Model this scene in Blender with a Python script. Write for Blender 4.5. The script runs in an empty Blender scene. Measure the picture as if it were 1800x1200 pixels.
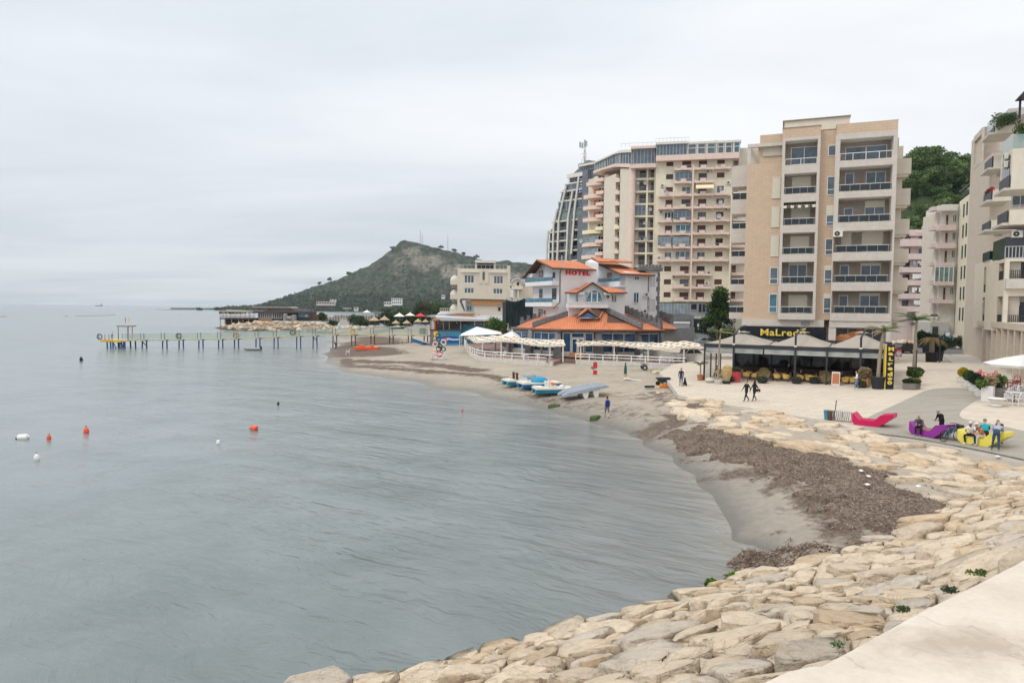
import bpy,math,random
import numpy as np
from mathutils import Vector,Matrix,noise
R=math.radians
random.seed(7);rng=np.random.default_rng(7)
S=bpy.context.scene
COL=S.collection
# camera
CAMZ=9.0;HAZE=.000075
cd=bpy.data.cameras.new('camera');cam=bpy.data.objects.new('camera',cd);COL.objects.link(cam)
cd.lens=24.0;cd.sensor_width=36.0;cd.clip_start=0.1;cd.clip_end=30000
PITCH=math.atan(56.3/1200);ROLL=0.0108
CM=Matrix.Rotation(R(90)-PITCH,4,'X')@Matrix.Rotation(ROLL,4,'Z')
CM.translation=(0,0,CAMZ)
cam.matrix_world=CM
S.camera=cam
# sky, sun, exposure
SUN_EL,SUN_AZ=R(50),R(-112)
w=bpy.data.worlds.new('World');S.world=w;w.use_nodes=True
nt=w.node_tree;nt.nodes.clear()
def N(t,typ,loc=None,**kw):
 n=t.nodes.new(typ)
 for k,v in kw.items():setattr(n,k,v)
 return n
def ramp(t,fac,stops,interp='LINEAR'):
 r=N(t,'ShaderNodeValToRGB');e=r.color_ramp.elements;r.color_ramp.interpolation=interp
 while len(e)<len(stops):e.new(0.5)
 for i,(p,c)in enumerate(stops):
  e[i].position=p;e[i].color=(c,c,c,1)if not hasattr(c,'__len__')else(*c[:3],1)
 if fac is not None:t.links.new(fac,r.inputs[0])
 return r.outputs[0]
def mth(t,op,a,b=None,c=None):
 n=N(t,'ShaderNodeMath',operation=op)
 for i,v in enumerate((a,b,c)):
  if v is None:continue
  if isinstance(v,(int,float)):n.inputs[i].default_value=v
  else:t.links.new(v,n.inputs[i])
 return n.outputs[0]
def mixc(t,fac,a,b,mode='MIX'):
 n=N(t,'ShaderNodeMix',data_type='RGBA',blend_type=mode)
 for s,v in((n.inputs[0],fac),(n.inputs[6],a),(n.inputs[7],b)):
  if isinstance(v,(int,float)):s.default_value=v
  elif hasattr(v,'__len__'):s.default_value=(*v[:3],1)
  else:t.links.new(v,s)
 return n.outputs[2]
def tex_noise(t,vec,scale,detail=4,rough=.55,dist=0.0):
 n=N(t,'ShaderNodeTexNoise');n.inputs['Scale'].default_value=scale
 n.inputs['Detail'].default_value=detail;n.inputs['Roughness'].default_value=rough
 n.inputs['Distortion'].default_value=dist
 if vec is not None:t.links.new(vec,n.inputs['Vector'])
 return n.outputs[0]
def mapping(t,vec,scale=(1,1,1),rot=(0,0,0),loc=(0,0,0)):
 m=N(t,'ShaderNodeMapping');t.links.new(vec,m.inputs[0])
 m.inputs['Scale'].default_value=scale;m.inputs['Rotation'].default_value=rot;m.inputs['Location'].default_value=loc
 return m.outputs[0]
def along(t,vec,ang,lx,ly):
 m=N(t,'ShaderNodeMapping',vector_type='TEXTURE');t.links.new(vec,m.inputs[0]);m.inputs['Rotation'].default_value=(0,0,R(ang));m.inputs['Scale'].default_value=(lx,ly,1);return m.outputs[0]
sky=N(nt,'ShaderNodeTexSky',sky_type='NISHITA');sky.sun_disc=False
sky.sun_elevation=SUN_EL;sky.sun_rotation=SUN_AZ
tcw=N(nt,'ShaderNodeTexCoord').outputs['Generated']
sx=N(nt,'ShaderNodeSeparateXYZ');nt.links.new(tcw,sx.inputs[0])
el=mth(nt,'MAXIMUM',sx.outputs[2],0.0)
base=ramp(nt,el,[(0.0,(6.0,6.4,6.7)),(0.06,(6.5,6.8,7.1)),(0.16,(7.15,7.4,7.7)),(0.30,(8.4,8.6,8.8)),(0.5,(10.0,10.1,10.2)),(1.0,(15.5,15.3,15.0))])
dv=mth(nt,'ADD',el,0.085)
cx=mth(nt,'DIVIDE',sx.outputs[0],dv);cy=mth(nt,'DIVIDE',sx.outputs[1],dv)
cv=N(nt,'ShaderNodeCombineXYZ');nt.links.new(cx,cv.inputs[0]);nt.links.new(cy,cv.inputs[1])
n1=tex_noise(nt,mapping(nt,cv.outputs[0],(0.36,0.62,1),(0,0,R(9)),(1.3,.4,0)),1.0,7,.52,.35)
n2=tex_noise(nt,mapping(nt,cv.outputs[0],(0.10,0.30,1),(0,0,R(-4)),(3.1,5.2,0)),1.0,3,.5,.2)
cl=mth(nt,'ADD',mth(nt,'MULTIPLY',n1,.5),mth(nt,'MULTIPLY',n2,.5))
shade=ramp(nt,cl,[(0.38,(.76,.80,.835)),(0.46,(.90,.915,.935)),(0.54,(1.02,1.02,1.02)),(0.66,(1.14,1.13,1.12))])
leftside=ramp(nt,mth(nt,'ADD',sx.outputs[0],0.5),[(0.0,(.965,.975,.985)),(0.5,(1.0,1.0,1.0)),(1.0,(1.04,1.03,1.02))])
cloud=mixc(nt,1.0,mixc(nt,1.0,base,shade,'MULTIPLY'),leftside,'MULTIPLY')
skyc=mixc(nt,0.94,sky.outputs[0],cloud)
bg=N(nt,'ShaderNodeBackground');bg.inputs[1].default_value=0.1;nt.links.new(skyc,bg.inputs[0])
wo=N(nt,'ShaderNodeOutputWorld');nt.links.new(bg.outputs[0],wo.inputs[0])
sl=bpy.data.lights.new('sun','SUN');sl.energy=1.2;sl.angle=R(22);sl.color=(1,.965,.91)
so=bpy.data.objects.new('sun',sl);COL.objects.link(so)
sd=Vector((math.sin(SUN_AZ)*math.cos(SUN_EL),math.cos(SUN_AZ)*math.cos(SUN_EL),math.sin(SUN_EL)))
so.rotation_euler=sd.to_track_quat('Z','Y').to_euler();so.location=(0,0,80)
S.view_settings.view_transform='Standard';S.view_settings.look='None'
S.view_settings.exposure=0.25;S.view_settings.gamma=1.0
S.cycles.max_bounces=6;S.cycles.volume_bounces=0;S.cycles.use_denoising=True
S.cycles.sample_clamp_indirect=4.0
# measuring: a pixel of the photograph to a point of the place
C0=Vector((0,0,CAMZ));CR=CM.to_3x3()
def ray(px,py):return CR@Vector(((px-900)/1200,-(py-600)/1200,-1))
def P(px,py,z=0.0):
 d=ray(px,py);return C0+d*((z-CAMZ)/d.z)
def D(px,py,y):
 d=ray(px,py);return C0+d*(y/d.y)
def onplane(px,py,o,n):
 d=ray(px,py);return C0+d*((o-C0).dot(n)/d.dot(n))
 # mesh builder
class MB:
 def __init__(s):s.v=[];s.f=[];s.m=[];s.names=[]
 def mi(s,m):
  if m not in s.names:s.names.append(m)
  return s.names.index(m)
 def add(s,vs,fs,m):
  b=len(s.v);s.v.extend(tuple(v)for v in vs);k=s.mi(m)
  for f in fs:s.f.append(tuple(b+i for i in f));s.m.append(k)
  return s
 def box(s,u0,u1,v0,v1,w0,w1,m):
  return s.add([(u0,v0,w0),(u1,v0,w0),(u1,v1,w0),(u0,v1,w0),(u0,v0,w1),(u1,v0,w1),(u1,v1,w1),(u0,v1,w1)],[(0,3,2,1),(4,5,6,7),(0,1,5,4),(1,2,6,5),(2,3,7,6),(3,0,4,7)],m)
 def quad(s,a,b,c,d,m):return s.add([a,b,c,d],[(0,1,2,3)],m)
 def prism(s,pts,z0,z1,m,top=None):
  n=len(pts);f0=z0 if callable(z0)else(lambda x,y:z0);f1=z1 if callable(z1)else(lambda x,y:z1)
  vs=[(p[0],p[1],f0(p[0],p[1]))for p in pts]+[(p[0],p[1],f1(p[0],p[1]))for p in pts]
  s.add(vs,[tuple(range(n-1,-1,-1))]+[(i,(i+1)%n,n+(i+1)%n,n+i)for i in range(n)],m)
  return s.add(vs[n:],[tuple(range(n))],top or m)
 def profile(s,pts,a,b,m):
  n=len(pts);vs=[(p[0],a,p[1])for p in pts]+[(p[0],b,p[1])for p in pts]
  return s.add(vs,[tuple(range(n)),tuple(range(2*n-1,n-1,-1))]+[(i,n+i,n+(i+1)%n,(i+1)%n)for i in range(n)],m)
 def tube(s,path,r,m,k=6,r1=None,closed=False):
  path=[Vector(p)for p in path];n=len(path);vs=[];fs=[]
  for i,p in enumerate(path):
   if closed:d=path[(i+1)%n]-path[i-1]
   else:d=path[min(i+1,n-1)]-path[max(i-1,0)]
   d=d.normalized()if d.length>1e-9 else Vector((0,0,1))
   a=d.orthogonal().normalized()if abs(d.z)>.95 else d.cross(Vector((0,0,1))).normalized()
   b=d.cross(a)
   rr=r[i]if hasattr(r,'__len__')else(r if r1 is None else r+(r1-r)*i/max(1,n-1))
   for j in range(k):
    t=2*math.pi*j/k;vs.append(p+(a*math.cos(t)+b*math.sin(t))*rr)
  for i in range(n if closed else n-1):
   i2=(i+1)%n
   for j in range(k):fs.append((i*k+j,i2*k+j,i2*k+(j+1)%k,i*k+(j+1)%k))
  if not closed:fs+=[tuple(range(k)),tuple(range((n-1)*k+k-1,(n-1)*k-1,-1))]
  return s.add(vs,fs,m)
 def bar(s,a,b,r,m,k=4):return s.tube([a,b],r,m,k)
 def lathe(s,prof,m,c=(0,0,0),k=16,sx=1,sy=1):
  vs=[];fs=[]
  for r,z in prof:
   for j in range(k):
    t=2*math.pi*j/k;vs.append((c[0]+sx*r*math.cos(t),c[1]+sy*r*math.sin(t),c[2]+z))
  for i in range(len(prof)-1):
   for j in range(k):fs.append((i*k+j,i*k+(j+1)%k,(i+1)*k+(j+1)%k,(i+1)*k+j))
  fs+=[tuple(range(k-1,-1,-1)),tuple(range((len(prof)-1)*k,len(prof)*k))]
  return s.add(vs,fs,m)
 def ball(s,c,rx,ry,rz,m,k=10,n=6):
  pr=[(max(1e-3,math.cos(-math.pi/2+math.pi*i/n)),math.sin(-math.pi/2+math.pi*i/n))for i in range(n+1)]
  vs=[];fs=[]
  for r,z in pr:
   for j in range(k):
    t=2*math.pi*j/k;vs.append((c[0]+rx*r*math.cos(t),c[1]+ry*r*math.sin(t),c[2]+rz*z))
  for i in range(n):
   for j in range(k):fs.append((i*k+j,i*k+(j+1)%k,(i+1)*k+(j+1)%k,(i+1)*k+j))
  return s.add(vs,fs,m)
 def wall(s,u0,u1,w0,w1,holes,v,dep,m,rm=None):
  rm=rm or m
  us=sorted({u0,u1,*[x for h in holes for x in h[:2]if u0<x<u1]});ws=sorted({w0,w1,*[x for h in holes for x in h[2:4]if w0<x<w1]})
  for i in range(len(us)-1):
   for j in range(len(ws)-1):
    cu,cw=(us[i]+us[i+1])/2,(ws[j]+ws[j+1])/2
    if any(h[0]<cu<h[1]and h[2]<cw<h[3]for h in holes):continue
    s.quad((us[i],v,ws[j]),(us[i+1],v,ws[j]),(us[i+1],v,ws[j+1]),(us[i],v,ws[j+1]),m)
  for a,b,c,d in[h[:4]for h in holes]:
   a,b,c,d=max(a,u0),min(b,u1),max(c,w0),min(d,w1)
   e=v+dep
   s.quad((a,v,c),(a,e,c),(b,e,c),(b,v,c),rm);s.quad((a,v,d),(b,v,d),(b,e,d),(a,e,d),rm)
   s.quad((a,v,c),(a,v,d),(a,e,d),(a,e,c),rm);s.quad((b,v,c),(b,e,c),(b,e,d),(b,v,d),rm)
  return s
 def shell(s,u0,u1,v0,v1,w0,w1,m,top=None):
  s.quad((u1,v1,w0),(u0,v1,w0),(u0,v1,w1),(u1,v1,w1),m)
  s.quad((u0,v1,w0),(u0,v0,w0),(u0,v0,w1),(u0,v1,w1),m)
  s.quad((u1,v0,w0),(u1,v1,w0),(u1,v1,w1),(u1,v0,w1),m)
  s.quad((u0,v0,w1),(u1,v0,w1),(u1,v1,w1),(u0,v1,w1),top or m)
  return s
 def mesh(s,name,mtx=None,smooth=False):
  me=bpy.data.meshes.new(name)
  vs=s.v if mtx is None else[tuple(mtx@Vector(v))for v in s.v]
  me.from_pydata(vs,[],s.f)
  for n in s.names:me.materials.append(MAT[n])
  me.polygons.foreach_set('material_index',s.m)
  if smooth:me.polygons.foreach_set('use_smooth',[True]*len(s.f))
  me.update();return me
 def build(s,name,parent=None,mtx=None,smooth=False,**tags):
  o=bpy.data.objects.new(name,s.mesh(name,mtx,smooth));COL.objects.link(o)
  if parent is not None:o.parent=parent
  for k,v in tags.items():
   if v:o[k]=v
  return o
def thing(name,label,cat,loc=(0,0,0),rz=0.0,group=None):
 o=bpy.data.objects.new(name,None);COL.objects.link(o);o.empty_display_size=.3
 o.location=loc;o.rotation_euler=(0,0,rz);o['label']=label;o['category']=cat
 if group:o['group']=group
 return o
def tag(o,label,cat,group=None):
 o['label']=label;o['category']=cat
 if group:o['group']=group
 return o
KIDS={}
def dup(root,loc=None,rz=None,label=None,scale=None,group=None):
 ch={}
 for o in COL.objects:
  if o.parent:ch.setdefault(o.parent.name,[]).append(o)
 def cp(o,par):
  c=o.copy();COL.objects.link(c)
  if par:c.parent=par
  for k in ch.get(o.name,[]):cp(k,c)
  return c
 r=cp(root,None)
 if loc is not None:r.location=loc
 if rz is not None:r.rotation_euler=(r.rotation_euler[0],r.rotation_euler[1],rz)
 if scale is not None:r.scale=scale if hasattr(scale,'__len__')else(scale,)*3
 if label:r['label']=label
 if group:r['group']=group
 return r
class Fr:
 def __init__(s,o,ang,root=None):
  s.o=Vector(o);s.ang=ang;c,n=math.cos(R(ang)),math.sin(R(ang))
  s.u=Vector((c,-n,0));s.d=Vector((n,c,0));s.root=root
  s.m=Matrix.Translation(s.o)@Matrix.Rotation(-R(ang),4,'Z')
 def uv(s,px,py,v=0.0):
  r=ray(px,py);t=(v-(C0-s.o).dot(s.d))/r.dot(s.d);p=C0+r*t-s.o
  return p.dot(s.u),p.z
 def U(s,px,py,v=0.0):return s.uv(px,py,v)[0]
 def W(s,px,py,v=0.0):return s.uv(px,py,v)[1]
 def pt(s,u,v,w):return s.o+s.u*u+s.d*v+Vector((0,0,w))
 def thing(s,name,label,cat,group=None):
  s.root=thing(name,label,cat,s.o,-R(s.ang),group);return s.root
 def sub(s,u,v,w,ang):return Fr(s.pt(u,v,w),ang,s.root)
 def lm(s):
  rm=Matrix.Translation(s.root.location)@Matrix.Rotation(s.root.rotation_euler[2],4,'Z')
  return rm.inverted()@s.m
 def build(s,mb,name,parent=None,smooth=False):
  p=parent or s.root
  return mb.build(name,p,s.lm(),smooth)
  # materials (all procedural)
MAT={}
def base_mat(name):
 m=bpy.data.materials.new(name);m.use_nodes=True;MAT[name]=m
 t=m.node_tree;return m,t,t.nodes['Principled BSDF']
def bumpn(t,b,h,strength=.3,dist=.05):
 n=N(t,'ShaderNodeBump');n.inputs['Strength'].default_value=strength;n.inputs['Distance'].default_value=dist
 t.links.new(h,n.inputs['Height']);t.links.new(n.outputs[0],b.inputs['Normal']);return n
def M(name,c,rough=.7,var=.18,sc=2.0,c2=None,bump=0.0,bsc=30.0,metal=0.0,spec=.35,streak=.0,coord='Object',emit=0):
 m,t,b=base_mat(name)
 tc=N(t,'ShaderNodeTexCoord').outputs[coord]
 dk=c2 or tuple(x*(1-var)for x in c);lt=tuple(min(.95,x*(1+var*.6))for x in c)
 f=tex_noise(t,tc,sc,5,.6)
 col=ramp(t,f,[(.28,dk),(.5,c),(.74,lt)])
 if streak:
  g=tex_noise(t,mapping(t,tc,(1.0,1.0,.10)),2.6,4,.6)
  col=mixc(t,mth(t,'MULTIPLY',ramp(t,g,[(.45,0.0),(.75,1.0)]),streak),col,tuple(x*.55 for x in c))
 t.links.new(col,b.inputs['Base Color'])
 b.inputs['Roughness'].default_value=rough;b.inputs['Metallic'].default_value=metal
 b.inputs['Specular IOR Level'].default_value=spec
 if bump:bumpn(t,b,tex_noise(t,tc,bsc,4,.6),bump,.03)
 return m
def brickmat(name,c1,c2,mortar,scale,w=.6,h=.3,msz=.012,rough=.7,axes='xz',bump=.15):
 m,t,b=base_mat(name)
 tc=N(t,'ShaderNodeTexCoord').outputs['Object']
 sp=N(t,'ShaderNodeSeparateXYZ');t.links.new(tc,sp.inputs[0]);cb=N(t,'ShaderNodeCombineXYZ')
 if axes=='xz':t.links.new(mth(t,'ADD',sp.outputs[0],sp.outputs[1]),cb.inputs[0]);t.links.new(sp.outputs[2],cb.inputs[1])
 else:t.links.new(sp.outputs[0],cb.inputs[0]);t.links.new(sp.outputs[1],cb.inputs[1])
 br=N(t,'ShaderNodeTexBrick');t.links.new(cb.outputs[0],br.inputs[0])
 br.inputs['Scale'].default_value=scale;br.inputs['Brick Width'].default_value=w;br.inputs['Row Height'].default_value=h
 br.inputs['Mortar Size'].default_value=msz;br.inputs['Color1'].default_value=(*c1,1);br.inputs['Color2'].default_value=(*c2,1);br.inputs['Mortar'].default_value=(*mortar,1)
 n=tex_noise(t,tc,1.3,5,.65)
 col=mixc(t,1.0,br.outputs[0],ramp(t,n,[(.3,(.92,.92,.925)),(.7,(1.05,1.045,1.04))]),'MULTIPLY')
 t.links.new(col,b.inputs['Base Color']);b.inputs['Roughness'].default_value=rough;b.inputs['Specular IOR Level'].default_value=.3
 if bump:bumpn(t,b,br.outputs[1],-bump,.02)
 return m
def glass(name,c,rough=.04,var=.5,spec=.6):
 m=M(name,c,rough,var,.9,spec=spec);return m
glass('glass_grey',(.095,.13,.165));glass('glass_dark',(.018,.022,.027));glass('glass_blue',(.02,.075,.17),.05,.6)
glass('glass_teal',(.05,.16,.22));glass('glass_rail',(.012,.02,.026),.06);glass('glass_green',(.16,.24,.22),.06);glass('glass_pale',(.22,.28,.31),.06)
glass('glass_shop',(.03,.035,.04),.05);glass('glass_indigo',(.02,.05,.30),.1)
M('cream',(.75,.68,.53),.85,.10,1.2,streak=.16);M('cream_pale',(.66,.60,.50),.85,.08,1.0,streak=.12);M('pinkpaint',(.75,.585,.50),.85,.10,1.4,streak=.18)
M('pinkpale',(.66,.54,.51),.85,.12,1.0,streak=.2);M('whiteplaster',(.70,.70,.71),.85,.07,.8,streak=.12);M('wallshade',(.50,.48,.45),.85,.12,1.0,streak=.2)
M('whitepaint',(.78,.77,.74),.6,.08,3);M('offwhite',(.68,.65,.59),.8,.10,2,streak=.1);M('panelbeige',(.52,.46,.38),.85,.08,1.0,streak=.12)
M('greystone',(.20,.205,.21),.85,.35,1.6,bump=.5,bsc=6);M('greypaint',(.27,.275,.28),.8,.12,1.2,streak=.15);M('darkgrey',(.075,.08,.085),.6,.2,2)
M('slate',(.15,.17,.19),.7,.2,1.5,streak=.2);M('concrete',(.42,.40,.37),.9,.16,1.0,streak=.2);M('concrete_pale',(.55,.52,.47),.9,.12,1.2,streak=.1)
M('brownshutter',(.105,.045,.038),.6,.2,5);M('creamshutter',(.66,.61,.50),.6,.05,3);M('greenshutter',(.05,.085,.075),.6,.2,5);M('brownwood',(.11,.06,.045),.7,.3,4)
M('frame_white',(.76,.76,.75),.5,.04,3);M('frame_grey',(.42,.43,.44),.5,.1,3);M('steel',(.40,.41,.42),.45,.12,4,metal=.4);M('steel_dark',(.035,.038,.045),.45,.2,4)
M('black',(.012,.013,.016),.5,.3,4);M('blackcloth',(.012,.012,.015),.9,.3,6);M('navycloth',(.02,.026,.045),.9,.3,6);M('rubber',(.02,.02,.021),.85,.3,8)
M('orangewood',(.52,.27,.11),.7,.22,3,streak=.2);M('roofmetal',(.50,.50,.52),.5,.08,1.2);M('dark_roofedge',(.10,.11,.125),.6,.2,2)
M('netting',(.018,.032,.036),.9,.5,1.8,bump=.5,bsc=9);M('timber',(.30,.25,.19),.85,.25,4);M('timber_dark',(.085,.06,.05),.85,.3,3)
M('thatch',(.42,.33,.21),.95,.35,9,bump=.8,bsc=24);M('straw',(.42,.30,.14),.95,.35,9,bump=.5,bsc=24);M('canvas_beige',(.355,.315,.265),.9,.06,1.1,streak=.08);M('canvas_grey',(.40,.42,.40),.9,.08,1.5);M('canvas_cream',(.72,.64,.52),.9,.08,1.5)
M('canvas_white',(.72,.71,.68),.9,.06,1.5);M('canvas_red',(.55,.06,.08),.9,.15,2);M('awning_cream',(.80,.71,.48),.9,.06,2);M('canvas_green',(.01,.10,.085),.9,.2,3)
M('pierblue',(.045,.115,.24),.55,.35,3,streak=.4);M('pieryellow',(.56,.52,.35),.6,.18,3,streak=.2);M('pierdeck',(.55,.50,.33),.8,.2,3);M('rustpost',(.17,.12,.085),.8,.35,4,streak=.3)
M('red',(.55,.035,.04),.45,.12,4);M('crimson',(.52,.010,.085),.32,.10,1.1);M('purple',(.25,.028,.27),.32,.10,1.1);M('yellowbench',(.76,.66,.10),.38,.10,1.1)
M('orange',(.72,.17,.03),.5,.15,4);M('redorange',(.78,.10,.045),.4,.12,3);M('yellow',(.80,.50,.03),.5,.1,4);M('goldlight',(.74,.54,.10),.5,.03,4)
M('signblack',(.010,.014,.020),.25,.15,2);M('signred',(.66,.015,.035),.45,.05,4)
M('boatwhite',(.70,.68,.62),.4,.10,3,streak=.1);M('boatblue',(.015,.15,.34),.35,.2,2);M('boatteal',(.04,.25,.36),.4,.2,2);M('boatgrey',(.27,.30,.34),.55,.15,2,streak=.2);M('coverblue',(.01,.26,.46),.5,.2,4)
M('dinghy',(.30,.30,.28),.6,.15,3);M('muralblue',(.06,.27,.43),.7,.2,1.0);M('muraldark',(.01,.10,.33),.7,.4,1.2);M('muralwhite',(.62,.66,.70),.7,.15,2);M('muralgrey',(.17,.16,.19),.7,.2,2);M('muralyellow',(.80,.56,.12),.7,.2,4)
M('skin',(.48,.29,.21),.6,.08,9);M('skin_dark',(.30,.16,.105),.6,.08,9);M('hairdark',(.02,.016,.014),.7,.3,30);M('hairgrey',(.35,.34,.33),.8,.2,30)
M('shirtgrey',(.30,.30,.29),.9,.15,8);M('shirtwhite',(.74,.74,.76),.9,.08,8);M('shirtorange',(.46,.15,.075),.9,.15,8);M('shirtteal',(.012,.30,.36),.9,.12,8);M('shirtslate',(.32,.35,.40),.9,.12,8);M('jacketgrey',(.10,.105,.115),.9,.2,8)
M('jeans',(.028,.060,.135),.9,.3,8);M('jeanspale',(.16,.22,.30),.9,.2,8);M('shortsblue',(.13,.17,.21),.9,.2,8);M('trouserscream',(.55,.51,.43),.9,.12,8);M('capcream',(.66,.60,.50),.9,.08,8);M('capgrey',(.20,.22,.26),.9,.15,8);M('capblue',(.30,.36,.46),.9,.15,8);M('packblue',(.015,.035,.20),.8,.35,6)
M('eyewhite',(.8,.8,.78),.3,.02,8);M('lips',(.38,.14,.12),.6,.05,9);M('clothred',(.6,.03,.03),.9,.1,8)
M('wicker',(.66,.44,.14),.8,.25,22,bump=.8,bsc=60);M('wickerdark',(.19,.135,.065),.85,.35,22,bump=.8,bsc=60);M('terracotta',(.42,.16,.075),.85,.15,6);M('potblack',(.024,.026,.03),.6,.2,5);M('potgrey',(.20,.185,.17),.85,.2,5);M('potwhite',(.66,.65,.62),.7,.1,4);M('redplastic',(.62,.075,.10),.4,.1,5);M('whiteplastic',(.68,.68,.69),.4,.06,5)
M('bark',(.20,.155,.115),.95,.35,6,bump=.6,bsc=14);M('palmbark',(.30,.25,.19),.95,.3,9,bump=.8,bsc=18);M('soil',(.06,.045,.035),.95,.3,9)
def leafmat(name,c,var=.45,trans=.25):
 m,t,b=base_mat(name)
 tc=N(t,'ShaderNodeTexCoord').outputs['Object']
 f=tex_noise(t,tc,.55,4,.65);g=tex_noise(t,tc,5.0,2,.6)
 col=ramp(t,mth(t,'ADD',mth(t,'MULTIPLY',f,.6),mth(t,'MULTIPLY',g,.4)),[(.32,tuple(x*(1-var)for x in c)),(.5,c),(.68,(c[0]*1.75,c[1]*1.5,c[2]*1.2))])
 t.links.new(col,b.inputs['Base Color']);b.inputs['Roughness'].default_value=.75;b.inputs['Specular IOR Level'].default_value=.2
 tr=N(t,'ShaderNodeBsdfTranslucent');t.links.new(col,tr.inputs[0]);mx=N(t,'ShaderNodeMixShader');mx.inputs[0].default_value=trans
 out=t.nodes['Material Output'];t.links.new(b.outputs[0],mx.inputs[1]);t.links.new(tr.outputs[0],mx.inputs[2]);t.links.new(mx.outputs[0],out.inputs[0])
 return m
leafmat('leaf_pine',(.15,.235,.09));leafmat('leaf_dark',(.032,.06,.028));leafmat('leaf_mid',(.075,.125,.040));leafmat('leaf_bright',(.12,.19,.05));leafmat('leaf_olive',(.075,.10,.060));leafmat('leaf_red',(.15,.06,.045));leafmat('leaf_yellow',(.45,.36,.03));leafmat('leaf_flower',(.55,.03,.07));leafmat('leaf_dry',(.36,.28,.17));leafmat('leaf_palm',(.085,.13,.045));leafmat('leaf_scrub',(.055,.072,.042));leafmat('algae',(.15,.26,.04))
brickmat('cladding',(.585,.44,.32),(.565,.425,.305),(.40,.30,.21),1.0,.9,.30,.012,.8)
brickmat('clad_white',(.585,.535,.475),(.56,.51,.455),(.44,.40,.36),1.0,.62,.62,.010,.75)
brickmat('clad_cream',(.57,.495,.41),(.55,.475,.39),(.46,.40,.33),1.0,1.2,.45,.010,.8)
brickmat('castle',(.215,.22,.23),(.15,.155,.165),(.10,.10,.105),1.0,.7,.35,.03,.9,bump=.6)
def roofmat(name,c):
 m,t,b=base_mat(name)
 tc=N(t,'ShaderNodeTexCoord').outputs['UV']
 wv=N(t,'ShaderNodeTexWave',wave_type='BANDS',bands_direction='X',wave_profile='SIN');t.links.new(tc,wv.inputs[0]);wv.inputs['Scale'].default_value=.95
 w2=N(t,'ShaderNodeTexWave',wave_type='BANDS',bands_direction='Y',wave_profile='SAW');t.links.new(tc,w2 .inputs[0]);w2 .inputs['Scale'].default_value=.75
 n=tex_noise(t,mapping(t,tc,(3.0,2.2,1)),1.0,3,.7);n2=tex_noise(t,tc,.35,4,.6)
 col=ramp(t,mth(t,'ADD',mth(t,'MULTIPLY',n,.55),mth(t,'MULTIPLY',n2,.45)),[(.3,tuple(x*.62 for x in c)),(.5,c),(.7,(c[0]*1.15,c[1]*1.35,c[2]*1.5))])
 col=mixc(t,mth(t,'MULTIPLY',ramp(t,wv.outputs[1],[(0,1.0),(.35,0.0)]),.45),col,tuple(x*.42 for x in c))
 t.links.new(col,b.inputs['Base Color']);b.inputs['Roughness'].default_value=.8;b.inputs['Specular IOR Level'].default_value=.25
 bumpn(t,b,mth(t,'ADD',wv.outputs[1],mth(t,'MULTIPLY',w2 .outputs[1],.35)),.8,.10);return m
roofmat('rooftile',(.66,.235,.115))
m,t,b=base_mat('stripes');tc=N(t,'ShaderNodeTexCoord').outputs['Object'];wv=N(t,'ShaderNodeTexWave',wave_type='BANDS',bands_direction='X');t.links.new(tc,wv.inputs[0]);wv.inputs['Scale'].default_value=1.1
t.links.new(ramp(t,wv.outputs[1],[(.49,(.06,.09,.08)),(.51,(.66,.62,.52))]),b.inputs['Base Color'])
m,t,b=base_mat('pier_net');b.inputs['Base Color'].default_value=(.42,.52,.47,1);b.inputs['Alpha'].default_value=.38;b.inputs['Roughness'].default_value=.8
m,t,b=base_mat('clearsheet');b.inputs['Base Color'].default_value=(.6,.65,.68,1);b.inputs['Alpha'].default_value=.22;b.inputs['Roughness'].default_value=.1
m,t,b=base_mat('glass_balustrade');b.inputs['Base Color'].default_value=(.30,.42,.40,1);b.inputs['Alpha'].default_value=.55;b.inputs['Roughness'].default_value=.06
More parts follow.
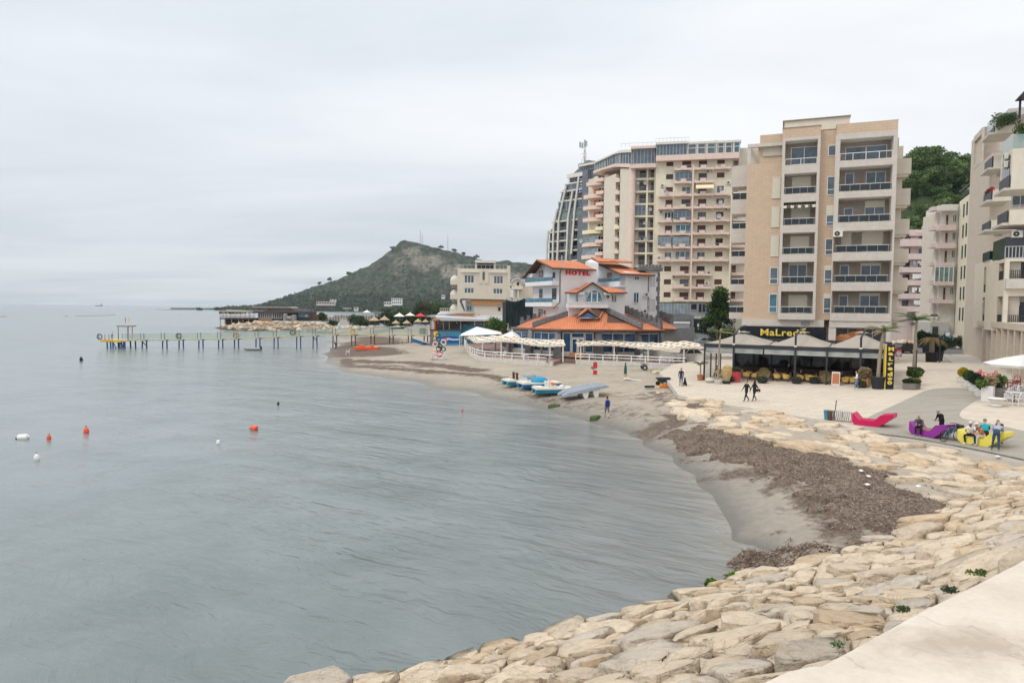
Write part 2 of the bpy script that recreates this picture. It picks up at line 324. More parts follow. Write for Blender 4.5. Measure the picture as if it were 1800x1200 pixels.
def rockmat(name,a,b2,c):
 m,t,b=base_mat(name)
 tc=N(t,'ShaderNodeTexCoord').outputs['Object'];geo=N(t,'ShaderNodeNewGeometry')
 oi=N(t,'ShaderNodeObjectInfo')
 off=N(t,'ShaderNodeVectorMath',operation='ADD');t.links.new(tc,off.inputs[0])
 sc=N(t,'ShaderNodeVectorMath',operation='SCALE');sc.inputs[0].default_value=(37,19,53);t.links.new(oi.outputs['Random'],sc.inputs['Scale']);t.links.new(sc.outputs[0],off.inputs[1])
 v=off.outputs[0]
 n=tex_noise(t,v,1.1,6,.62,.4);n2=tex_noise(t,v,9.0,5,.7);n3=tex_noise(t,mapping(t,v,(1,1,3.5)),2.0,4,.6,.6)
 col=ramp(t,mth(t,'ADD',mth(t,'MULTIPLY',n,.50),mth(t,'ADD',mth(t,'MULTIPLY',n2,.30),mth(t,'MULTIPLY',tex_noise(t,v,34.0,4,.75),.20))),[(.32,c),(.45,b2),(.62,a),(.78,tuple(min(.8,x*1.12)for x in a))])
 col=mixc(t,mth(t,'MULTIPLY',ramp(t,n3,[(.56,0.0),(.68,1.0)]),.4),col,(.40,.25,.115))
 col=mixc(t,mth(t,'MULTIPLY',ramp(t,tex_noise(t,v,3.3,6,.7),[(.58,0.0),(.70,1.0)]),.55),col,(.22,.185,.15))
 col=mixc(t,mth(t,'MULTIPLY',ramp(t,tex_noise(t,v,48,2,.6),[(.62,0.0),(.70,1.0)]),.5),col,tuple(x*.45 for x in c))
 hsv=N(t,'ShaderNodeHueSaturation');t.links.new(col,hsv.inputs['Color']);t.links.new(mth(t,'MULTIPLY_ADD',oi.outputs['Random'],.24,.98),hsv.inputs['Value'])
 col=hsv.outputs[0]
 spz=N(t,'ShaderNodeSeparateXYZ');t.links.new(geo.outputs['Position'],spz.inputs[0])
 wz=mth(t,'ADD',spz.outputs[2],mth(t,'MULTIPLY',n,-.55))
 wet=ramp(t,wz,[(0.0,.9),(.02,.75),(.10,0.0)])
 alg=mixc(t,ramp(t,n3,[(.4,0.0),(.62,1.0)]),(.085,.068,.045),(.12,.12,.05))
 col=mixc(t,mth(t,'MULTIPLY',wet,.9),col,alg)
 t.links.new(col,b.inputs['Base Color']);t.links.new(mth(t,'MULTIPLY_ADD',wet,-.45,.85),b.inputs['Roughness']);b.inputs['Specular IOR Level'].default_value=.3
 vo=N(t,'ShaderNodeTexVoronoi',feature='DISTANCE_TO_EDGE');vo.inputs['Scale'].default_value=1.6;wv_=N(t,'ShaderNodeVectorMath',operation='ADD');nz_=N(t,'ShaderNodeTexNoise');nz_.inputs['Scale'].default_value=3.0;nz_.inputs['Detail'].default_value=5;t.links.new(v,nz_.inputs['Vector']);t.links.new(v,wv_.inputs[0]);t.links.new(nz_.outputs[1],wv_.inputs[1]);t.links.new(wv_.outputs[0],vo.inputs[0]);ck=ramp(t,vo.outputs[0],[(0.0,0.0),(.035,1.0)])
 bumpn(t,b,mth(t,'ADD',mth(t,'MULTIPLY',ck,.35),mth(t,'ADD',mth(t,'MULTIPLY',tex_noise(t,v,4.0,9,.68),1.2),mth(t,'MULTIPLY',tex_noise(t,v,22,6,.72),.5))),.75,.12)
 return m
rockmat('rock_cream',(.665,.56,.425),(.57,.465,.345),(.37,.29,.21));rockmat('rock_tan',(.60,.475,.335),(.50,.38,.255),(.34,.255,.175));rockmat('rock_grey',(.58,.51,.425),(.48,.415,.335),(.32,.275,.225))
M('moss',(.065,.10,.03),.95,.4,9,bump=.8,bsc=30)
# noise in numpy
_h=rng.random((64,64,64)).astype(np.float32)
def vn(p):
 p=np.asarray(p,dtype=np.float64);i=np.floor(p).astype(int);f=p-i;f=f*f*(3-2*f);i&=63;j=(i+1)&63
 r=0
 for a in(0,1):
  for b in(0,1):
   for c in(0,1):
    wgt=(f[...,0]if a else 1-f[...,0])*(f[...,1]if b else 1-f[...,1])*(f[...,2]if c else 1-f[...,2])
    r=r+wgt*_h[(j if a else i)[...,0],(j if b else i)[...,1],(j if c else i)[...,2]]
 return r
def fbm(p,o=4,g=.5,l=2.03):
 p=np.asarray(p,dtype=np.float64);a,s,t=1.0,0,0
 for k in range(o):s=s+a*vn(p+11.3*k);t+=a;a*=g;p=p*l
 return s/t
def struct(mb,name,smooth=False,kind='structure'):
 o=mb.build(name,None,None,smooth);o['kind']=kind;return o
 # shape of the ground: heights measured along the photograph
WL=[(603,596),(597,605),(580,612),(567,622),(570,637),(600,650),(660,661),(740,673),(830,689),(900,706),(960,722),(1020,737),(1080,754),(1130,774),(1180,802),(1220,835),(1250,870),(1275,910),(1295,950),(1310,985),(1322,1004)]
HL=[(380,577),(420,580),(470,582.5),(520,582.5),(560,583),(590,586)]
TOE=[(560,1200,0),(760,1165,0),(890,1130,0),(1000,1102,0),(1120,1071,0),(1210,1042,0),(1310,1008,.1),(1400,980,.5),(1500,955,.9),(1600,925,1.1),(1660,885,1.2),(1720,850,1.35),(1800,822,1.5)]
ctl=[]
wlw=[P(x,y,0)for x,y in WL];hlw=[P(x,y,0)for x,y in HL]
for q in wlw+hlw:ctl.append((q.x,q.y,0))
for i in range(1,len(wlw)-1):
 tg=(wlw[i+1]-wlw[i-1]).normalized();nn=Vector((tg.y,-tg.x,0))
 s=-1 if(wlw[i]+nn-Vector((-60,60,0))).length>(wlw[i]-nn-Vector((-60,60,0))).length else 1
 for dd,zz in((6,-.9),(18,-1.8)):q=wlw[i]+nn*s*dd;ctl.append((q.x,q.y,zz))
PLN=[P(1240,668,2.1),P(1330,718,1.65),P(1790,792,1.6)]
PN=(PLN[1]-PLN[0]).cross(PLN[2]-PLN[0]).normalized();PN=PN if PN.z>0 else-PN
def pz(x,y):return PLN[0].z-((x-PLN[0].x)*PN.x+(y-PLN[0].y)*PN.y)/PN.z
def PP(px,py,up=0.0):return onplane(px,py,PLN[0]+Vector((0,0,up)),PN)
for x,y,z in[(620,650,.25),(700,655,.45),(640,628,.6),(700,630,.9),(760,650,.8),(830,650,.95),(760,625,1.2),(700,606,1.0),(640,606,.8),(800,670,.6),(900,690,.5),(980,650,1.15),(1060,640,1.25),(900,655,1.05),(960,690,.75),(1050,712,.65),(1100,690,1.05),(1120,660,1.25),(1150,660,1.35),(1150,700,1.2),(1120,730,.75),(1180,760,.75),(1190,700,1.45),(1300,800,.95),(1240,790,.65),(1290,850,.5),(1330,900,.45),(1390,900,.75),(1420,850,1.0),(1380,950,.5),(1460,930,.9),(1540,900,1.1),(1600,870,1.2),(1500,820,1.25),(1400,790,1.3),(1640,840,1.35),(1700,830,1.45)]+TOE:
 q=P(x,y,z);ctl.append((q.x,q.y,z))
for x,y in[(1240,706),(1320,724),(1400,738),(1460,750),(1540,768),(1640,790),(1720,806),(1800,812),(1500,785),(1600,806),(1700,822)]:
 q=PP(x,y);ctl.append((q.x,q.y,pz(q.x,q.y)-.10-(.12 if(y>780)else 0)))
for x,y in[(1240,655),(1330,700),(1450,720),(1600,740),(1780,770),(1800,690),(1500,690),(1400,665)]:
 q=PP(x,y);ctl.append((q.x,q.y,q.z-.5))
for x,y,z in[(-30,175,1.5),(-20,200,1.6),(-40,180,1.3),(-55,240,1.3),(-10,260,1.8),(-70,262,1.4),(-95,268,.8),(-45,300,.6),(-100,300,-1),(-60,330,-1.2),(0,300,1.8),(40,300,2),(-10,150,1.6),(20,120,1.7),(30,180,2.2),(60,110,2.2),(90,120,2.3),(60,200,2.3),(120,200,2.4),(200,160,2.4),(140,60,1.6),(70,30,1.4),(40,15,1.4),(100,300,2.4),(220,320,2.5),(0,8,-.6),(10,4,.4),(-120,200,-3),(-60,120,-2.4),(-140,320,-3),(-40,60,-2.5),(-30,20,-2),(-90,400,-3),(0,400,.8),(120,400,2.4),(250,400,2.4)]:
 ctl.append((x,y,z))
for(x0,y0,z0),(x1,y1,z1)in zip(TOE[:7],TOE[1:8]):
 a,c=P(x0,y0,0),P(x1,y1,0);d_=(c-a).normalized();n_=Vector((-d_.y,d_.x,0));q=a.lerp(c,.5)
 for dd,zz in((1.2,-.6),(4,-1.3),(10,-1.9)):p=q+n_*dd;ctl.append((p.x,p.y,zz))
ctl.append((-12,16,-1.6));ctl.append((-9,8,-1.2))
ctl=np.array(ctl)
_dm=np.sqrt(((ctl[:,None,:2]-ctl[None,:,:2])**2).sum(-1)+.04)
_wt=np.linalg.solve(np.block([[_dm+np.eye(len(ctl))*.15,np.ones((len(ctl),1))],[np.ones((1,len(ctl))),np.zeros((1,1))]]),np.append(ctl[:,2],0))
def gz(x,y):
 x=np.asarray(x,float);y=np.asarray(y,float);out=np.full(x.shape,_wt[-1])
 for i in range(len(ctl)):out=out+_wt[i]*np.sqrt((x-ctl[i,0])**2+(y-ctl[i,1])**2+.04)
 return out
def G(px,py,it=14):
 z=1.0
 for _ in range(it):q=P(px,py,z);z=.5*z+.5*float(gz(q.x,q.y))
 return P(px,py,z)
def segdist(x,y,pl):
 d=np.full(np.shape(x),1e9)
 for a,b in zip(pl[:-1],pl[1:]):
  vx,vy=b[0]-a[0],b[1]-a[1];L=vx*vx+vy*vy+1e-9
  t=np.clip(((x-a[0])*vx+(y-a[1])*vy)/L,0,1)
  d=np.minimum(d,np.hypot(x-a[0]-t*vx,y-a[1]-t*vy))
 return d
def inpoly(x,y,pl):
 c=np.zeros(np.shape(x),bool);n=len(pl)
 for i in range(n):
  a,b=pl[i],pl[i-1]
  c^=((a[1]>y)!=(b[1]>y))&(x<(b[0]-a[0])*(y-a[1])/(b[1]-a[1]+1e-12)+a[0])
 return c
def grid_mesh(name,X,Y,Z,m,attrs=None,keep=None):
 nr,nc=X.shape;vs=np.stack([X,Y,Z],-1).reshape(-1,3)
 i=np.arange(nr*nc).reshape(nr,nc);q=np.stack([i[:-1,:-1],i[:-1,1:],i[1:,1:],i[1:,:-1]],-1).reshape(-1,4)
 if keep is not None:
  kk=keep.reshape(-1);q=q[kk[q].any(1)]
  used=np.unique(q);mp=np.full(len(vs),-1);mp[used]=np.arange(len(used));vs=vs[used];q=mp[q]
  if attrs:attrs={k:a.reshape(-1)[used]for k,a in attrs.items()}
 me=bpy.data.meshes.new(name);me.vertices.add(len(vs));me.vertices.foreach_set('co',vs.ravel())
 me.loops.add(q.size);me.loops.foreach_set('vertex_index',q.ravel());me.polygons.add(len(q));me.polygons.foreach_set('loop_start',np.arange(0,q.size,4));
 me.update(calc_edges=True);me.polygons.foreach_set('use_smooth',[True]*len(q))
 me.materials.append(MAT[m])
 for k,a in(attrs or{}).items():at=me.attributes.new(k,'FLOAT','POINT');at.data.foreach_set('value',a.reshape(-1).astype(np.float32))
 o=bpy.data.objects.new(name,me);COL.objects.link(o);return o
m,t,b=base_mat('sand')
pos=N(t,'ShaderNodeNewGeometry').outputs['Position'];spz=N(t,'ShaderNodeSeparateXYZ');t.links.new(pos,spz.inputs[0])
wr=N(t,'ShaderNodeAttribute',attribute_name='wrack').outputs['Fac'];nr_=N(t,'ShaderNodeAttribute',attribute_name='grey').outputs['Fac']
na=tex_noise(t,pos,.35,6,.62);nb=tex_noise(t,pos,2.2,6,.68);nc=tex_noise(t,pos,14,3,.7)
sandc=ramp(t,mth(t,'ADD',mth(t,'MULTIPLY',na,.5),mth(t,'MULTIPLY',nb,.5)),[(.34,(.275,.238,.19)),(.5,(.36,.312,.25)),(.66,(.43,.378,.31))])
greyc=ramp(t,nb,[(.3,(.185,.172,.15)),(.7,(.25,.232,.20))])
sandc=mixc(t,nr_,sandc,greyc)
wetf=ramp(t,mth(t,'ADD',spz.outputs[2],mth(t,'MULTIPLY',mth(t,'SUBTRACT',na,.5),.14)),[(0.0,1.0),(.10,.85),(.24,.3),(.42,0.0)])
sandc=mixc(t,mth(t,'MULTIPLY',wetf,.62),sandc,(.105,.10,.09))
wm=ramp(t,mth(t,'ADD',mth(t,'MULTIPLY',wr,.95),mth(t,'MULTIPLY',mth(t,'SUBTRACT',tex_noise(t,pos,.9,7,.72,.4),.5),1.5)),[(.34,0.0),(.56,1.0)])
wcol=ramp(t,tex_noise(t,pos,5,5,.75),[(.3,(.055,.040,.030)),(.5,(.125,.092,.068)),(.7,(.22,.17,.13))])
t.links.new(mixc(t,wm,sandc,wcol),b.inputs['Base Color']);t.links.new(mth(t,'MULTIPLY_ADD',wetf,-.5,.92),b.inputs['Roughness']);b.inputs['Specular IOR Level'].default_value=.3
bumpn(t,b,mth(t,'ADD',mth(t,'MULTIPLY',nb,.7),mth(t,'ADD',mth(t,'MULTIPLY',nc,.25),mth(t,'MULTIPLY',wm,.5))),.55,.12)
rr=4*(420/4)**(np.linspace(0,1,640));aa=np.linspace(R(-44),R(50),560)
RR,AA=np.meshgrid(rr,aa,indexing='ij');GX,GY=RR*np.sin(AA),RR*np.cos(AA)
GZ=gz(GX,GY);inl=np.clip(GZ*1.5,0,1)
GZ=np.where((GY<34)&(GZ<.12)&(GX<6),GZ-.15,GZ);GZ=GZ+inl*((fbm(np.stack([GX*.35,GY*.35,GX*0],-1),4)-.5)*.22+(vn(np.stack([GX*2.2,GY*2.2,GX*0+5],-1))-.5)*.05)
W2=lambda pts,z=.7:[tuple(P(x,y,z)[:2])for x,y in pts]
wrack=np.zeros(GX.shape)
for pl,wd,am in[(W2([(606,629),(614,640),(653,645),(693,649),(747,655),(800,659),(850,664),(890,672)],.5),1.5,.75),(W2([(623,630),(653,633),(680,636),(720,638),(760,643),(800,648),(840,653)],.8),2.2,.85),(W2([(640,640),(700,645),(760,649)],.6),1.2,.6),(W2([(590,612),(600,609),(625,601),(660,600)],.7),7.0,.95),(W2([(600,620),(640,622),(668,624),(650,614),(612,616)],.6),6.0,.95),(W2([(640,593),(665,597),(672,604)],1),6,.8),(W2([(740,653),(790,656),(830,661)],.7),1.6,.6),(W2([(880,668),(940,690),(1010,705),(1080,715),(1160,735)],.8),2.4,.42),(W2([(1130,745),(1200,730),(1240,720)],1.1),2.5,.62),(W2([(1150,690),(1190,712),(1230,735)],1.3),2.4,.5),(W2([(1420,880),(1460,930),(1500,950)],.8),1.3,.62),(W2([(1250,818),(1330,830),(1410,868),(1470,905),(1530,945)],.8),1.6,.55),(W2([(1190,790),(1250,822)],.6),.9,.35),(W2([(1370,930),(1380,900),(1340,860)],.6),.7,.42),(W2([(1080,690),(1140,700),(1180,690)],1.2),3.0,.42),(W2([(560,583),(600,585),(640,588),(700,580)],.8),5,.6)]:
 wrack=np.maximum(wrack,am*np.exp(-(segdist(GX,GY,pl)/wd)**2))
grey=np.clip(1.15-GZ*1.0,0,1)*np.clip((105-GY)/50,.25,1)
gr=grid_mesh('beach',GX,GY,GZ,'sand',{'wrack':wrack,'grey':grey},keep=GZ>-1.2);gr['kind']='structure'
print('beach',gr.dimensions[:])
# sea
m,t,b=base_mat('water')
pos=N(t,'ShaderNodeNewGeometry').outputs['Position']
sp=N(t,'ShaderNodeSeparateXYZ');t.links.new(pos,sp.inputs[0])
dist=mth(t,'SQRT',mth(t,'ADD',mth(t,'MULTIPLY',sp.outputs[0],sp.outputs[0]),mth(t,'MULTIPLY',sp.outputs[1],sp.outputs[1])))
shx=N(t,'ShaderNodeAttribute',attribute_name='shore').outputs['Fac']
near=ramp(t,mth(t,'MULTIPLY',shx,1/46),[(0.0,.55),(.10,1.0),(.40,.85),(.75,.32),(1.0,.10)])
dpos=N(t,'ShaderNodeVectorMath',operation='ADD');nd=N(t,'ShaderNodeTexNoise');nd.inputs['Scale'].default_value=.22;nd.inputs['Detail'].default_value=3;t.links.new(pos,nd.inputs['Vector']);sc_=N(t,'ShaderNodeVectorMath',operation='SCALE');sc_.inputs['Scale'].default_value=3.0;t.links.new(nd.outputs[1],sc_.inputs[0]);t.links.new(pos,dpos.inputs[0]);t.links.new(sc_.outputs[0],dpos.inputs[1]);dp=dpos.outputs[0]
a1=tex_noise(t,along(t,dp,-32,1.5,.30),1.0,4,.6);a2=tex_noise(t,along(t,dp,-26,.55,.13),1.0,3,.6);a3=tex_noise(t,along(t,dp,-34,5.0,.95),1.0,3,.55);a4=tex_noise(t,along(t,pos,-30,14,3.2),1.0,4,.6)
f1=tex_noise(t,along(t,pos,-8,1.6,.5),1.0,4,.62);r3=tex_noise(t,along(t,pos,-8,26,8),1.0,4,.58,.6)
hn=mth(t,'ADD',mth(t,'MULTIPLY',a1,.75),mth(t,'ADD',mth(t,'MULTIPLY',a2,.26),mth(t,'MULTIPLY',a3,1.25)))
hn=mth(t,'MULTIPLY',hn,mth(t,'MULTIPLY',near,ramp(t,a4,[(.34,.35),(.62,1.35)])))
h=mth(t,'ADD',hn,mth(t,'MULTIPLY',mth(t,'MULTIPLY',f1,.19),ramp(t,r3,[(.34,.45),(.66,1.25)])))
bn=bumpn(t,b,h,.55,.22)
bed=ramp(t,mth(t,'MULTIPLY',shx,1/60),[(0.0,(.26,.25,.225)),(.04,(.19,.205,.20)),(.25,(.175,.205,.207)),(1.0,(.20,.232,.238))])
bed=mixc(t,mth(t,'MULTIPLY',ramp(t,tex_noise(t,pos,.16,5,.6,.5),[(.42,0.0),(.66,1.0)]),.35),bed,(.075,.105,.105))
t.links.new(bed,b.inputs['Base Color']);t.links.new(ramp(t,mth(t,'MULTIPLY',dist,1/200),[(0.0,.15),(.25,.14),(1.0,.22)]),b.inputs['Roughness']);b.inputs['IOR'].default_value=1.33;b.inputs['Specular IOR Level'].default_value=.55
wr_=np.concatenate([3*(700/3)**np.linspace(0,1,260),np.geomspace(760,26000,24)]);wa=np.linspace(R(-75),R(75),240)
WR,WA=np.meshgrid(wr_,wa,indexing='ij');WX,WY=WR*np.sin(WA),WR*np.cos(WA)
shore=np.minimum(segdist(WX,WY,[tuple(q[:2])for q in wlw]+[tuple(P(x,y,0)[:2])for x,y in((1322,1004),(1330,1010))]),segdist(WX,WY,[tuple(q[:2])for q in hlw])+3)
sea=grid_mesh('sea',WX,WY,WX*0,'water',{'shore':np.clip(shore,0,400)});sea['kind']='structure'
m,t,b=base_mat('foam');b.inputs['Base Color'].default_value=(.62,.64,.64,1);b.inputs['Roughness'].default_value=.6
pos=N(t,'ShaderNodeNewGeometry').outputs['Position']
t.links.new(mth(t,'MULTIPLY',ramp(t,tex_noise(t,mapping(t,pos,(1,1,1)),1.8,6,.7),[(.56,0.0),(.68,1.0)]),.30),b.inputs['Alpha'])
mb=MB();pv=None
for i in range(2,len(wlw)-1):
 for k in range(6):
  q=wlw[i].lerp(wlw[i+1],k/6);tg=(wlw[i+1]-wlw[i]).normalized();nn=Vector((tg.y,-tg.x,0));wd=.55+.35*math.sin(i*2.1+k)
  a,c=q+nn*wd+Vector((0,0,.012)),q-nn*wd+Vector((0,0,.030))
  if pv:mb.quad(pv[0],a,c,pv[1],'foam')
  pv=(a,c)
struct(mb,'sea_foam',kind='stuff')
# plaza, grey ramp, street
brickmat('paving',(.575,.505,.415),(.525,.455,.37),(.37,.31,.25),1.0,1.2,.6,.018,.8,axes='xy',bump=.08)
m,t,b=base_mat('greypave');pos=N(t,'ShaderNodeNewGeometry').outputs['Position']
c=ramp(t,mth(t,'ADD',mth(t,'MULTIPLY',tex_noise(t,mapping(t,pos,(.3,1.2,1)),1.0,6,.65),.5),mth(t,'MULTIPLY',tex_noise(t,pos,5,5,.7),.5)),[(.32,(.235,.215,.18)),(.5,(.305,.28,.235)),(.68,(.36,.33,.28))])
t.links.new(c,b.inputs['Base Color']);b.inputs['Roughness'].default_value=.9;bumpn(t,b,tex_noise(t,pos,18,4,.7),.4,.03)
M('asphalt',(.13,.13,.13),.9,.2,.6,bump=.3,bsc=20);M('kerb',(.40,.38,.35),.9,.15,1);M('redpaver',(.26,.17,.15),.9,.2,1.2)
edge=[(1160,655),(1178,676),(1192,694),(1215,699),(1240,702),(1262,707),(1288,712),(1315,716),(1345,722),(1380,728),(1412,734),(1440,738),(1470,743),(1500,753),(1535,760),(1575,765),(1620,772),(1680,782),(1740,794),(1800,806)]
jit=[(x+random.uniform(-3,3),y+random.uniform(-1.3,1.3))for x,y in edge]
pe=[PP(x,y)for x,y in jit]
far=[Vector((62,22,0)),Vector((75,40,0)),Vector((72,62,0)),Vector((50,78,0)),Vector((38,86,0)),Vector((26,88,0)),Vector((20,84,0))]
pts=[(q.x,q.y)for q in pe]+[(q.x,q.y)for q in far]
mb=MB();mb.prism(pts,lambda x,y:pz(x,y)-.45,pz,'concrete_pale','paving');struct(mb,'plaza_paving')
gp=[(1500,755),(1540,742),(1520,737),(1534,729),(1580,708),(1625,687),(1640,683.5),(1662,681.5),(1700,682),(1745,683),(1775,690),(1715,704),(1690,721),(1686,730),(1692,735),(1720,741),(1760,748),(1800,757),(1845,768),(1850,812)]+[q for q in jit[::-1]if q[0]>1505]
mb=MB();mb.prism([tuple(PP(x,y)[:2])for x,y in gp],lambda x,y:pz(x,y)-.1,lambda x,y:pz(x,y)+.004,'greypave');struct(mb,'grey_pavement')
ZS=3.0
st=[P(1588,643,ZS),P(1660,643.5,ZS),P(1735,651,ZS),P(1800,664,ZS),P(1900,690,ZS)]
sp2=[(q.x,q.y)for q in st]+[(120,60),(170,120),(120,230),(40,230),(15,150),(18,118),(26,92),(38,92)]
mb=MB();mb.prism(sp2,1.0,ZS,'concrete_pale','paving');struct(mb,'upper_street')
mb=MB()
for k in range(5):
 z=ZS-.16*(k+1)
 for a,c in zip(st[:-1],st[1:]):
  n_=Vector((c.y-a.y,-(c.x-a.x),0)).normalized();o0,o1=k*.42,(k+1)*.42
  mb.prism([tuple((a+n_*o1)[:2]),tuple((c+n_*o1)[:2]),tuple((c+n_*o0)[:2]),tuple((a+n_*o0)[:2])],z-.5,z,'paving')
struct(mb,'street_steps')
mb=MB();a,c=P(1655,617,ZS),P(1765,660,ZS);dd=(c-a).normalized();nn=Vector((-dd.y,dd.x,0))*.11
mb.prism([tuple((a-nn)[:2]),tuple((c-nn)[:2]),tuple((c+nn)[:2]),tuple((a+nn)[:2])],ZS-.1,ZS+.004,'steel_dark');struct(mb,'drain_channel')
mb=MB();rp=[P(1575,604,ZS),P(1700,612,ZS),P(1655,588,ZS),P(1560,586,ZS)]
mb.prism([(30,100),(85,104),(110,150),(60,220),(20,160)],ZS-.2,ZS+.006,'asphalt');struct(mb,'street_asphalt')
# concrete ledge in the foreground
m,t,b=base_mat('ledge');pos=N(t,'ShaderNodeNewGeometry').outputs['Position']
n_a=tex_noise(t,pos,.9,7,.6,.3);n_b=tex_noise(t,pos,22,5,.7)
c=ramp(t,mth(t,'ADD',mth(t,'MULTIPLY',n_a,.7),mth(t,'MULTIPLY',n_b,.3)),[(.3,(.50,.435,.36)),(.5,(.60,.535,.455)),(.7,(.66,.60,.52))])
spt=P(1690,1130,6.9);dv_=N(t,'ShaderNodeVectorMath',operation='SUBTRACT');t.links.new(pos,dv_.inputs[0]);dv_.inputs[1].default_value=spt
ln=N(t,'ShaderNodeVectorMath',operation='LENGTH');t.links.new(mapping(t,dv_.outputs[0],(1.25,2.6,0),(0,0,R(-32))),ln.inputs[0])
stn=ramp(t,mth(t,'ADD',ln.outputs[1],mth(t,'MULTIPLY',mth(t,'SUBTRACT',tex_noise(t,pos,5,6,.7,.6),.5),1.5)),[(.15,1.0),(.55,.45),(1.0,0.0)])
c=mixc(t,mth(t,'MULTIPLY',stn,.72),c,(.34,.265,.20))
speck=ramp(t,tex_noise(t,pos,13,3,.8),[(.69,0.0),(.74,1.0)]);c=mixc(t,mth(t,'MULTIPLY',speck,.30),c,(.30,.25,.2))
vor=N(t,'ShaderNodeTexVoronoi',feature='DISTANCE_TO_EDGE');vor.inputs['Scale'].default_value=.55;wp=N(t,'ShaderNodeVectorMath',operation='ADD');t.links.new(pos,wp.inputs[0]);nv_=N(t,'ShaderNodeTexNoise');nv_.inputs['Scale'].default_value=2.5;nv_.inputs['Detail'].default_value=6;t.links.new(pos,nv_.inputs['Vector']);t.links.new(nv_.outputs[1],wp.inputs[1]);t.links.new(wp.outputs[0],vor.inputs[0])
crk=ramp(t,vor.outputs[0],[(0.0,1.0),(.006,.6),(.012,0.0)]);c=mixc(t,mth(t,'MULTIPLY',crk,.35),c,(.26,.21,.17))
dirt=ramp(t,tex_noise(t,mapping(t,pos,(1,1,1)),2.2,8,.72,.8),[(.54,0.0),(.70,1.0)]);c=mixc(t,mth(t,'MULTIPLY',dirt,.22),c,(.40,.33,.26))
t.links.new(c,b.inputs['Base Color']);b.inputs['Roughness'].default_value=.85;bumpn(t,b,mth(t,'ADD',n_b,mth(t,'MULTIPLY',n_a,1.5)),.25,.012)
ZL=6.9
E1,E2=P(1360,1200,ZL),P(1800,975,ZL);ed=(E2-E1).normalized();en=Vector((-ed.y,ed.x,0))
led=thing('concrete_ledge','smooth pale concrete ledge with a brown stain above the boulders in the foreground','ledge',(0,0,0))
mb=MB();L0,L1=E1-ed*9,E2+ed*14
sec=[(.0,-.045),(-.03,-.012),(-.09,0.0),(-7.0,0.03),(-7.0,-1.6),(.12,-1.6)]
ns=30
for k in range(ns):
 a,c=L0 .lerp(L1,k/ns),L0 .lerp(L1,(k+1)/ns)
 wob=lambda s_:.02*math.sin(s_*1.7)+.012*math.sin(s_*5.1)
 for j in range(len(sec)-1):
  q=[a+en*(sec[j][0]+wob(k))+Vector((0,0,sec[j][1])),c+en*(sec[j][0]+wob(k+1))+Vector((0,0,sec[j][1])),c+en*(sec[j+1][0]+wob(k+1))+Vector((0,0,sec[j+1][1])),a+en*(sec[j+1][0]+wob(k))+Vector((0,0,sec[j+1][1]))]
  mb.quad(*q,'ledge')
mb.build('slab',led)
mb=MB();fp=[P(x,y,ZL+.13)for x,y in[(1300,1225),(1346,1198),(1385,1180),(1425,1171),(1465,1170),(1508,1174),(1570,1185),(1640,1199),(1720,1225),(1700,1300),(1350,1300)]]
mb.prism([(q.x,q.y)for q in fp][::-1],ZL-.1,ZL+.13,'ledge');mb.build('kerb_block',led)
# boulders
top0,top1=E1-ed*9,E2+ed*16
toew=[P(*q)for q in TOE];lft=(toew[0]-toew[1]).normalized()
toew=[toew[0]+lft*16]+[toew[0]+lft*6]+toew+[toew[-1]+Vector((9,-1,.3)),toew[-1]+Vector((20,-8,.8))]
_ts=np.cumsum([0]+[(b_-a_).length for a_,b_ in zip(toew[:-1],toew[1:])]);_ts=_ts/_ts[-1]
def slope(s,k):
 i=min(len(_ts)-2,max(0,int(np.searchsorted(_ts,s)-1)));f=(s-_ts[i])/(_ts[i+1]-_ts[i])
 a=toew[i].lerp(toew[i+1],f);c=top0 .lerp(top1,s)+en*.12;c=Vector((c.x,c.y,5.55))
 p=a.lerp(c,k);p.z=a.z+(c.z-a.z)*(max(0.0,k)**(1.0+.5*min(1,a.z)));return p
M('rubble',(.085,.068,.052),.95,.4,2.0,bump=.9,bsc=8)
sg=[[slope(i/90,j/24)for j in range(-2,25)]for i in range(91)]
X=np.array([[q.x for q in r]for r in sg]);Y=np.array([[q.y for q in r]for r in sg]);Z=np.array([[q.z for q in r]for r in sg])-.42
Z+=(vn(np.stack([X*2.3,Y*2.3,X*0],-1))-.5)*.25
o=grid_mesh('rubble_slope',X,Y,Z,'rubble');o['kind']='structure'
import bmesh
def ico(n):
 bm=bmesh.new();bmesh.ops.create_icosphere(bm,subdivisions=n,radius=1);bm.verts.ensure_lookup_table()
 v=np.array([q.co[:]for q in bm.verts]);f=[tuple(q.index for q in p.verts)for p in bm.faces];bm.free();return v,f
ICO={n:ico(n)for n in(2,3,4,5)}
def clip(poly,nx,ny,d):
 out=[]
 for i in range(len(poly)):
  a,b_=poly[i-1],poly[i];da,db=a[0]*nx+a[1]*ny-d,b_[0]*nx+b_[1]*ny-d
  if(da<=0)!=(db<=0):f=da/(da-db);out.append((a[0]+(b_[0]-a[0])*f,a[1]+(b_[1]-a[1])*f))
  if db<=0:out.append(b_)
 return out
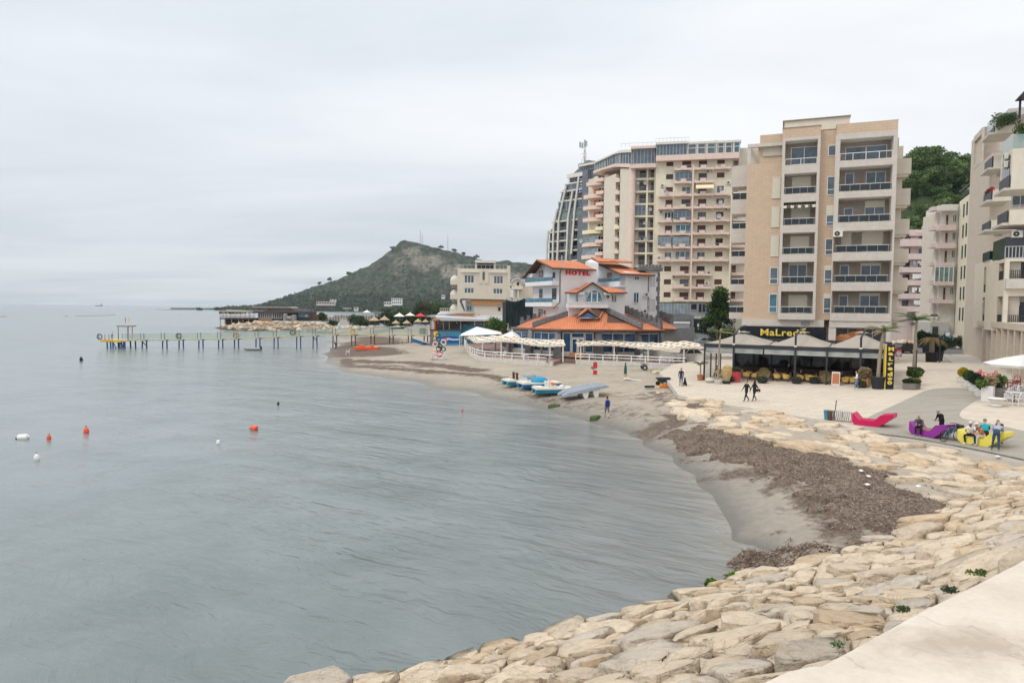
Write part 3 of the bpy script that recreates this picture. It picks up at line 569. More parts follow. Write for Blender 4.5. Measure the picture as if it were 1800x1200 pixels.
def rock_mesh(poly,hgt,lod,seed,mat,tilt,sharp=.17):
 v,f=ICO[lod];r_=np.random.default_rng(seed)
 th=np.arctan2(v[:,1],v[:,0]);rho=np.hypot(v[:,0],v[:,1]);Rr=np.full(len(v),9.0)
 for i in range(len(poly)):
  a,b_=poly[i-1],poly[i];nx,ny=b_[1]-a[1],-(b_[0]-a[0]);L=math.hypot(nx,ny)
  if L<1e-6:continue
  nx,ny=nx/L,ny/L;dd=a[0]*nx+a[1]*ny
  if dd<0:nx,ny,dd=-nx,-ny,-dd
  cs=np.cos(th)*nx+np.sin(th)*ny;Rr=np.minimum(Rr,np.where(cs>.05,dd/np.maximum(cs,.05),9))
 rm=Rr.mean();Rr=np.minimum(Rr,rm*1.55)
 p=np.stack([np.cos(th)*Rr*rho**sharp,np.sin(th)*Rr*rho**sharp,np.sign(v[:,2])*np.abs(v[:,2])**.24*hgt],1)
 for _ in range(6):
  n_=r_.normal(size=3);n_[2]=abs(n_[2])*.9+.12;n_/=np.linalg.norm(n_)
  s_=p@n_;d0=s_.max()*r_.uniform(.78,.95);ov=np.maximum(s_-d0,0);p-=np.outer(ov,n_)
 q=p/max(.5,rm)+r_.uniform(0,50,3)
 nv=p/(np.linalg.norm(p,axis=1,keepdims=True)+1e-9)
 p+=nv*((fbm(q*1.3,2)-.5)*.13*rm)[:,None]+nv*((fbm(q*7,4,.6)-.5)*.075*rm)[:,None]
 st_=np.abs(fbm(q*np.array([2,2,5.0]),3)-.5);p-=nv*(np.clip(.05-st_,0,1)*1.1*rm*.8)[:,None]
 p[:,2]+=p[:,0]*tilt[0]+p[:,1]*tilt[1]
 me=bpy.data.meshes.new('boulder');me.from_pydata(p.tolist(),[],f);me.materials.append(MAT[mat]);me.polygons.foreach_set('use_smooth',[True]*len(f));me.update();return me
def lay_out(n_try,sampler,rmin,rmax,ax,stretch,seed):
 r_=np.random.default_rng(seed);pts=[];rad=[]
 A=np.array([[ax[0]/stretch,ax[1]/stretch],[-ax[1],ax[0]]])
 for _ in range(n_try):
  q=sampler(r_);rr_=rmin+(rmax-rmin)*r_.random()**2.0;e=A@q
  if pts:
   d=np.hypot(*(np.array(pts)-e).T)
   if(d<(np.array(rad)+rr_)*.80).any():continue
  pts.append(e);rad.append(rr_)
 pts=np.array(pts);rad=np.array(rad);iA=np.linalg.inv(A);cells=[]
 for i in range(len(pts)):
  mx=rad[i]*1.75;poly=[(-mx,-mx),(mx,-mx),(mx,mx),(-mx,mx)]
  d=pts-pts[i];dn=np.hypot(*d.T)
  for j in np.argsort(dn)[1:26]:
   if dn[j]>3.2*rmax:break
   w_=rad[i]/(rad[i]+rad[j]);nx,ny=d[j]/dn[j];poly=clip(poly,nx,ny,dn[j]*w_-.013)
   if len(poly)<3:break
  if len(poly)>=3:cells.append((iA@pts[i],[tuple(iA@np.array(q))for q in poly],rad[i]))
 return cells
ROCKS=[]
tv=(toew[8]-toew[2]).normalized()
sl=np.array([[[q.x,q.y,q.z]for q in(slope(i/120,j/40)for j in range(41))]for i in range(121)])
def slope_z(x,y):
 d=(sl[...,0]-x)**2+(sl[...,1]-y)**2;i=np.unravel_index(np.argmin(d),d.shape);return sl[i][2]
def smp(r_):q=slope(r_.random()*.88,r_.random()*.955+.045);return np.array([q.x,q.y])
for c_,poly,rd in lay_out(14000,smp,.19,.78,(tv.x,tv.y),1.55,3):ROCKS.append((c_,poly,rd,slope_z(*c_),0))
ub=[PP(x,y)for x,y in[(1190,698),(1240,704),(1290,714),(1345,723),(1400,734),(1450,742),(1500,757),(1560,768),(1620,778),(1690,800),(1760,815),(1830,822)]]
lb=[G(x,y)for x,y in[(1192,716),(1240,742),(1290,757),(1330,768),(1390,784),(1440,794),(1500,806),(1560,832),(1620,856),(1680,872),(1760,878),(1830,872)]]
def smp2(r_):
 s=r_.random()*(len(ub)-1.001);i=int(s);f=s-i;k=r_.random();q=ub[i].lerp(ub[i+1],f).lerp(lb[i].lerp(lb[i+1],f),k);return np.array([q.x,q.y])
tv2=(ub[-1]-ub[0]).normalized()
for c_,poly,rd in lay_out(2600,smp2,.42,1.0,(tv2 .x,tv2 .y),1.35,5):
 if random.random()<.70:ROCKS.append((c_,poly,rd*.8,float(gz(*c_))-.02,1))
for x,y,rd in[(1650,880,.5),(1635,897,.28),(1585,815,.5),(1655,843,.55),(1700,848,.5),(1560,822,.45),(1210,672,.6),(1155,655,.7),(1140,648,.6),(1170,664,.7),(1185,668,.6),(1160,690,.4),(1240,712,.5),(1205,690,.5),(1222,707,.8)]:
 q=G(x,y);k=random.random();ROCKS.append(((q.x,q.y),[(rd*math.cos(a_)*(1+.25*random.random()),rd*.75*math.sin(a_))for a_ in np.linspace(0,2*math.pi,8)[:-1]],rd,q.z,2))
def app(rk):d=math.hypot(rk[0][0],rk[0][1]);return rk[2]/max(d,2)
vis=[]
for rk in ROCKS:
 q=CM.inverted()@Vector((rk[0][0],rk[0][1],rk[3]));px,py=900-q.x/q.z*1200,600+q.y/q.z*1200 if q.z<0 else 9e9
 if q.z<0 and-150<px<2050 and 500<py<1420:vis.append((app(rk),rk,px,py))
vis.sort(key=lambda a_:-a_[0]);print('rocks',len(ROCKS),'in view',len(vis))
rest=[]
for n_,(ap,rk,px,py)in enumerate(vis):
 c_,poly,rd,z,kind=rk;r_=random.random();mat='rock_cream'if r_<.62 else('rock_tan'if r_<.87 else 'rock_grey')
 if kind==2:mat='rock_grey'if r_<.5 else 'rock_cream'
 rm=np.mean([math.hypot(*q)for q in poly])
 hg=rm*(random.uniform(.26,.40)if kind==0 else random.uniform(.20,.38)if kind==1 else .55)
 tl=(random.gauss(0,.10),random.gauss(0,.10))
 if kind==0 and z<.7:hg*=.62
 if kind==0:
  gx=slope_z(c_[0]+.5,c_[1])-slope_z(c_[0]-.5,c_[1]);gy=slope_z(c_[0],c_[1]+.5)-slope_z(c_[0],c_[1]-.5);tl=(tl[0]+gx*.75,tl[1]+gy*.75)
 ppm=1200/max(2,math.hypot(*c_))*rd;lod=5 if ppm>95 else 4 if ppm>26 else 3
 me=rock_mesh(poly,hg,lod,100+n_,mat,tl)
 o=bpy.data.objects.new('boulder',me);o.location=(c_[0],c_[1],z-(hg*.15 if kind==0 else hg*.35 if kind==1 else hg*.3)+random.gauss(0,.06)*rd)
 if n_<298:
  COL.objects.link(o)
  if kind==0 and z<.55:tag(o,'wet limestone boulder with dark algae at the waterline','boulder','algae boulders at the waterline')
  elif kind==0 and z>4.3:tag(o,'large weathered limestone boulder close under the concrete ledge','boulder','boulders under the concrete ledge')
  elif kind==0:tag(o,'weathered limestone boulder packed on the sea wall slope','boulder','boulders of the sea wall slope')
  elif kind==1:tag(o,'flat pale stone bedded along the broken plaza edge','stone','flat stones along the plaza edge')
  else:tag(o,'loose stone lying beside the seagrass and the plaza path','stone','loose stones on the beach')
 else:rest.append(o)
if rest:
 mb=MB()
 for o in rest:mb.add([v.co+o.location for v in o.data.vertices],[tuple(p.vertices)for p in o.data.polygons],o.data.materials[0].name)
 o=mb.build('small_boulders',None,None,True);o['kind']='stuff'
 # dead seagrass washed up in a thick brown mat
m,t,b=base_mat('seagrass');pos=N(t,'ShaderNodeNewGeometry').outputs['Position']
f=mth(t,'ADD',mth(t,'MULTIPLY',tex_noise(t,pos,9,6,.78,.6),.6),mth(t,'MULTIPLY',tex_noise(t,pos,1.1,4,.6),.4))
t.links.new(ramp(t,f,[(.30,(.068,.050,.040)),(.46,(.175,.128,.099)),(.58,(.27,.208,.165)),(.72,(.40,.335,.275))]),b.inputs['Base Color']);b.inputs['Roughness'].default_value=.95;b.inputs['Specular IOR Level'].default_value=.15
bumpn(t,b,tex_noise(t,pos,16,5,.8),1.0,.07)
def mat_of_weed(name,poly,thick,step,seed,flakes):
 pw=[tuple(G(x,y)[:2])for x,y in poly]
 xs=[q[0]for q in pw];ys=[q[1]for q in pw]
 X,Y=np.meshgrid(np.arange(min(xs)-1,max(xs)+1,step),np.arange(min(ys)-1,max(ys)+1,step),indexing='ij')
 dd=segdist(X,Y,pw+pw[:1])*np.where(inpoly(X,Y,pw),1,-1)
 nz=fbm(np.stack([X*.9,Y*.9,X*0+seed],-1),5,.6);nz2=fbm(np.stack([X*3,Y*3,X*0+seed],-1),3,.6)
 e=dd+(nz-.5)*4.6+(nz2-.5)*1.6
 Z=gz(X,Y)+np.where(e>0,.04+thick*np.tanh(e/.9)*(.55+.9*(nz-.3))+(nz2-.5)*.10,-.12+e*.05)
 o=grid_mesh(name,X,Y,Z,'seagrass',keep=e>-.3);o['kind']='stuff'
 r_=np.random.default_rng(seed);mb=MB();ok=np.argwhere(e>-.8);ch=ok[r_.integers(0,len(ok),flakes)]
 for(i,j)in ch:
  if e[i,j]<0 and r_.random()>.25:continue
  c_=Vector((X[i,j]+r_.uniform(-.5,.5)*step,Y[i,j]+r_.uniform(-.5,.5)*step,max(Z[i,j],float(Z[i,j]if e[i,j]>0 else Z[i,j]+.14))+r_.uniform(.0,.05)))
  a_=r_.uniform(0,6.28);L=r_.uniform(.03,.085);d1=Vector((math.cos(a_),math.sin(a_),r_.uniform(-.35,.45)))*L;d2=Vector((-math.sin(a_),math.cos(a_),r_.uniform(-.4,.4)))*L*.16
  mb.quad(c_-d1-d2,c_+d1-d2,c_+d1+d2,c_-d1+d2,'weed_light'if r_.random()<.45 else 'weed_dark')
 mb.build(name.replace('mat','blades'))['kind']='stuff'
M('weed_light',(.36,.28,.215),.95,.3,3);M('weed_dark',(.11,.075,.056),.95,.3,3)
mat_of_weed('seagrass_mat',[(1186,766),(1230,752),(1290,762),(1370,776),(1440,795),(1500,812),(1555,836),(1610,862),(1680,880),(1715,895),(1690,920),(1640,935),(1560,948),(1520,940),(1490,915),(1450,880),(1400,850),(1340,822),(1270,812),(1215,790)],.17,.09,4,22000)
mat_of_weed('seagrass_mat',[(1312,1000),(1350,978),(1400,972),(1450,968),(1520,950),(1580,935),(1620,945),(1560,962),(1480,985),(1430,1000),(1370,1012),(1330,1018)],.14,.06,9,10000)
# leaves and trees
def leaves(mb,cs,n,size,mats,flat=.0,r_=None):
 r_=r_ or rng;tot=sum((c[3]*c[4]*c[5])**(2/3)for c in cs)
 for c in cs:
  k=max(4,int(n*(c[3]*c[4]*c[5])**(2/3)/tot))
  d=r_.normal(size=(k,3));d/=np.linalg.norm(d,axis=1,keepdims=True);rad=r_.random(k)**.42
  p=d*rad[:,None]*np.array(c[3:6])+np.array(c[:3])
  a=r_.normal(size=(k,3));a[:,2]*=(1-flat);a+=d*.4;a/=np.linalg.norm(a,axis=1,keepdims=True)
  q=np.cross(a,r_.normal(size=(k,3)));q/=np.linalg.norm(q,axis=1,keepdims=True)
  s=size*(.6+.8*r_.random(k))[:,None]
  v=np.stack([p-a*s,p+q*s*.55,p+a*s,p-q*s*.55],1).reshape(-1,3)
  m_=mats[int(r_.random()*len(mats))]
  mb.add(v,[(4*i,4*i+1,4*i+2,4*i+3)for i in range(k)],m_)
def clumps(r_,n,rx,ry,z0,z1,cr,shape='round'):
 out=[]
 for _ in range(n):
  t_=r_.random();z=z0+(z1-z0)*t_
  if shape=='round':k=math.sqrt(max(.02,1-(2*t_-1)**2))
  elif shape=='cone':k=1.02-t_*.92
  else:k=.55+.45*math.sin(math.pi*min(1,t_*1.1))
  a=r_.uniform(0,6.28);rr_=math.sqrt(r_.random())*k;c_=cr*(.65+.7*r_.random())
  out.append((rx*rr_*math.cos(a),ry*rr_*math.sin(a),z,c_,c_,c_*.75))
 return out
def tree(name,label,loc,h,rx,kind='round',mats=('leaf_mid','leaf_dark'),n=3000,ls=.22,z0=.3,nc=26,seed=1,group=None,tr=.16,cat='tree'):
 r_=np.random.default_rng(seed);t_=thing(name,label,cat,loc,0,group)
 mb=MB();top=Vector((r_.normal()*.04*h,r_.normal()*.04*h,h*.82))
 mb.tube([(0,0,-.2),(r_.normal()*.02*h,r_.normal()*.02*h,h*.3),(top.x*.6,top.y*.6,h*.55),top],[tr,tr*.8,tr*.5,tr*.15],'bark',7)
 cs=clumps(r_,nc,rx,rx,h*z0+.1*h,h*.94,rx*.38,kind)
 for c in cs[::3]:
  zb=min(c[2]*.8,h*.55);mb.tube([(top.x*zb/h,top.y*zb/h,zb),((c[0]+top.x)*.45,(c[1]+top.y)*.45,(zb+c[2])*.52),c[:3]],[tr*.38,tr*.22,tr*.07],'bark',5)
 mb.build('trunk',t_)
 mb=MB();leaves(mb,cs,n,ls,mats,r_=r_);mb.build('crown',t_);return t_
def bush(name,label,loc,rx,ry,h,mats,n=900,ls=.1,seed=1,group=None,cat='bush',nc=12):
 r_=np.random.default_rng(seed);mb=MB()
 cs=[(r_.uniform(-1,1)*rx*.6,r_.uniform(-1,1)*ry*.6,h*(.3+.45*r_.random()),rx*.5,ry*.5,h*.35)for _ in range(nc)]
 leaves(mb,cs,n,ls,mats,r_=r_)
 for _ in range(5):a=r_.uniform(0,6.28);mb.tube([(0,0,-.05),(rx*.5*math.cos(a),ry*.5*math.sin(a),h*.6)],[.02+.01*h,.006],'bark',4)
 o=mb.build(name);o.location=loc;tag(o,label,cat,group);return o
 # far hill across the bay
hr=[(300,541),(350,541.3),(385,541.5),(420,541),(455,538),(480,531),(500,525),(520,517),(545,506),(575,496),(605,485),(630,473),(650,463),(672,446),(690,432),(704,421),(712,419),(722,422),(735,424),(748,428),(765,433),(780,438),(800,440),(815,446),(840,453),(870,457),(905,459),(935,466),(960,472),(1000,482),(1060,505),(1150,530)]
SH0,RID=1480.0,1900.0
na_,nd_=420,90
hx=np.linspace(300,1150,na_);hy=np.interp(hx,[q[0]for q in hr],[q[1]for q in hr])
X=np.zeros((na_,nd_));Y=X.copy();Z=X.copy()
for i in range(na_):
 top=D(hx[i],hy[i],RID);lowness=max(2.0,top.z)
 sh=SH0+60*math.sin(hx[i]*.02)+(200 if hx[i]<440 else 0)*(1-min(1,max(0,(hx[i]-380)/60)))
 for j in range(nd_):
  f=j/(nd_-1)*1.35;y=sh+(RID-sh)*f;k=min(f,1)
  X[i,j]=top.x/RID*y;Y[i,j]=y;Z[i,j]=(-.5+(lowness+.5)*(k**1.18)*(1 if f<=1 else 1-(f-1)*1.6))
nz=fbm(np.stack([X/120,Y/120,X*0],-1),5,.55)-.5;rg=np.abs(fbm(np.stack([X/70,Y/200,X*0+9],-1),4,.55)-.5)
prof=np.clip(Z/60,0,1)*np.clip((RID*1.01-Y)/60,.12,1)
Z=Z+prof*(nz*46-rg*66)+np.clip(Z/30,0,1)*(fbm(np.stack([X/14,Y/14,X*0],-1),3)-.5)*6
bare=np.zeros(X.shape)
for px,py,s_,am in[(722,440,26,.8),(735,455,20,1.0),(700,450,30,.55),(760,455,24,1.0),(745,470,18,.7),(790,475,20,1.0),(805,470,16,.9),(700,480,16,.6),(640,490,14,.4),(900,480,22,.9),(930,490,20,.8),(660,470,30,.35),(600,500,25,.3),(497,533,5,.9),(545,520,14,.3)]:
 q=D(px,py,1750);bare=np.maximum(bare,am*np.exp(-(((X/Y*1750-q.x)/(s_*1.46))**2+((Z-q.z)/(s_*1.1))**2)))
m,t,b=base_mat('hillside');pos=N(t,'ShaderNodeNewGeometry').outputs['Position'];at=N(t,'ShaderNodeAttribute',attribute_name='bare').outputs['Fac'];nrm=N(t,'ShaderNodeNewGeometry').outputs['Normal']
n1_=tex_noise(t,pos,.018,6,.65);n2_=tex_noise(t,pos,.075,6,.7)
scrub=ramp(t,n2_,[(.34,(.018,.030,.020)),(.48,(.034,.048,.028)),(.58,(.080,.080,.055)),(.70,(.14,.125,.095))])
rockc=ramp(t,n2_,[(.34,(.07,.075,.045)),(.46,(.165,.152,.122)),(.66,(.32,.285,.225))])
hm=ramp(t,mth(t,'ADD',mth(t,'MULTIPLY',at,.58),mth(t,'MULTIPLY',mth(t,'SUBTRACT',n1_,.5),1.1)),[(.20,0.0),(.50,1.0)])
t.links.new(mixc(t,hm,scrub,rockc),b.inputs['Base Color']);b.inputs['Roughness'].default_value=.95;b.inputs['Specular IOR Level'].default_value=.1
bumpn(t,b,n2_,1.0,5)
hill=grid_mesh('hill',X,Y,Z,'hillside',{'bare':bare});hill['kind']='structure'
mb=MB();r_=np.random.default_rng(3);cnt=0
for _ in range(9000):
 i,j=r_.integers(0,na_),r_.integers(2,66);z=Z[i,j]
 if z<.8:continue
 dens=.95 if z<40 else .42 if z<75 else .16
 dens*=1-.85*bare[i,j]
 if r_.random()>dens or hx[i]<395:continue
 s_=r_.uniform(1.4,4.3)*(1.25 if z<45 else .8);c_=(X[i,j]+r_.uniform(-2,2),Y[i,j]+r_.uniform(-2,2),z+s_*.45)
 leaves(mb,[(*c_,s_,s_,s_*.85)],12,s_*.62,['leaf_scrub','leaf_dark','leaf_olive']if z<60 else['leaf_scrub','leaf_olive'],r_=r_);cnt+=1
o=mb.build('hillside_scrub');o['kind']='stuff'
def hill_at(px,py):
 i=int(np.clip(np.searchsorted(hx,px),1,na_-1));d=ray(px,py)
 for j in range(nd_):
  q=C0+d*(Y[i,j]/d.y)
  if Z[i,j]>=q.z:return Vector((X[i,j],Y[i,j],Z[i,j]))
 return Vector((X[i,66],Y[i,66],Z[i,66]))
for k,(px,py)in enumerate([(561,489),(579,485),(613,472),(838,452),(816,445),(800,441),(690,437),(775,440)]):
 i=int(np.argmin(abs(hx-px)));j=int(np.argmax((Z[i,:80]-CAMZ)/Y[i,:80]));q=Vector((X[i,j],Y[i,j],Z[i,j]-1))
 tree('hilltop_tree',['lone round tree on the hill skyline, farthest out to sea','second lone tree on the skyline of the hill slope','lone tree higher up the skyline of the hill','dark round tree on the saddle right of the hill top','tree clump by the right end of the hill crest','bushy tree beside the second radio mast','small tree left of the bare summit','low tree on the crest between the masts'][k],q,11 if k<4 else 9,7,'round',('leaf_dark','leaf_scrub'),260,1.6,.25,10,40+k,'lone trees on the hill skyline',.5)
def mast(label,px,py0,py1,y,wd):
 a,c=D(px,py1,y),D(px,py0,y);h=c.z-a.z;t_=thing('radio_mast',label,'mast',a,0,'radio masts on the hill');mb=MB()
 for sx_,sy_ in((-1,-1),(1,-1),(1,1),(-1,1)):mb.tube([(sx_*wd,sy_*wd,-3),(sx_*wd*.35,sy_*wd*.35,h)],.22,'steel',4)
 for k in range(9):
  z0,z1=h*k/9,h*(k+1)/9;s0=wd*(1-.65*k/9)
  mb.bar((-s0,-s0,z0),(s0,-s0,z1),.13,'steel');mb.bar((s0,-s0,z0),(-s0,-s0,z1),.13,'steel')
 mb.build('lattice',t_);mb=MB()
 for k in range(3):mb.box(-.9,.9,-1.2,-.5,h*(.72+.09*k),h*(.77+.09*k),'frame_white')
 mb.build('antenna',t_)
mast('tall lattice radio mast just right of the hill summit',739,404,428,1895,1.6);mast('slim lattice radio mast on the crest farther right',787,413,440,1895,1.5);mast('short radio mast beside the hill summit',742.5,411,428,1890,1.2)
def villa(label,px0,px1,py0,py1,dep,mat='whitepaint',nw=4,y=None,rows=1):
 a,c=D(px0,py1,y),D(px1,py0,y);wd,h=c.x-a.x,c.z-a.z
 t_=thing('hillside_house',label,'house',(a.x,a.y,a.z));mb=MB();mb.box(0,wd,0,dep,-3,h*.97,mat);mb.build('wall',t_)
 mb=MB();mb.box(-.4,wd+.4,-.4,dep+.4,h*.97,h,'offwhite');mb.build('roof',t_)
 for r0 in range(rows):
  for k in range(nw):mb=MB();u=wd*(k+.5)/nw;mb.box(u-wd/nw*.28,u+wd/nw*.28,-.25,.1,h*(r0+.2)/rows,h*(r0+.72)/rows,'glass_dark');mb.build('window',t_)
YH=1500
villa('white villa with arches low on the wooded hillside',688,706,524,534,12,'whitepaint',5,1520,2)
villa('white terrace wing left of the hillside villa',675,688,530,536,8,'offwhite',3,1518)
villa('long low pale building at the foot of the hill',556,588,530,534.5,10,'pinkpale',7,1500)
villa('small white boathouse on the far shore',598,616,541,545.6,8,'whitepaint',4,1478)
villa('tiny domed hut on the far shore',622,629,540,544,6,'offwhite',1,1478)
villa('small white house high among the hillside trees',776,782,518,523,8,'whitepaint',2,1560)
villa('pale house tucked beside the low building on the far shore',580,590,526,529,6,'whitepaint',2,1520)
mb=MB()
for k in range(60):
 px=276+k*2.05;q=P(px,541.6,0);q=D(px,540.6+(px-276)*.004,1450);q.z=0
 s_=random.uniform(.6,1.6);mb.ball((q.x,q.y,0),3.0,3,s_,'greystone',6,4)
o=mb.build('breakwater');tag(o,'low dark breakwater of rocks running out from the far shore','breakwater')
for k,px in enumerate([351,382,392]):
 q=D(px,541,1400);q.z=0
 bush('shore_bush',['dark clump of trees near the tip of the breakwater','dark trees on the breakwater beside the pier cafe','low trees where the breakwater joins the shore'][k],q,9,5,6+k,['leaf_dark','leaf_scrub'],200,1.4,80+k,'bushes on the far breakwater')
a=P(174,536.3,0);a=D(174,536,5200);a.z=0
t_=thing('cargo_ship','small grey cargo ship on the horizon','ship',a);mb=MB();mb.profile([(-26,0),(24,0),(29,6.5),(23,6),(20,5),(-20,5),(-27,7)],-4,4,'slate');mb.build('hull',t_)
mb=MB();mb.box(14,22,-3.5,3.5,5,14,'greypaint');mb.box(16,19,-2,2,14,18,'greypaint');mb.build('bridge',t_);mb=MB();mb.bar((-16,0,5),(-16,0,12),.4,'slate');mb.bar((0,0,5),(0,0,11),.4,'slate');mb.build('mast',t_)
for k,(x0,x1,y0)in enumerate([(134,172,556),(176,204,554.6),(1,12,556.4),(114,120,556)]):
 mb=MB();n_=int((x1-x0)/1.4)+2
 for j in range(n_):q=P(x0+(x1-x0)*j/n_,y0+random.uniform(-.25,.25)-(.8*j/n_ if k<2 else 0),0);mb.ball((q.x,q.y,.05),random.uniform(.5,1.1),.4,.22,'slate',6,4)
 tag(mb.build('float_line'),['long dark line of floats far out beyond the pier head','thin dark line of floats, nearer the pier cafe','short dark float line at the far left edge','stub of a float line left of the long one'][k],'float line')
 # headland with the pier restaurant
hp=[(378,577),(400,580),(425,581.5),(450,582),(480,583),(520,583),(560,584),(600,588),(650,586),(700,584)]
y0s=[P(x,y,0)for x,y in hp]
NX,NJ=120,36
px_=np.linspace(378,700,NX);ry=np.interp(px_,[q[0]for q in hp],[q[1]for q in hp])
X=np.zeros((NX,NJ));Y=X.copy();Z=X.copy()
for i in range(NX):
 q=P(px_[i],ry[i],0);wid=26*min(1,.25+(px_[i]-378)/40)
 tz=np.interp(px_[i],[378,392,410,440,470,560,590,700],[.2,1.0,2.2,2.8,3.3,3.2,2.2,1.4])
 for j in range(NJ):
  f=j/(NJ-1);y=q.y+wid*f;X[i,j]=q.x*y/q.y;Y[i,j]=y;Z[i,j]=tz*min(1,f*4.0)*(1 if f<.86 else max(-.4,1-(f-.86)*11))-.15
Z+=np.clip(Z,0,.6)*(fbm(np.stack([X*.6,Y*.6,X*0],-1),4)-.5)*2.0
m,t,b=base_mat('headland');pos=N(t,'ShaderNodeNewGeometry').outputs['Position'];s3=N(t,'ShaderNodeSeparateXYZ');t.links.new(pos,s3 .inputs[0])
nn_=tex_noise(t,pos,.9,6,.7);c=ramp(t,nn_,[(.36,(.10,.08,.06)),(.5,(.30,.245,.18)),(.64,(.50,.42,.32))])
c=mixc(t,ramp(t,mth(t,'ADD',s3 .outputs[2],mth(t,'MULTIPLY',nn_,-.9)),[(.0,1.0),(.9,0.0)]),c,(.07,.058,.045));t.links.new(c,b.inputs['Base Color']);b.inputs['Roughness'].default_value=.95
bumpn(t,b,nn_,1.0,.5)
o=grid_mesh('headland',X,Y,Z,'headland');o['kind']='structure'
hv=np.random.default_rng(12);rp_=[rock_mesh([(math.cos(a_)*(1+.3*hv.random()),.8*math.sin(a_))for a_ in np.linspace(0,6.28,8)[:-1]],.6,2,700+k,['rock_cream','rock_tan','rock_grey'][k%3],(0,0))for k in range(6)]
for k in range(150):
 i=hv.integers(4,104);j=int(hv.integers(0,11));s_=hv.uniform(.45,1.1)
 o=bpy.data.objects.new('headland_boulder',rp_[k%6]);COL.objects.link(o);o.location=(X[i,j],Y[i,j],Z[i,j]+.15*s_);o.scale=(s_,s_,s_);o.rotation_euler=(hv.uniform(-.4,.4),hv.uniform(-.4,.4),hv.uniform(0,6.28))
 tag(o,'pale boulder on the bank below the pier restaurant','boulder','boulders of the headland bank')
HY=268.0
def hz(px,py):return D(px,py,HY)
o=hz(385,566);Rf=Fr((o.x,o.y,0),0);cf=lambda X_,Y_:(370+X_/9.0,530+Y_/9.0)
Rf.thing('waterfront_restaurant','long dark timber restaurant on stilts at the tip of the rocky headland','restaurant')
def RU(X_,Y_,v=0):return Rf.U(*cf(X_,Y_),v)
def RW(X_,Y_,v=0):return Rf.W(*cf(X_,Y_),v)
zd=RW(400,262);mb=MB();mb.box(RU(145,260),RU(700,260),0,12,zd-.45,zd,'timber_dark');mb.box(RU(180,300),RU(640,300),2.5,10,.6,zd-.45,'timber_dark');Rf.build(mb,'deck')
for X_ in(150,230,330,440,510,600):mb=MB();mb.tube([(RU(X_,300),.25,0),(RU(X_,300),.25,zd)],.16,'timber',6);Rf.build(mb,'stilt')
mb=MB();zr=RW(400,150);mb.profile([(RU(140,150),zr),(RU(620,150),zr+.1),(RU(620,170),zr-.45),(RU(140,170),zr-.45)],-.4,11,'thatch')
Rf.build(mb,'terrace_roof')
mb=MB();r_=np.random.default_rng(5)
for k in range(110):u=RU(140,150)+r_.random()*(RU(600,150)-RU(140,150));L=r_.uniform(.25,.8);mb.box(u,u+.28,-.42,-.36,zr-.45-L,zr-.4,'thatch')
Rf.build(mb,'reed_fringe')
for X_ in(150,200,250,320,385,470,550,610,625):mb=MB();mb.bar((RU(X_,200),.1,zd),(RU(X_,200),.1,zr),.09,'timber_dark'if X_>600 else 'offwhite');Rf.build(mb,'post')
mb=MB();u0,u1=RU(150,240),RU(700,240)
for z in(.35,.7,1.0):mb.bar((u0,-.1,zd+z),(u1,-.1,zd+z),.05,'timber')
for k in range(46):u=u0+(u1-u0)*k/45;mb.bar((u,-.1,zd),(u,-.1,zd+1.0),.035,'timber')
Rf.build(mb,'railing')
mb=MB();mb.box(RU(705,200),RU(1540,200),3.0,12,RW(900,305),RW(1200,160),'timber_dark');mb.box(RU(1535,220),RU(1740,220),3.2,10,RW(1600,310),RW(1600,205),'brownwood');Rf.build(mb,'wall')
mb=MB();mb.profile([(RU(600,175),RW(600,185)),(RU(690,160),RW(690,160)),(RU(870,145),RW(870,142)),(RU(1310,165),RW(1310,150)),(RU(1540,170),RW(1540,160)),(RU(1540,170),RW(1540,180)),(RU(690,170),RW(690,178))],1.2,12.5,'brownwood');Rf.build(mb,'roof')
mb=MB();mb.profile([(RU(560,80),RW(560,75)),(RU(1190,90),RW(1190,82)),(RU(1240,100),RW(1240,100)),(RU(620,95),RW(620,93))],4,13,'canvas_beige');Rf.build(mb,'upper_canopy')
mb=MB();mb.box(RU(850,110),RU(1480,130),5,12,RW(1000,160),RW(1000,112),'slate');Rf.build(mb,'clerestory')
for X_ in(620,705,870,1210,1545):mb=MB();mb.bar((RU(X_,150),4.4,zd),(RU(X_,150),4.4,RW(X_,88)),.1,'timber_dark');Rf.build(mb,'canopy_post')
for a,c,nx in[(720,930,7),(945,1090,5)]:
 mb=MB();ua,uc,wa_,wc=RU(a,220),RU(c,220),RW(a,268),RW(a,170)
 for k in range(nx+1):u=ua+(uc-ua)*k/nx;mb.box(u-.08,u+.08,2.85,3.0,wa_,wc,'frame_white')
 mb.box(ua,uc,2.86,2.99,wc-.15,wc,'frame_white');mb.box(ua,uc,2.86,2.99,wa_,wa_+.15,'frame_white');w_=Rf.build(mb,'window')
 mb=MB();mb.box(ua,uc,2.93,2.97,wa_,wc,'glass_grey'if a<800 else 'glass_dark');Rf.build(mb,'pane',w_)
mb=MB();mb.box(RU(720,280),RU(935,280),2.6,3.1,RW(800,330),RW(800,275),'orangewood');Rf.build(mb,'brick_base')
mb=MB();mb.box(RU(1350,180),RU(1530,180),2.8,2.98,RW(1400,248),RW(1400,178),'muralblue');mb.box(RU(1380,200),RU(1420,200),2.77,2.8,RW(1400,235),RW(1400,195),'glass_pale');mb.box(RU(1460,200),RU(1500,200),2.77,2.8,RW(1400,240),RW(1400,205),'pinkpale');Rf.build(mb,'poster')
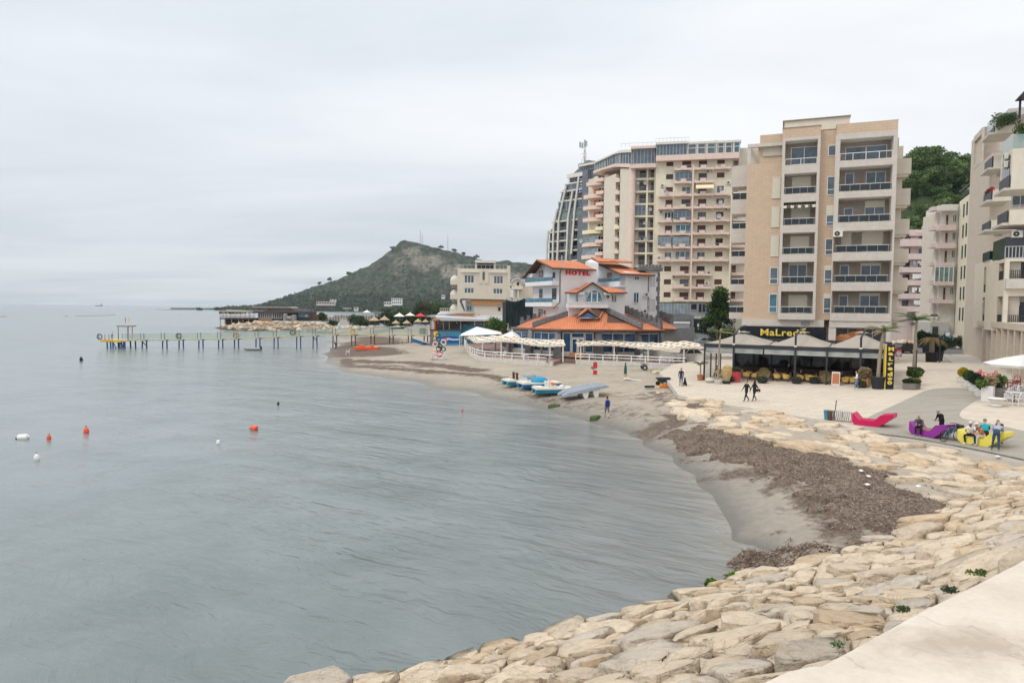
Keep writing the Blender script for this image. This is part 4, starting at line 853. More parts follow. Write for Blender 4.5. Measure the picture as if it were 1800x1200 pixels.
for k,(a,c,y0,y1)in enumerate([(1140,1205,190,305),(1205,1275,230,305),(1270,1350,210,315)]):
 mb=MB();ca=(RU(a,250)+RU(c,250))/2;rr_=(RU(c,250)-RU(a,250))/2
 if k==1:mb.tube([(RU(a,250),.9,RW(a,262)),(RU(c,250),.9,RW(a,262))],rr_*1.0,'greypaint',14)
 else:mb.lathe([(rr_,RW(a,y1)),(rr_,RW(a,y0+8)),(rr_*.55,RW(a,y0))],'greypaint',(ca,.9,0),16)
 q=Rf.pt(0,0,0);o=mb.build('water_tank',None,Rf.m);tag(o,['upright grey water tank beside the dark timber restaurant wall','grey horizontal water tank lying between two upright tanks','square shouldered grey tank below the blue poster'][k],'tank','water tanks behind the restaurant')
mb=MB();r_=np.random.default_rng(21)
for px,py,n_ in[(1722,1000,3),(1668,1033,3),(1592,1066,2),(1470,1128,1)]:
 for _ in range(n_):q=P(px+r_.normal(0,7),py+r_.normal(0,2),5.95);leaves(mb,[(q.x,q.y,q.z-.03,.07,.06,.03)],60,.018,['leaf_bright','leaf_mid','leaf_olive'],r_=r_)
mb.build('weeds')['kind']='stuff'
# pine hill behind the street
X,Y=np.meshgrid(np.linspace(60,330,90),np.linspace(203,420,72),indexing='ij')
e=np.clip((Y-206)/46,0,1);Z=2+51*(e**1.1)*np.clip((X-70)/50,0,1)+e*(fbm(np.stack([X/25,Y/25,X*0],-1),4)-.5)*14
m,t,b=base_mat('earth');pos=N(t,'ShaderNodeNewGeometry').outputs['Position']
t.links.new(ramp(t,tex_noise(t,pos,.25,6,.7),[(.35,(.03,.05,.018)),(.60,(.06,.09,.03)),(.78,(.18,.15,.10))]),b.inputs['Base Color']);b.inputs['Roughness'].default_value=.95;bumpn(t,b,tex_noise(t,pos,.6,5,.7),1.0,.8)
o=grid_mesh('pine_hill',X,Y,Z,'earth');o['kind']='structure'
def moundz(x,y):
 i=int(np.clip((x-60)/270*89,0,89));j=int(np.clip((y-203)/217*71,0,71));return Z[i,j]
def pine(label,loc,h,rx,seed):return tree('pine_tree',label,loc,h,rx,'umbrella',('leaf_pine','leaf_mid','leaf_pine'),9000,.42,.05,56,seed,'pines on the hill behind the street',.32)
p0=[pine('umbrella pine on the hill behind the apartment blocks',(0,0,0),15,6.0,s_)for s_ in(11,12,13)]
rp_=np.random.default_rng(6);k=0
for row,Y_ in enumerate((212,219,226,233,241,250,260,272,286)):
 for px in range(1578+(row%2)*11,1745,23):
  y=Y_+rp_.uniform(-3,3);x=(px+rp_.uniform(-6,6)-900)/1200*y;z=float(moundz(x,y));h=rp_.uniform(9,12.5)+(3.5 if row>5 else 0)
  o=p0[k]if k<3 else dup(p0[k%3]);k+=1;sc_=h/15
  o.location=(x,y,z-1.2);o.scale=(sc_*rp_.uniform(.95,1.25),sc_*rp_.uniform(.95,1.25),sc_);o.rotation_euler=(0,0,rp_.uniform(0,6.28))
  q_=0 if row>6 else 1 if row>3 else 2;o['label']=['dark pine on the skyline of the wooded hill behind the street','tall pine in the upper rows of the wooded hill','paler pine low on the wooded hill above the cream balconies'][q_];o['group']=['skyline pines','upper pines','lower pines'][q_]
for k,(px,py,y)in enumerate([(1597,378,225),(1612,385,222),(1625,390,220),(1640,392,219),(1606,368,228),(1618,360,230),(1632,378,222),(1590,392,220)]):
 q=D(px,py,y);bush('hillside_shrub','bright green shrub on the slope above the pink apartment block',(q.x,204,float(q.z)*204/y-3.4),3.0,2.4,4.6,['leaf_bright','leaf_mid'],1500,.3,200+k,'bright shrubs above the pink block')
mb=MB()
for _ in range(420):
 y=rp_.uniform(210,285);x=(rp_.uniform(1575,1745)-900)/1200*y;s_=rp_.uniform(1.2,2.6);leaves(mb,[(x,y,float(moundz(x,y))+s_*.3,s_,s_,s_*.8)],60,.38,['leaf_pine','leaf_mid','leaf_olive'],r_=rp_)
mb.build('undergrowth')['kind']='stuff'
# building parts
def window(F,u0,u1,w0,w1,v,nx=2,ny=1,fr='frame_white',gl='glass_grey',fw=.07,parent=None,name='window',split=True,mull=None):
 mb=MB();d0,d1=v-.03,v+.07
 mb.box(u0,u1,d0,d1,w1-fw,w1,fr);mb.box(u0,u1,d0,d1,w0,w0+fw,fr);mb.box(u0,u0+fw,d0,d1,w0+fw,w1-fw,fr);mb.box(u1-fw,u1,d0,d1,w0+fw,w1-fw,fr)
 for k in range(1,nx):u=u0+(u1-u0)*k/nx;mb.box(u-fw/2,u+fw/2,d0,d1,w0+fw,w1-fw,fr)
 for k in range(1,ny):z=(w0+(w1-w0)*k/ny)if mull is None else w0+(w1-w0)*mull;mb.box(u0+fw,u1-fw,d0+.005,d1-.005,z-fw/2,z+fw/2,fr)
 if not split:mb.box(u0+.01,u1-.01,v+.02,v+.05,w0+.01,w1-.01,gl)
 o=F.build(mb,name,parent)
 if split:mb=MB();mb.box(u0+.01,u1-.01,v+.02,v+.05,w0+.01,w1-.01,gl);F.build(mb,'pane',o)
 return o
def shutter(F,u0,u1,w0,w1,v,m,parent=None,step=.12,fr=None):
 mb=MB();n_=max(3,int((w1-w0)/step))
 for k in range(n_):z=w0+(w1-w0)*k/n_;mb.box(u0,u1,v,v+.05,z,z+(w1-w0)/n_*.86,m)
 mb.box(u0,u1,v+.02,v+.06,w0,w1,m);mb.box(u0-.05,u1+.05,v-.02,v+.06,w1+.004,w1+.08,fr or m);mb.box(u0-.05,u1+.05,v-.04,v+.06,w0-.07,w0-.004,fr or m)
 return F.build(mb,'shutter',parent)
def rail(F,u0,u1,v,w0,h,m='steel',step=.22,r=.022,parent=None,mid=False):
 mb=MB();mb.box(u0,u1,v-r*1.4,v+r*1.4,w0+h-r*2,w0+h,m)
 if mid:mb.box(u0,u1,v-r,v+r,w0+h*.5,w0+h*.5+r*2,m)
 n_=max(2,int((u1-u0)/step))
 for k in range(n_+1):u=u0+(u1-u0)*k/n_;mb.box(u-r,u+r,v-r,v+r,w0,w0+h-r*2,m)
 return F.build(mb,'railing',parent)
def aircon(F,u,w,v,s=.8,parent=None):
 mb=MB();mb.box(u-s/2,u+s/2,v-.34,v,w,w+s*.72,'offwhite');mb.box(u-s/2,u-s/2+.03,v-.1,v,w-.12,w,'steel')
 c=(u-s*.08,v-.345,w+s*.36);n_=14
 mb.add([(c[0]+s*.29*math.cos(6.283*k/n_),c[1],c[2]+s*.29*math.sin(6.283*k/n_))for k in range(n_)],[tuple(range(n_))],'steel_dark')
 mb.add([(c[0]+s*.07*math.cos(6.283*k/8),c[1]-.01,c[2]+s*.07*math.sin(6.283*k/8))for k in range(8)],[tuple(range(8))],'offwhite')
 return F.build(mb,'air_conditioner',parent)
def dish(F,u,w,v,r=.45,m='frame_grey',parent=None):
 mb=MB();n_=14;vs=[(u,v+.12,w)]
 for rr_,dv__ in((r*.6,.06),(r,-.04)):vs+=[(u+rr_*math.cos(6.283*k/n_)+.1*dv__,v+dv__,w+rr_*math.sin(6.283*k/n_))for k in range(n_)]
 fs=[(0,1+(k+1)%n_,1+k)for k in range(n_)]+[(1+k,1+(k+1)%n_,1+n_+(k+1)%n_,1+n_+k)for k in range(n_)]
 mb.add(vs,fs,m);mb.bar((u,v-.3,w-.05),(u,v+.4,w-r*.8),.02,'steel');return F.build(mb,'satellite_dish',parent)
def roof(F,polys,name='roof',parent=None,m='rooftile',th=.16,edge='brownwood'):
 vs,fs,uvs,mi=[],[],[],[]
 for p in polys:
  p=[Vector(q)for q in p];ex=(p[1]-p[0]).normalized();n_=(p[1]-p[0]).cross(p[-1]-p[0]).normalized();n_=n_ if n_.z>0 else-n_;ey=n_.cross(ex);b_=len(vs);k=len(p)
  if ey.z<0:ey=-ey
  vs+=p+[q-Vector((0,0,th))for q in p]
  f=tuple(range(b_,b_+k));fs.append(f);uvs+=[((q-p[0]).dot(ex)+3.3*b_,(q-p[0]).dot(ey))for q in p];mi.append(0)
  fs.append(tuple(range(b_+2*k-1,b_+k-1,-1)));uvs+=[(0,0)]*k;mi.append(1)
  for i in range(k):fs.append((b_+i,b_+k+i,b_+k+(i+1)%k,b_+(i+1)%k));uvs+=[(0,0)]*4;mi.append(1)
 me=bpy.data.meshes.new(name);M_=F.lm();me.from_pydata([tuple(M_@v)for v in vs],[],fs);me.materials.append(MAT[m]);me.materials.append(MAT[edge])
 me.polygons.foreach_set('material_index',mi);ul=me.uv_layers.new(name='UVMap')
 ul.data.foreach_set('uv',[c for q in uvs for c in q]);me.update()
 o=bpy.data.objects.new(name,me);COL.objects.link(o);o.parent=parent or F.root;return o
def lettering(F,txt,u0,u1,w0,w1,v,m,depth=.08,parent=None,bold=.0,sp=1.0,name='lettering'):
 cu=bpy.data.curves.new('t','FONT');cu.body=txt;cu.size=1;cu.extrude=.05;cu.offset=bold;cu.space_character=sp;cu.resolution_u=3
 to=bpy.data.objects.new('t',cu);COL.objects.link(to);bpy.context.view_layer.update()
 me0=to.evaluated_get(bpy.context.evaluated_depsgraph_get()).to_mesh();co=np.array([q.co[:]for q in me0 .vertices]);fc=[tuple(p.vertices)for p in me0 .polygons];to.to_mesh_clear()if hasattr(to,'to_mesh_clear')else None
 bpy.data.objects.remove(to);lo,hi=co.min(0),co.max(0);mb=MB()
 q=(co-lo)/(hi-lo);mb.add([(u0+a*(u1-u0),v-c*depth,w0+b_*(w1-w0))for a,b_,c in q],fc,m);return F.build(mb,name,parent)
 # beige apartment building
cB=lambda X_,Y_:(1270+X_/2.926,190+Y_/2.926)
o=D(1566,600,78);B=Fr((o.x,o.y,2.2),22)
B.thing('apartment_building','brown and white clad apartment building with recessed balconies behind the beige cafe canopy','building')
bu=lambda X_,v=0,Y_=620:B.U(*cB(X_,Y_),v);bw=lambda Y_,X_=600,v=0:B.W(*cB(X_,Y_),v)
Lr=[(165,290),(335,440),(482,600),(640,750),(790,900),(942,1055)];Rr_=[(155,265),(300,425),(460,585),(630,740),(785,895),(940,1055)]
uA,uB,uC,uD,uE=bu(119,1.0),bu(296),bu(491),bu(573),bu(884)
wb=bw(1088,400)
mb=MB()
mb.box(uA,uB+.2,.9,13,wb-1.2,bw(285,200,.9),'cladding')
mb.box(uC-.2,uD+.2,.75,13,wb,bw(112,540,.7),'cladding')
mb.box(uB+.15,uC-.15,1.7,13,wb,bw(98,400)-.05,'cladding');mb.box(uD+.15,uE-.15,1.7,13,wb,bw(85,740)-.05,'cladding')
mb.box(uB+.1,uE+.55,3.2,13.5,wb,bw(150,900,3),'panelbeige');mb.box(uB-2.6,uB+.3,1.5,12,bw(285,250,1),bw(132,260,1.2),'cladding')
B.build(mb,'wall')
mb=MB();hl=[(uB+.32,uC-.30,bw(b_,395),bw(a,395))for a,b_ in Lr]
mb.wall(uB,uC,wb,bw(150,400),hl,0,1.7,'clad_white','offwhite');mb.shell(uB,uC,0,1.7,wb,bw(150,400),'clad_white');mb.box(uB,uC,.05,1.9,bw(150,400)+.004,bw(98,400),'cladding');B.build(mb,'balcony_bay')
mb=MB();hr_=[(uD+.38,uE-.42,bw(b_,740),bw(a,740))for a,b_ in Rr_[:3]]+[(uD-.02,uE-.16,bw(b_,740),bw(a,740))for a,b_ in Rr_[3:]]
mb.wall(uD-.1,uE,bw(1096,720),bw(127,740),hr_,-.25,1.95,'clad_white','offwhite');mb.shell(uD-.1,uE,-.25,1.7,bw(1096,720),bw(127,740),'clad_white');mb.box(uD-.02,uE-.02,-.2,1.9,bw(127,740)+.004,bw(73,760),'cladding');B.build(mb,'balcony_bay')
mb=MB();mb.box(uA+4.1,uC+3.2,3,9,bw(100,500),bw(55,500,3),'cream_pale');mb.box(uA+3.9,uC+3.3,2.8,9.2,bw(55,500,3)+.003,bw(51,500,3),'timber');B.build(mb,'penthouse')
mb=MB()
for a,c,y0 in((uB,uC,bw(98,400)),(uD,uE,bw(73,760)),(uC,uD,bw(112,540,.7))):mb.box(a-.05,c+.05,-.02 if a!=uC else .7,1.95,y0+.003,y0+.06,'timber')
B.build(mb,'coping')
mb=MB();w0_,w1_=bw(285,200,.9),bw(182,200,.9)
mb.box(uA,uB,.9,1.3,w1_-.4,w1_,'clad_white');mb.box(uA,uA+.4,.95,1.3,w0_,w1_-.4,'clad_white');mb.box(uA,uA+.35,4,4.4,w0_,w1_-.5,'clad_white');mb.box(uA+1.3,uA+1.6,3.2,3.5,w0_,w1_-.5,'clad_white');mb.box(uA,uA+.35,1.3,6,w1_-.42,w1_-.05,'clad_white');mb.box(uA+1.2,uA+1.5,1.3,6,w1_-.40,w1_-.06,'clad_white');mb.box(uB-2.2,uB,1.35,4,w1_-1.5,w1_-.45,'panelbeige');B.build(mb,'pergola')
for i,(a,b_)in enumerate(Lr):
 w0,w1=bw(b_,395),bw(a,395);vb=1.66
 wt,wbm=bw(a+22,395,vb),bw(b_+3,395,vb)
 if i==0:window(B,bu(352,vb,230),bu(490,vb,230),bw(290,420,vb),bw(200,420,vb),vb,2)
 elif i==4:window(B,bu(347,vb),bu(440,vb),wbm,bw(805,395,vb),vb,2);shutter(B,bu(347,vb),bu(440,vb),bw(805,395,vb)+.02,bw(797,395,vb),vb-.02,'creamshutter')
 else:shutter(B,bu(350,vb),bu(448,vb),wbm,wt,vb,'creamshutter')
 if i==0:rail(B,uB+.34,uC-.34,.12,w0,.75,'frame_white',1.2,.03)
 else:
  mb=MB();mb.box(uB+.4,uC-.4,.10,.13,w0+.08,w0+.72,'glass_rail');p_=B.build(mb,'glass_railing');mb=MB();mb.box(uB+.33,uC-.31,.08,.15,w0+.74,w0+.80,'offwhite')
  for k in range(5):u=uB+.45+(uC-uB-.9)*k/4;mb.box(u-.015,u+.015,.07,.16,w0,w0+.74,'frame_grey')
  B.build(mb,'handrail',p_)
a_,b_=bw(480,395),bw(500,395)
mb=MB();mb.quad((uB+.3,.0,a_-.45),(uC-.3,.0,a_-.45),(uC-.3,1.6,a_),(uB+.3,1.6,a_),'stripes')
for k in range(9):u=uB+.3+(uC-uB-.6)*k/9;mb.quad((u+.02,-.02,a_-.75),(u+(uC-uB-.6)/9-.04,-.02,a_-.75),(u+(uC-uB-.6)/9-.02,-.0,a_-.45),(u,0,a_-.45),'darkgrey'if k%2 else 'canvas_cream')
B.build(mb,'striped_awning')
for i,(a,b_)in enumerate(Rr_):
 w0,w1=bw(b_,740),bw(a,740);vb=1.66;f_=bw(b_+5,740,vb)
 if i==0:window(B,bu(632,vb,230),bu(846,vb,230),bw(268,740,vb),bw(195,740,vb),vb,2)
 elif i in(1,2):window(B,bu(622,vb),bu(668,vb),f_,bw(a+35 if i==1 else a+55,640,vb),vb,1);window(B,bu(728,vb),bu(830,vb),f_,bw(a+27 if i==1 else a+48,780,vb),vb,2,gl='glass_grey');(shutter(B,bu(728,vb),bu(830,vb),bw(a+47,780,vb),bw(a+20,780,vb),vb-.03,'creamshutter')if i==2 else None)
 elif i==3:shutter(B,bu(612,vb),bu(665,vb),f_,bw(640,640,vb),vb,'creamshutter');shutter(B,bu(718,vb),bu(828,vb),f_,bw(640,770,vb),vb,'creamshutter')
 else:window(B,bu(610,vb),bu(657,vb),f_,bw(a+22,630,vb),vb,1);window(B,bu(718,vb),bu(820,vb),f_,bw(a+22,770,vb),vb,2);mb=MB();mb.box(bu(716,vb),bu(822,vb),vb-.06,vb,bw(a+21,770,vb),bw(a+11,770,vb),'creamshutter');B.build(mb,'shutter_box')
 ua,uc=(uD+.4,uE-.45)if i<3 else(uD+.18,uE-.45)
 if i==0:rail(B,ua,uc,-.1,w0,.85,'frame_white',1.1,.03)
 else:
  mb=MB();mb.box(ua+.02,uc-.02,-.12,-.09,w0+.08,w0+.74,'glass_rail');p_=B.build(mb,'glass_railing');mb=MB();mb.box(ua,uc,-.15,-.06,w0+.75,w0+.81,'offwhite')
  for k in range(6):u=ua+.1+(uc-ua-.2)*k/5;mb.box(u-.015,u+.015,-.16,-.05,w0,w0+.75,'frame_grey')
  B.build(mb,'handrail',p_)
aircon(B,bu(594,-.3),bw(664,594),-.27,1.0)
for i,(a,b_)in enumerate([(360,462),(510,610),(657,760),(805,905),(955,1052)]):
 u0,u1=bu(250,.85),bu(295,.85)-.06
 if i<3:shutter(B,u0,u1,bw(b_,270,.9),bw(a,270,.9),.83,'creamshutter')
 else:window(B,u0,u1,bw(b_,270,.9),bw(a+(14 if i==3 else 0),270,.9),.86,1,2,gl='glass_teal'if i==4 else 'glass_grey',mull=.32)
for i,(a,b_)in enumerate([(192,248),(352,448),(500,605),(652,755),(810,903),(955,1055)]):
 u0,u1=bu(531,.7),bu(570,.7);wm_=bw(a+(20 if i>1 else 0)+(30 if i==2 else 0),550,.7)
 window(B,u0,u1,bw(b_,550,.7),wm_,.70,1,2 if i else 1,mull=.3)
 if i in(2,4,5):mb=MB();mb.box(u0,u1,.66,.74,wm_+.01,bw(a,550,.7),'creamshutter');B.build(mb,'shutter_box')
for i,(a,b_)in enumerate([(258,340),(413,500),(570,650),(723,795),(873,942),(1028,1092)]):
 mb=MB();u0,u1=uE+.004,bu(972-i*5,1.5,a+40);z0,z1=bw(b_+10,940,1.5),bw(a,940,1.5)
 mb.box(u0,u1,1.5,4.2,z0+.25,z1,'panelbeige');mb.prism([(u0,1.6),(u1-.3,1.6),(u1-.3,4.1),(u0,4.1)],z0-.05,z0+.246,'panelbeige');B.build(mb,'side_balcony')
for i,(p0_,p1_,g0,g1)in enumerate([(300,405,None,None),(470,545,438,468),(620,692,592,618),(762,800,735,760),(905,942,880,905),(1050,1083,1022,1048)]):
 mb=MB();u0,u1=bu([48,45,42,40,38,33][i],2.5,p1_),uA-.004;z0,z1=bw(p1_,80,2.5),bw(p0_,80,2.5)
 mb.box(u0,u1,2.5,5.5,z0,z1,'clad_white');p_=B.build(mb,'side_balcony')
 if g0:
  mb=MB();a,c=bw(g1+2,80,2.5),bw(g0,80,2.5);k0=u0+(.18 if i<5 else .02)
  mb.box(k0,(k0+u1)/2-.03,2.52,2.56,a,c,'glass_rail');mb.box((k0+u1)/2+.03,u1-.05,2.52,2.56,a,c,'glass_rail');mb.box(k0,u1,2.48,2.60,c,c+.08,'frame_white');B.build(mb,'glass_railing',p_)
mb=MB();mb.box(uA-.15,uB,2.8,13,wb,bw(205,100,2.8),'cream_pale');mb.box(uE+.003,uE+.95,2.6,13,wb-1,bw(200,910,3),'cream_pale');B.build(mb,'rear_wing')
mb=MB();mb.box(uA-.1,uC+1.0,.5,13,bw(1122,300,.5),wb-.004,'clad_white');mb.box(uD-.15,uE+.05,-.15,13,bw(1130,720),bw(1097,720),'clad_white');mb.box(uD-.2,uD+.55,-.1,12,0,bw(1131,720),'clad_white');mb.box(uE-.45,uE,-.1,12,0,bw(1131,720),'clad_white');mb.box(uA,uE,5,12.5,0,wb,'panelbeige');B.build(mb,'ground_floor')
mb=MB();mb.box(bu(420,.4),bu(465,.4),.44,.52,bw(1117,440,.5),bw(1098,440,.5),'greypaint');B.build(mb,'vent')
window(B,uD+.6,uE-.5,0.1,bw(1134,720),.6,4,fr='frame_grey',gl='glass_shop',name='shop_window')
mb=MB();r_=np.random.default_rng(2)
for k in range(26):u=uD+.8+r_.random()*(uE-uD-2.4);s_=r_.uniform(.3,.9);mb.ball((u,.52,r_.uniform(1.5,bw(1150,720))),s_,.03,s_*.7,'terracotta'if k%3 else 'orangewood',8,6)
B.build(mb,'window_picture')
sg_=Fr(B.pt(0,0,0),22);su0,su1,sw0,sw1=bu(104,.3),bu(551,.3),bw(1215,330,.3),bw(1126,330,.3)
t_=thing('cafe_signboard','black fascia signboard with gold cafe name and a small crown above the canopy','sign',sg_.o,-R(22));sg_.root=t_
mb=MB();mb.box(su0,su1,.3,.48,sw0,sw1,'signblack');mb.box(su0,su1,.27,.3,sw0-.06,sw0+.05,'steel');sg_.build(mb,'board')
lettering(sg_,'MaLredo',bu(210,.25),bu(446,.25),bw(1172,330,.25),bw(1137,330,.25),.29,'goldlight',.06,None,.018,1.05)
mb=MB();c0,c1,z0=bu(416,.25),bu(446,.25),bw(1146,430,.25)+.12;dz=(c1-c0)
mb.profile([(c0+.1,z0),(c1-.1,z0),(c1,z0+.5*dz),(c0+.72*dz,z0+.26*dz),(c0+.5*dz,z0+.62*dz),(c0+.28*dz,z0+.26*dz),(c0,z0+.5*dz)],.22,.28,'goldlight');sg_.build(mb,'crown_emblem')
# pink and cream curved apartment block
c1=lambda X_,Y_:(940+X_/3.334,200+Y_/3.334)
o=D(1285,560,150);T=Fr((o.x,o.y,2.4),13)
T.thing('apartment_block','tall curved cream apartment block with pink stepped balconies and a glazed top floor','building')
tu=lambda X_,v=0,Y_=600:T.U(*c1(X_,Y_),v);tw=lambda Y_,X_=930,v=0:T.W(*c1(X_,Y_),v)
Yb=[325,402,478,553,630,706,784,862,945,1022,1098];VW=1.3
u0,u1=tu(703),tu(1150);wbot,wtop=tw(1104,930,VW),tw(240,930,VW)
wins=[(765,806),(858,910),(955,1003),(1062,1106)];holes=[];wl=[]
for i,yb in enumerate(Yb):
 for j,(a,b_)in enumerate(wins):
  door=(j in(1,2))or(2<=i<=7 and j in(0,3)and(i+j)%2)
  z0=tw(yb-(10 if door else 22),930,VW);z1=tw(yb-52,930,VW);h_=(tu(a,VW),tu(b_,VW),z0,z1);holes.append(h_);wl.append((i,j,h_))
mb=MB();mb.wall(u0,u1+.2,wbot,wtop,holes,VW,.25,'cream');mb.shell(u0,u1+.2,VW,13,wbot,wtop,'cream');T.build(mb,'wall')
for i,j,h_ in wl:
 if(i,j)in((1,1),(6,1),(6,0)):continue
 sh_=(i*7+j*5)%10
 if sh_<6 or i>=8 and j in(0,3)and(i,j)!=(8,3):shutter(T,*h_,VW+.12,'brownshutter',step=.22)
 else:window(T,*h_,VW+.12,2,1,'brownshutter'if sh_<9 else 'frame_white','glass_dark'if sh_<8 else 'glass_grey',.08,split=False)
bays=[(722,806,2,7,770,800),(812,917,0,10,850,884),(927,1046,0,10,965,1000),(1050,1143,2,7,1085,1110)]
for i,yb in enumerate(Yb):
 for j,(a,b_,r0,r1,m0,m1)in enumerate(bays):
  if not(r0<=i<=r1)and not(j==3 and i==0):continue
  z=tw(yb,930);ua,uc=tu(a)+.02,tu(b_)-.02;mb=MB()
  mb.box(ua,uc,0,VW-.003,z-.12,z+.10,'pinkpaint');mb.box(ua,uc,0,.12,z+.10,z+.32,'pinkpaint');mb.box(ua,ua+.55,-.02,.14,z+.1,z+.55,'pinkpaint');mb.box(tu(m0),tu(m1),-.05,.16,z+.05,z+.85,'pinkpaint');mb.box(uc-.5,uc,.3,VW-.01,z-.4,z-.125,'pinkpaint')
  p_=T.build(mb,'balcony');rail(T,ua+.02,uc-.02,.06,z+.32,.68,'steel',.30,.02,p_)
mb=MB();mb.box(tu(918),tu(928),-.08,VW,tw(1100),tw(300),'pinkpaint');mb.box(tu(1147),tu(1156),-.02,VW,wbot,tw(480),'cream');T.build(mb,'pilaster')
mb=MB();ua,uc=tu(940),tu(1045);mb.quad((ua,-.7,tw(437)),(uc,-.7,tw(437)),(uc,VW,tw(403,930,VW)),(ua,VW,tw(403,930,VW)),'awning_cream');mb.box(ua,uc,-.72,-.68,tw(444),tw(436),'awning_cream');T.build(mb,'awning')
for i,a,b_ in((1,818,925),(6,724,806),(6,812,912),(4,812,915)):
 z0,z1=tw(Yb[i],930)+.5,tw(Yb[i]-66,930);window(T,tu(a),tu(b_)-.1,z0,z1,.25,4,1,'frame_grey','glass_pale'if i==6 else 'glass_grey',.06,split=False,name='glazed_balcony')
for i,j,gl in((5,1,'glass_teal'),(7,1,'glass_grey'),(4,0,'glass_dark')):a,b_=((826,915)if j else(758,818));window(T,tu(a,.9),tu(b_,.9),tw(Yb[i]-14,930,.9),tw(Yb[i]-58,930,.9),.9,3,1,'frame_white',gl,.1,split=False,name='glazed_balcony')
for a,yb in((746,425),(742,580),(1018,335),(1132,418),(1010,350),(825,962),(1125,570),(735,852),(1018,1002),(1030,940)):aircon(T,tu(a,1),tw(yb,930,1),VW-.02 if yb<1000 else .7,.9)
for a,yb,r_ in((766,455,.5),(1086,520,.45),(1078,602,.55),(1084,440,.3)):dish(T,tu(a),tw(yb),-.2,r_)
mb=MB();mb.box(tu(703),tu(1190),-.15,12,tw(270),tw(238),'pinkpaint');T.build(mb,'cornice')
window(T,tu(705),tu(882),tw(237),tw(172),.25,9,1,'frame_grey','glass_grey',.10,split=False,name='penthouse_glazing')
for k,(a,b_)in enumerate(((888,938),(946,992),(1002,1050),(1063,1100),(1108,1148),(1158,1192))):window(T,tu(a),tu(b_),tw(237),tw(175),.4,1,2,'offwhite','glass_grey'if k<5 else 'glass_teal',.14,split=False,name='penthouse_window',mull=.62)
mb=MB();mb.box(tu(700),tu(890),-.1,12,tw(172),tw(158),'offwhite');mb.box(tu(885),tu(1200),.2,12,tw(175),tw(163),'offwhite');mb.box(tu(885),tu(1195),.9,11,tw(237),tw(175),'greypaint');mb.box(tu(705),tu(885),.9,11,tw(237),tw(172),'greypaint')
for a in(886,940,996,1054,1103,1152):mb.box(tu(a),tu(a+6),.25,.6,tw(238),tw(174),'offwhite')
T.build(mb,'penthouse')
rail(T,tu(700),tu(895),.3,tw(158),.9,'steel',.8,.025);mb=MB();mb.bar((tu(1056),3,tw(165)),(tu(1056),3,tw(138)),.05,'steel');mb.bar((tu(1056)-.4,3,tw(143)),(tu(1056)+.4,3,tw(143)),.03,'steel');T.build(mb,'aerial')
mb=MB();mb.box(tu(1156),tu(1330),3.2,13,wbot-6,tw(200,1200,3),'cream_pale');T.build(mb,'east_wing')
for i,yb in enumerate(Yb):
 z=tw(yb,1170,3);mb=MB();mb.box(tu(1160,1.5),tu(1238,1.5),1.5,3.19,z-.12,z+.5,'pinkpaint'if i>4 else 'cream_pale');p_=T.build(mb,'balcony');rail(T,tu(1160,1.5),tu(1238,1.5),1.55,z+.5,.5,'steel',.3,.02,p_)
 shutter(T,tu(1163,3.1),tu(1186,3.1),z+.3,z+2.1,3.1,'brownshutter',step=.25)
w2=tw(1112,930);mb=MB();mb.box(tu(735),tu(1160),.3,13,0,w2,'greypaint');T.build(mb,'plinth')
for a,b_,y0,y1,nx in((742,815,1112,1172,3),(828,908,1112,1172,4),(925,965,1110,1150,1),(970,1040,1110,1165,3),(1045,1075,1112,1160,2)):window(T,tu(a),tu(b_),tw(y1),tw(y0),.2,nx,1,'frame_grey','glass_pale'if b_<910 else 'glass_shop',.09,split=False)
cC=lambda X_,Y_:(1120+X_/6,420+Y_/6);Tu=lambda X_,v=0:T.U(*cC(X_,800),v);Tw=lambda Y_,v=0:T.W(*cC(500,Y_),v)
mb=MB();mb.box(Tu(375),Tu(570),-.3,.29,Tw(870),Tw(800),'castle');mb.box(Tu(380),Tu(560),-.35,.29,Tw(890),Tw(872),'whitepaint');mb.box(Tu(380),Tu(560),-.3,.29,Tw(930),Tw(892),'greypaint');mb.box(Tu(380),Tu(560),-.35,.29,Tw(955),Tw(932),'whitepaint');mb.box(Tu(300),Tu(560),-1.2,.29,-.4,Tw(957),'slate');T.build(mb,'shopfront')
mb=MB();mb.box(Tu(600),Tu(730),.1,.28,Tw(980),Tw(845),'glass_shop');mb.box(Tu(580),Tu(735),0,.29,Tw(838),Tw(815),'wallshade');mb.box(Tu(638),Tu(655),-.05,.1,Tw(950),Tw(890),'pinkpale');mb.box(Tu(688),Tu(705),-.05,.1,Tw(975),Tw(885),'muralblue');mb.box(Tu(570),Tu(598),-.1,.29,Tw(990),Tw(800),'greystone');mb.box(Tu(738),Tu(760),-.1,.29,Tw(990),Tw(800),'greystone');T.build(mb,'entrance')
u0,u1=tu(578,2.6),tu(703,2.6);wv_=2.6;mb=MB();hs=[];Yl=[375,451,524,596,668,742,812,885,960]
for yb in Yl:
 for a,b_ in((581,650),(661,696)):hs.append((tu(a,wv_),tu(b_,wv_),tw(yb,640,wv_),tw(yb-62,640,wv_)))
mb.wall(u0,u1,tw(1000,640,wv_),tw(300,640,wv_),hs,wv_,1.6,'cream','cream_pale');mb.shell(u0,u1,wv_,4.2,tw(1000,640,wv_),tw(300,640,wv_),'cream');mb.box(u0,u1,4.22,12,3,tw(300,640,wv_),'cream');T.build(mb,'loggia_wall')
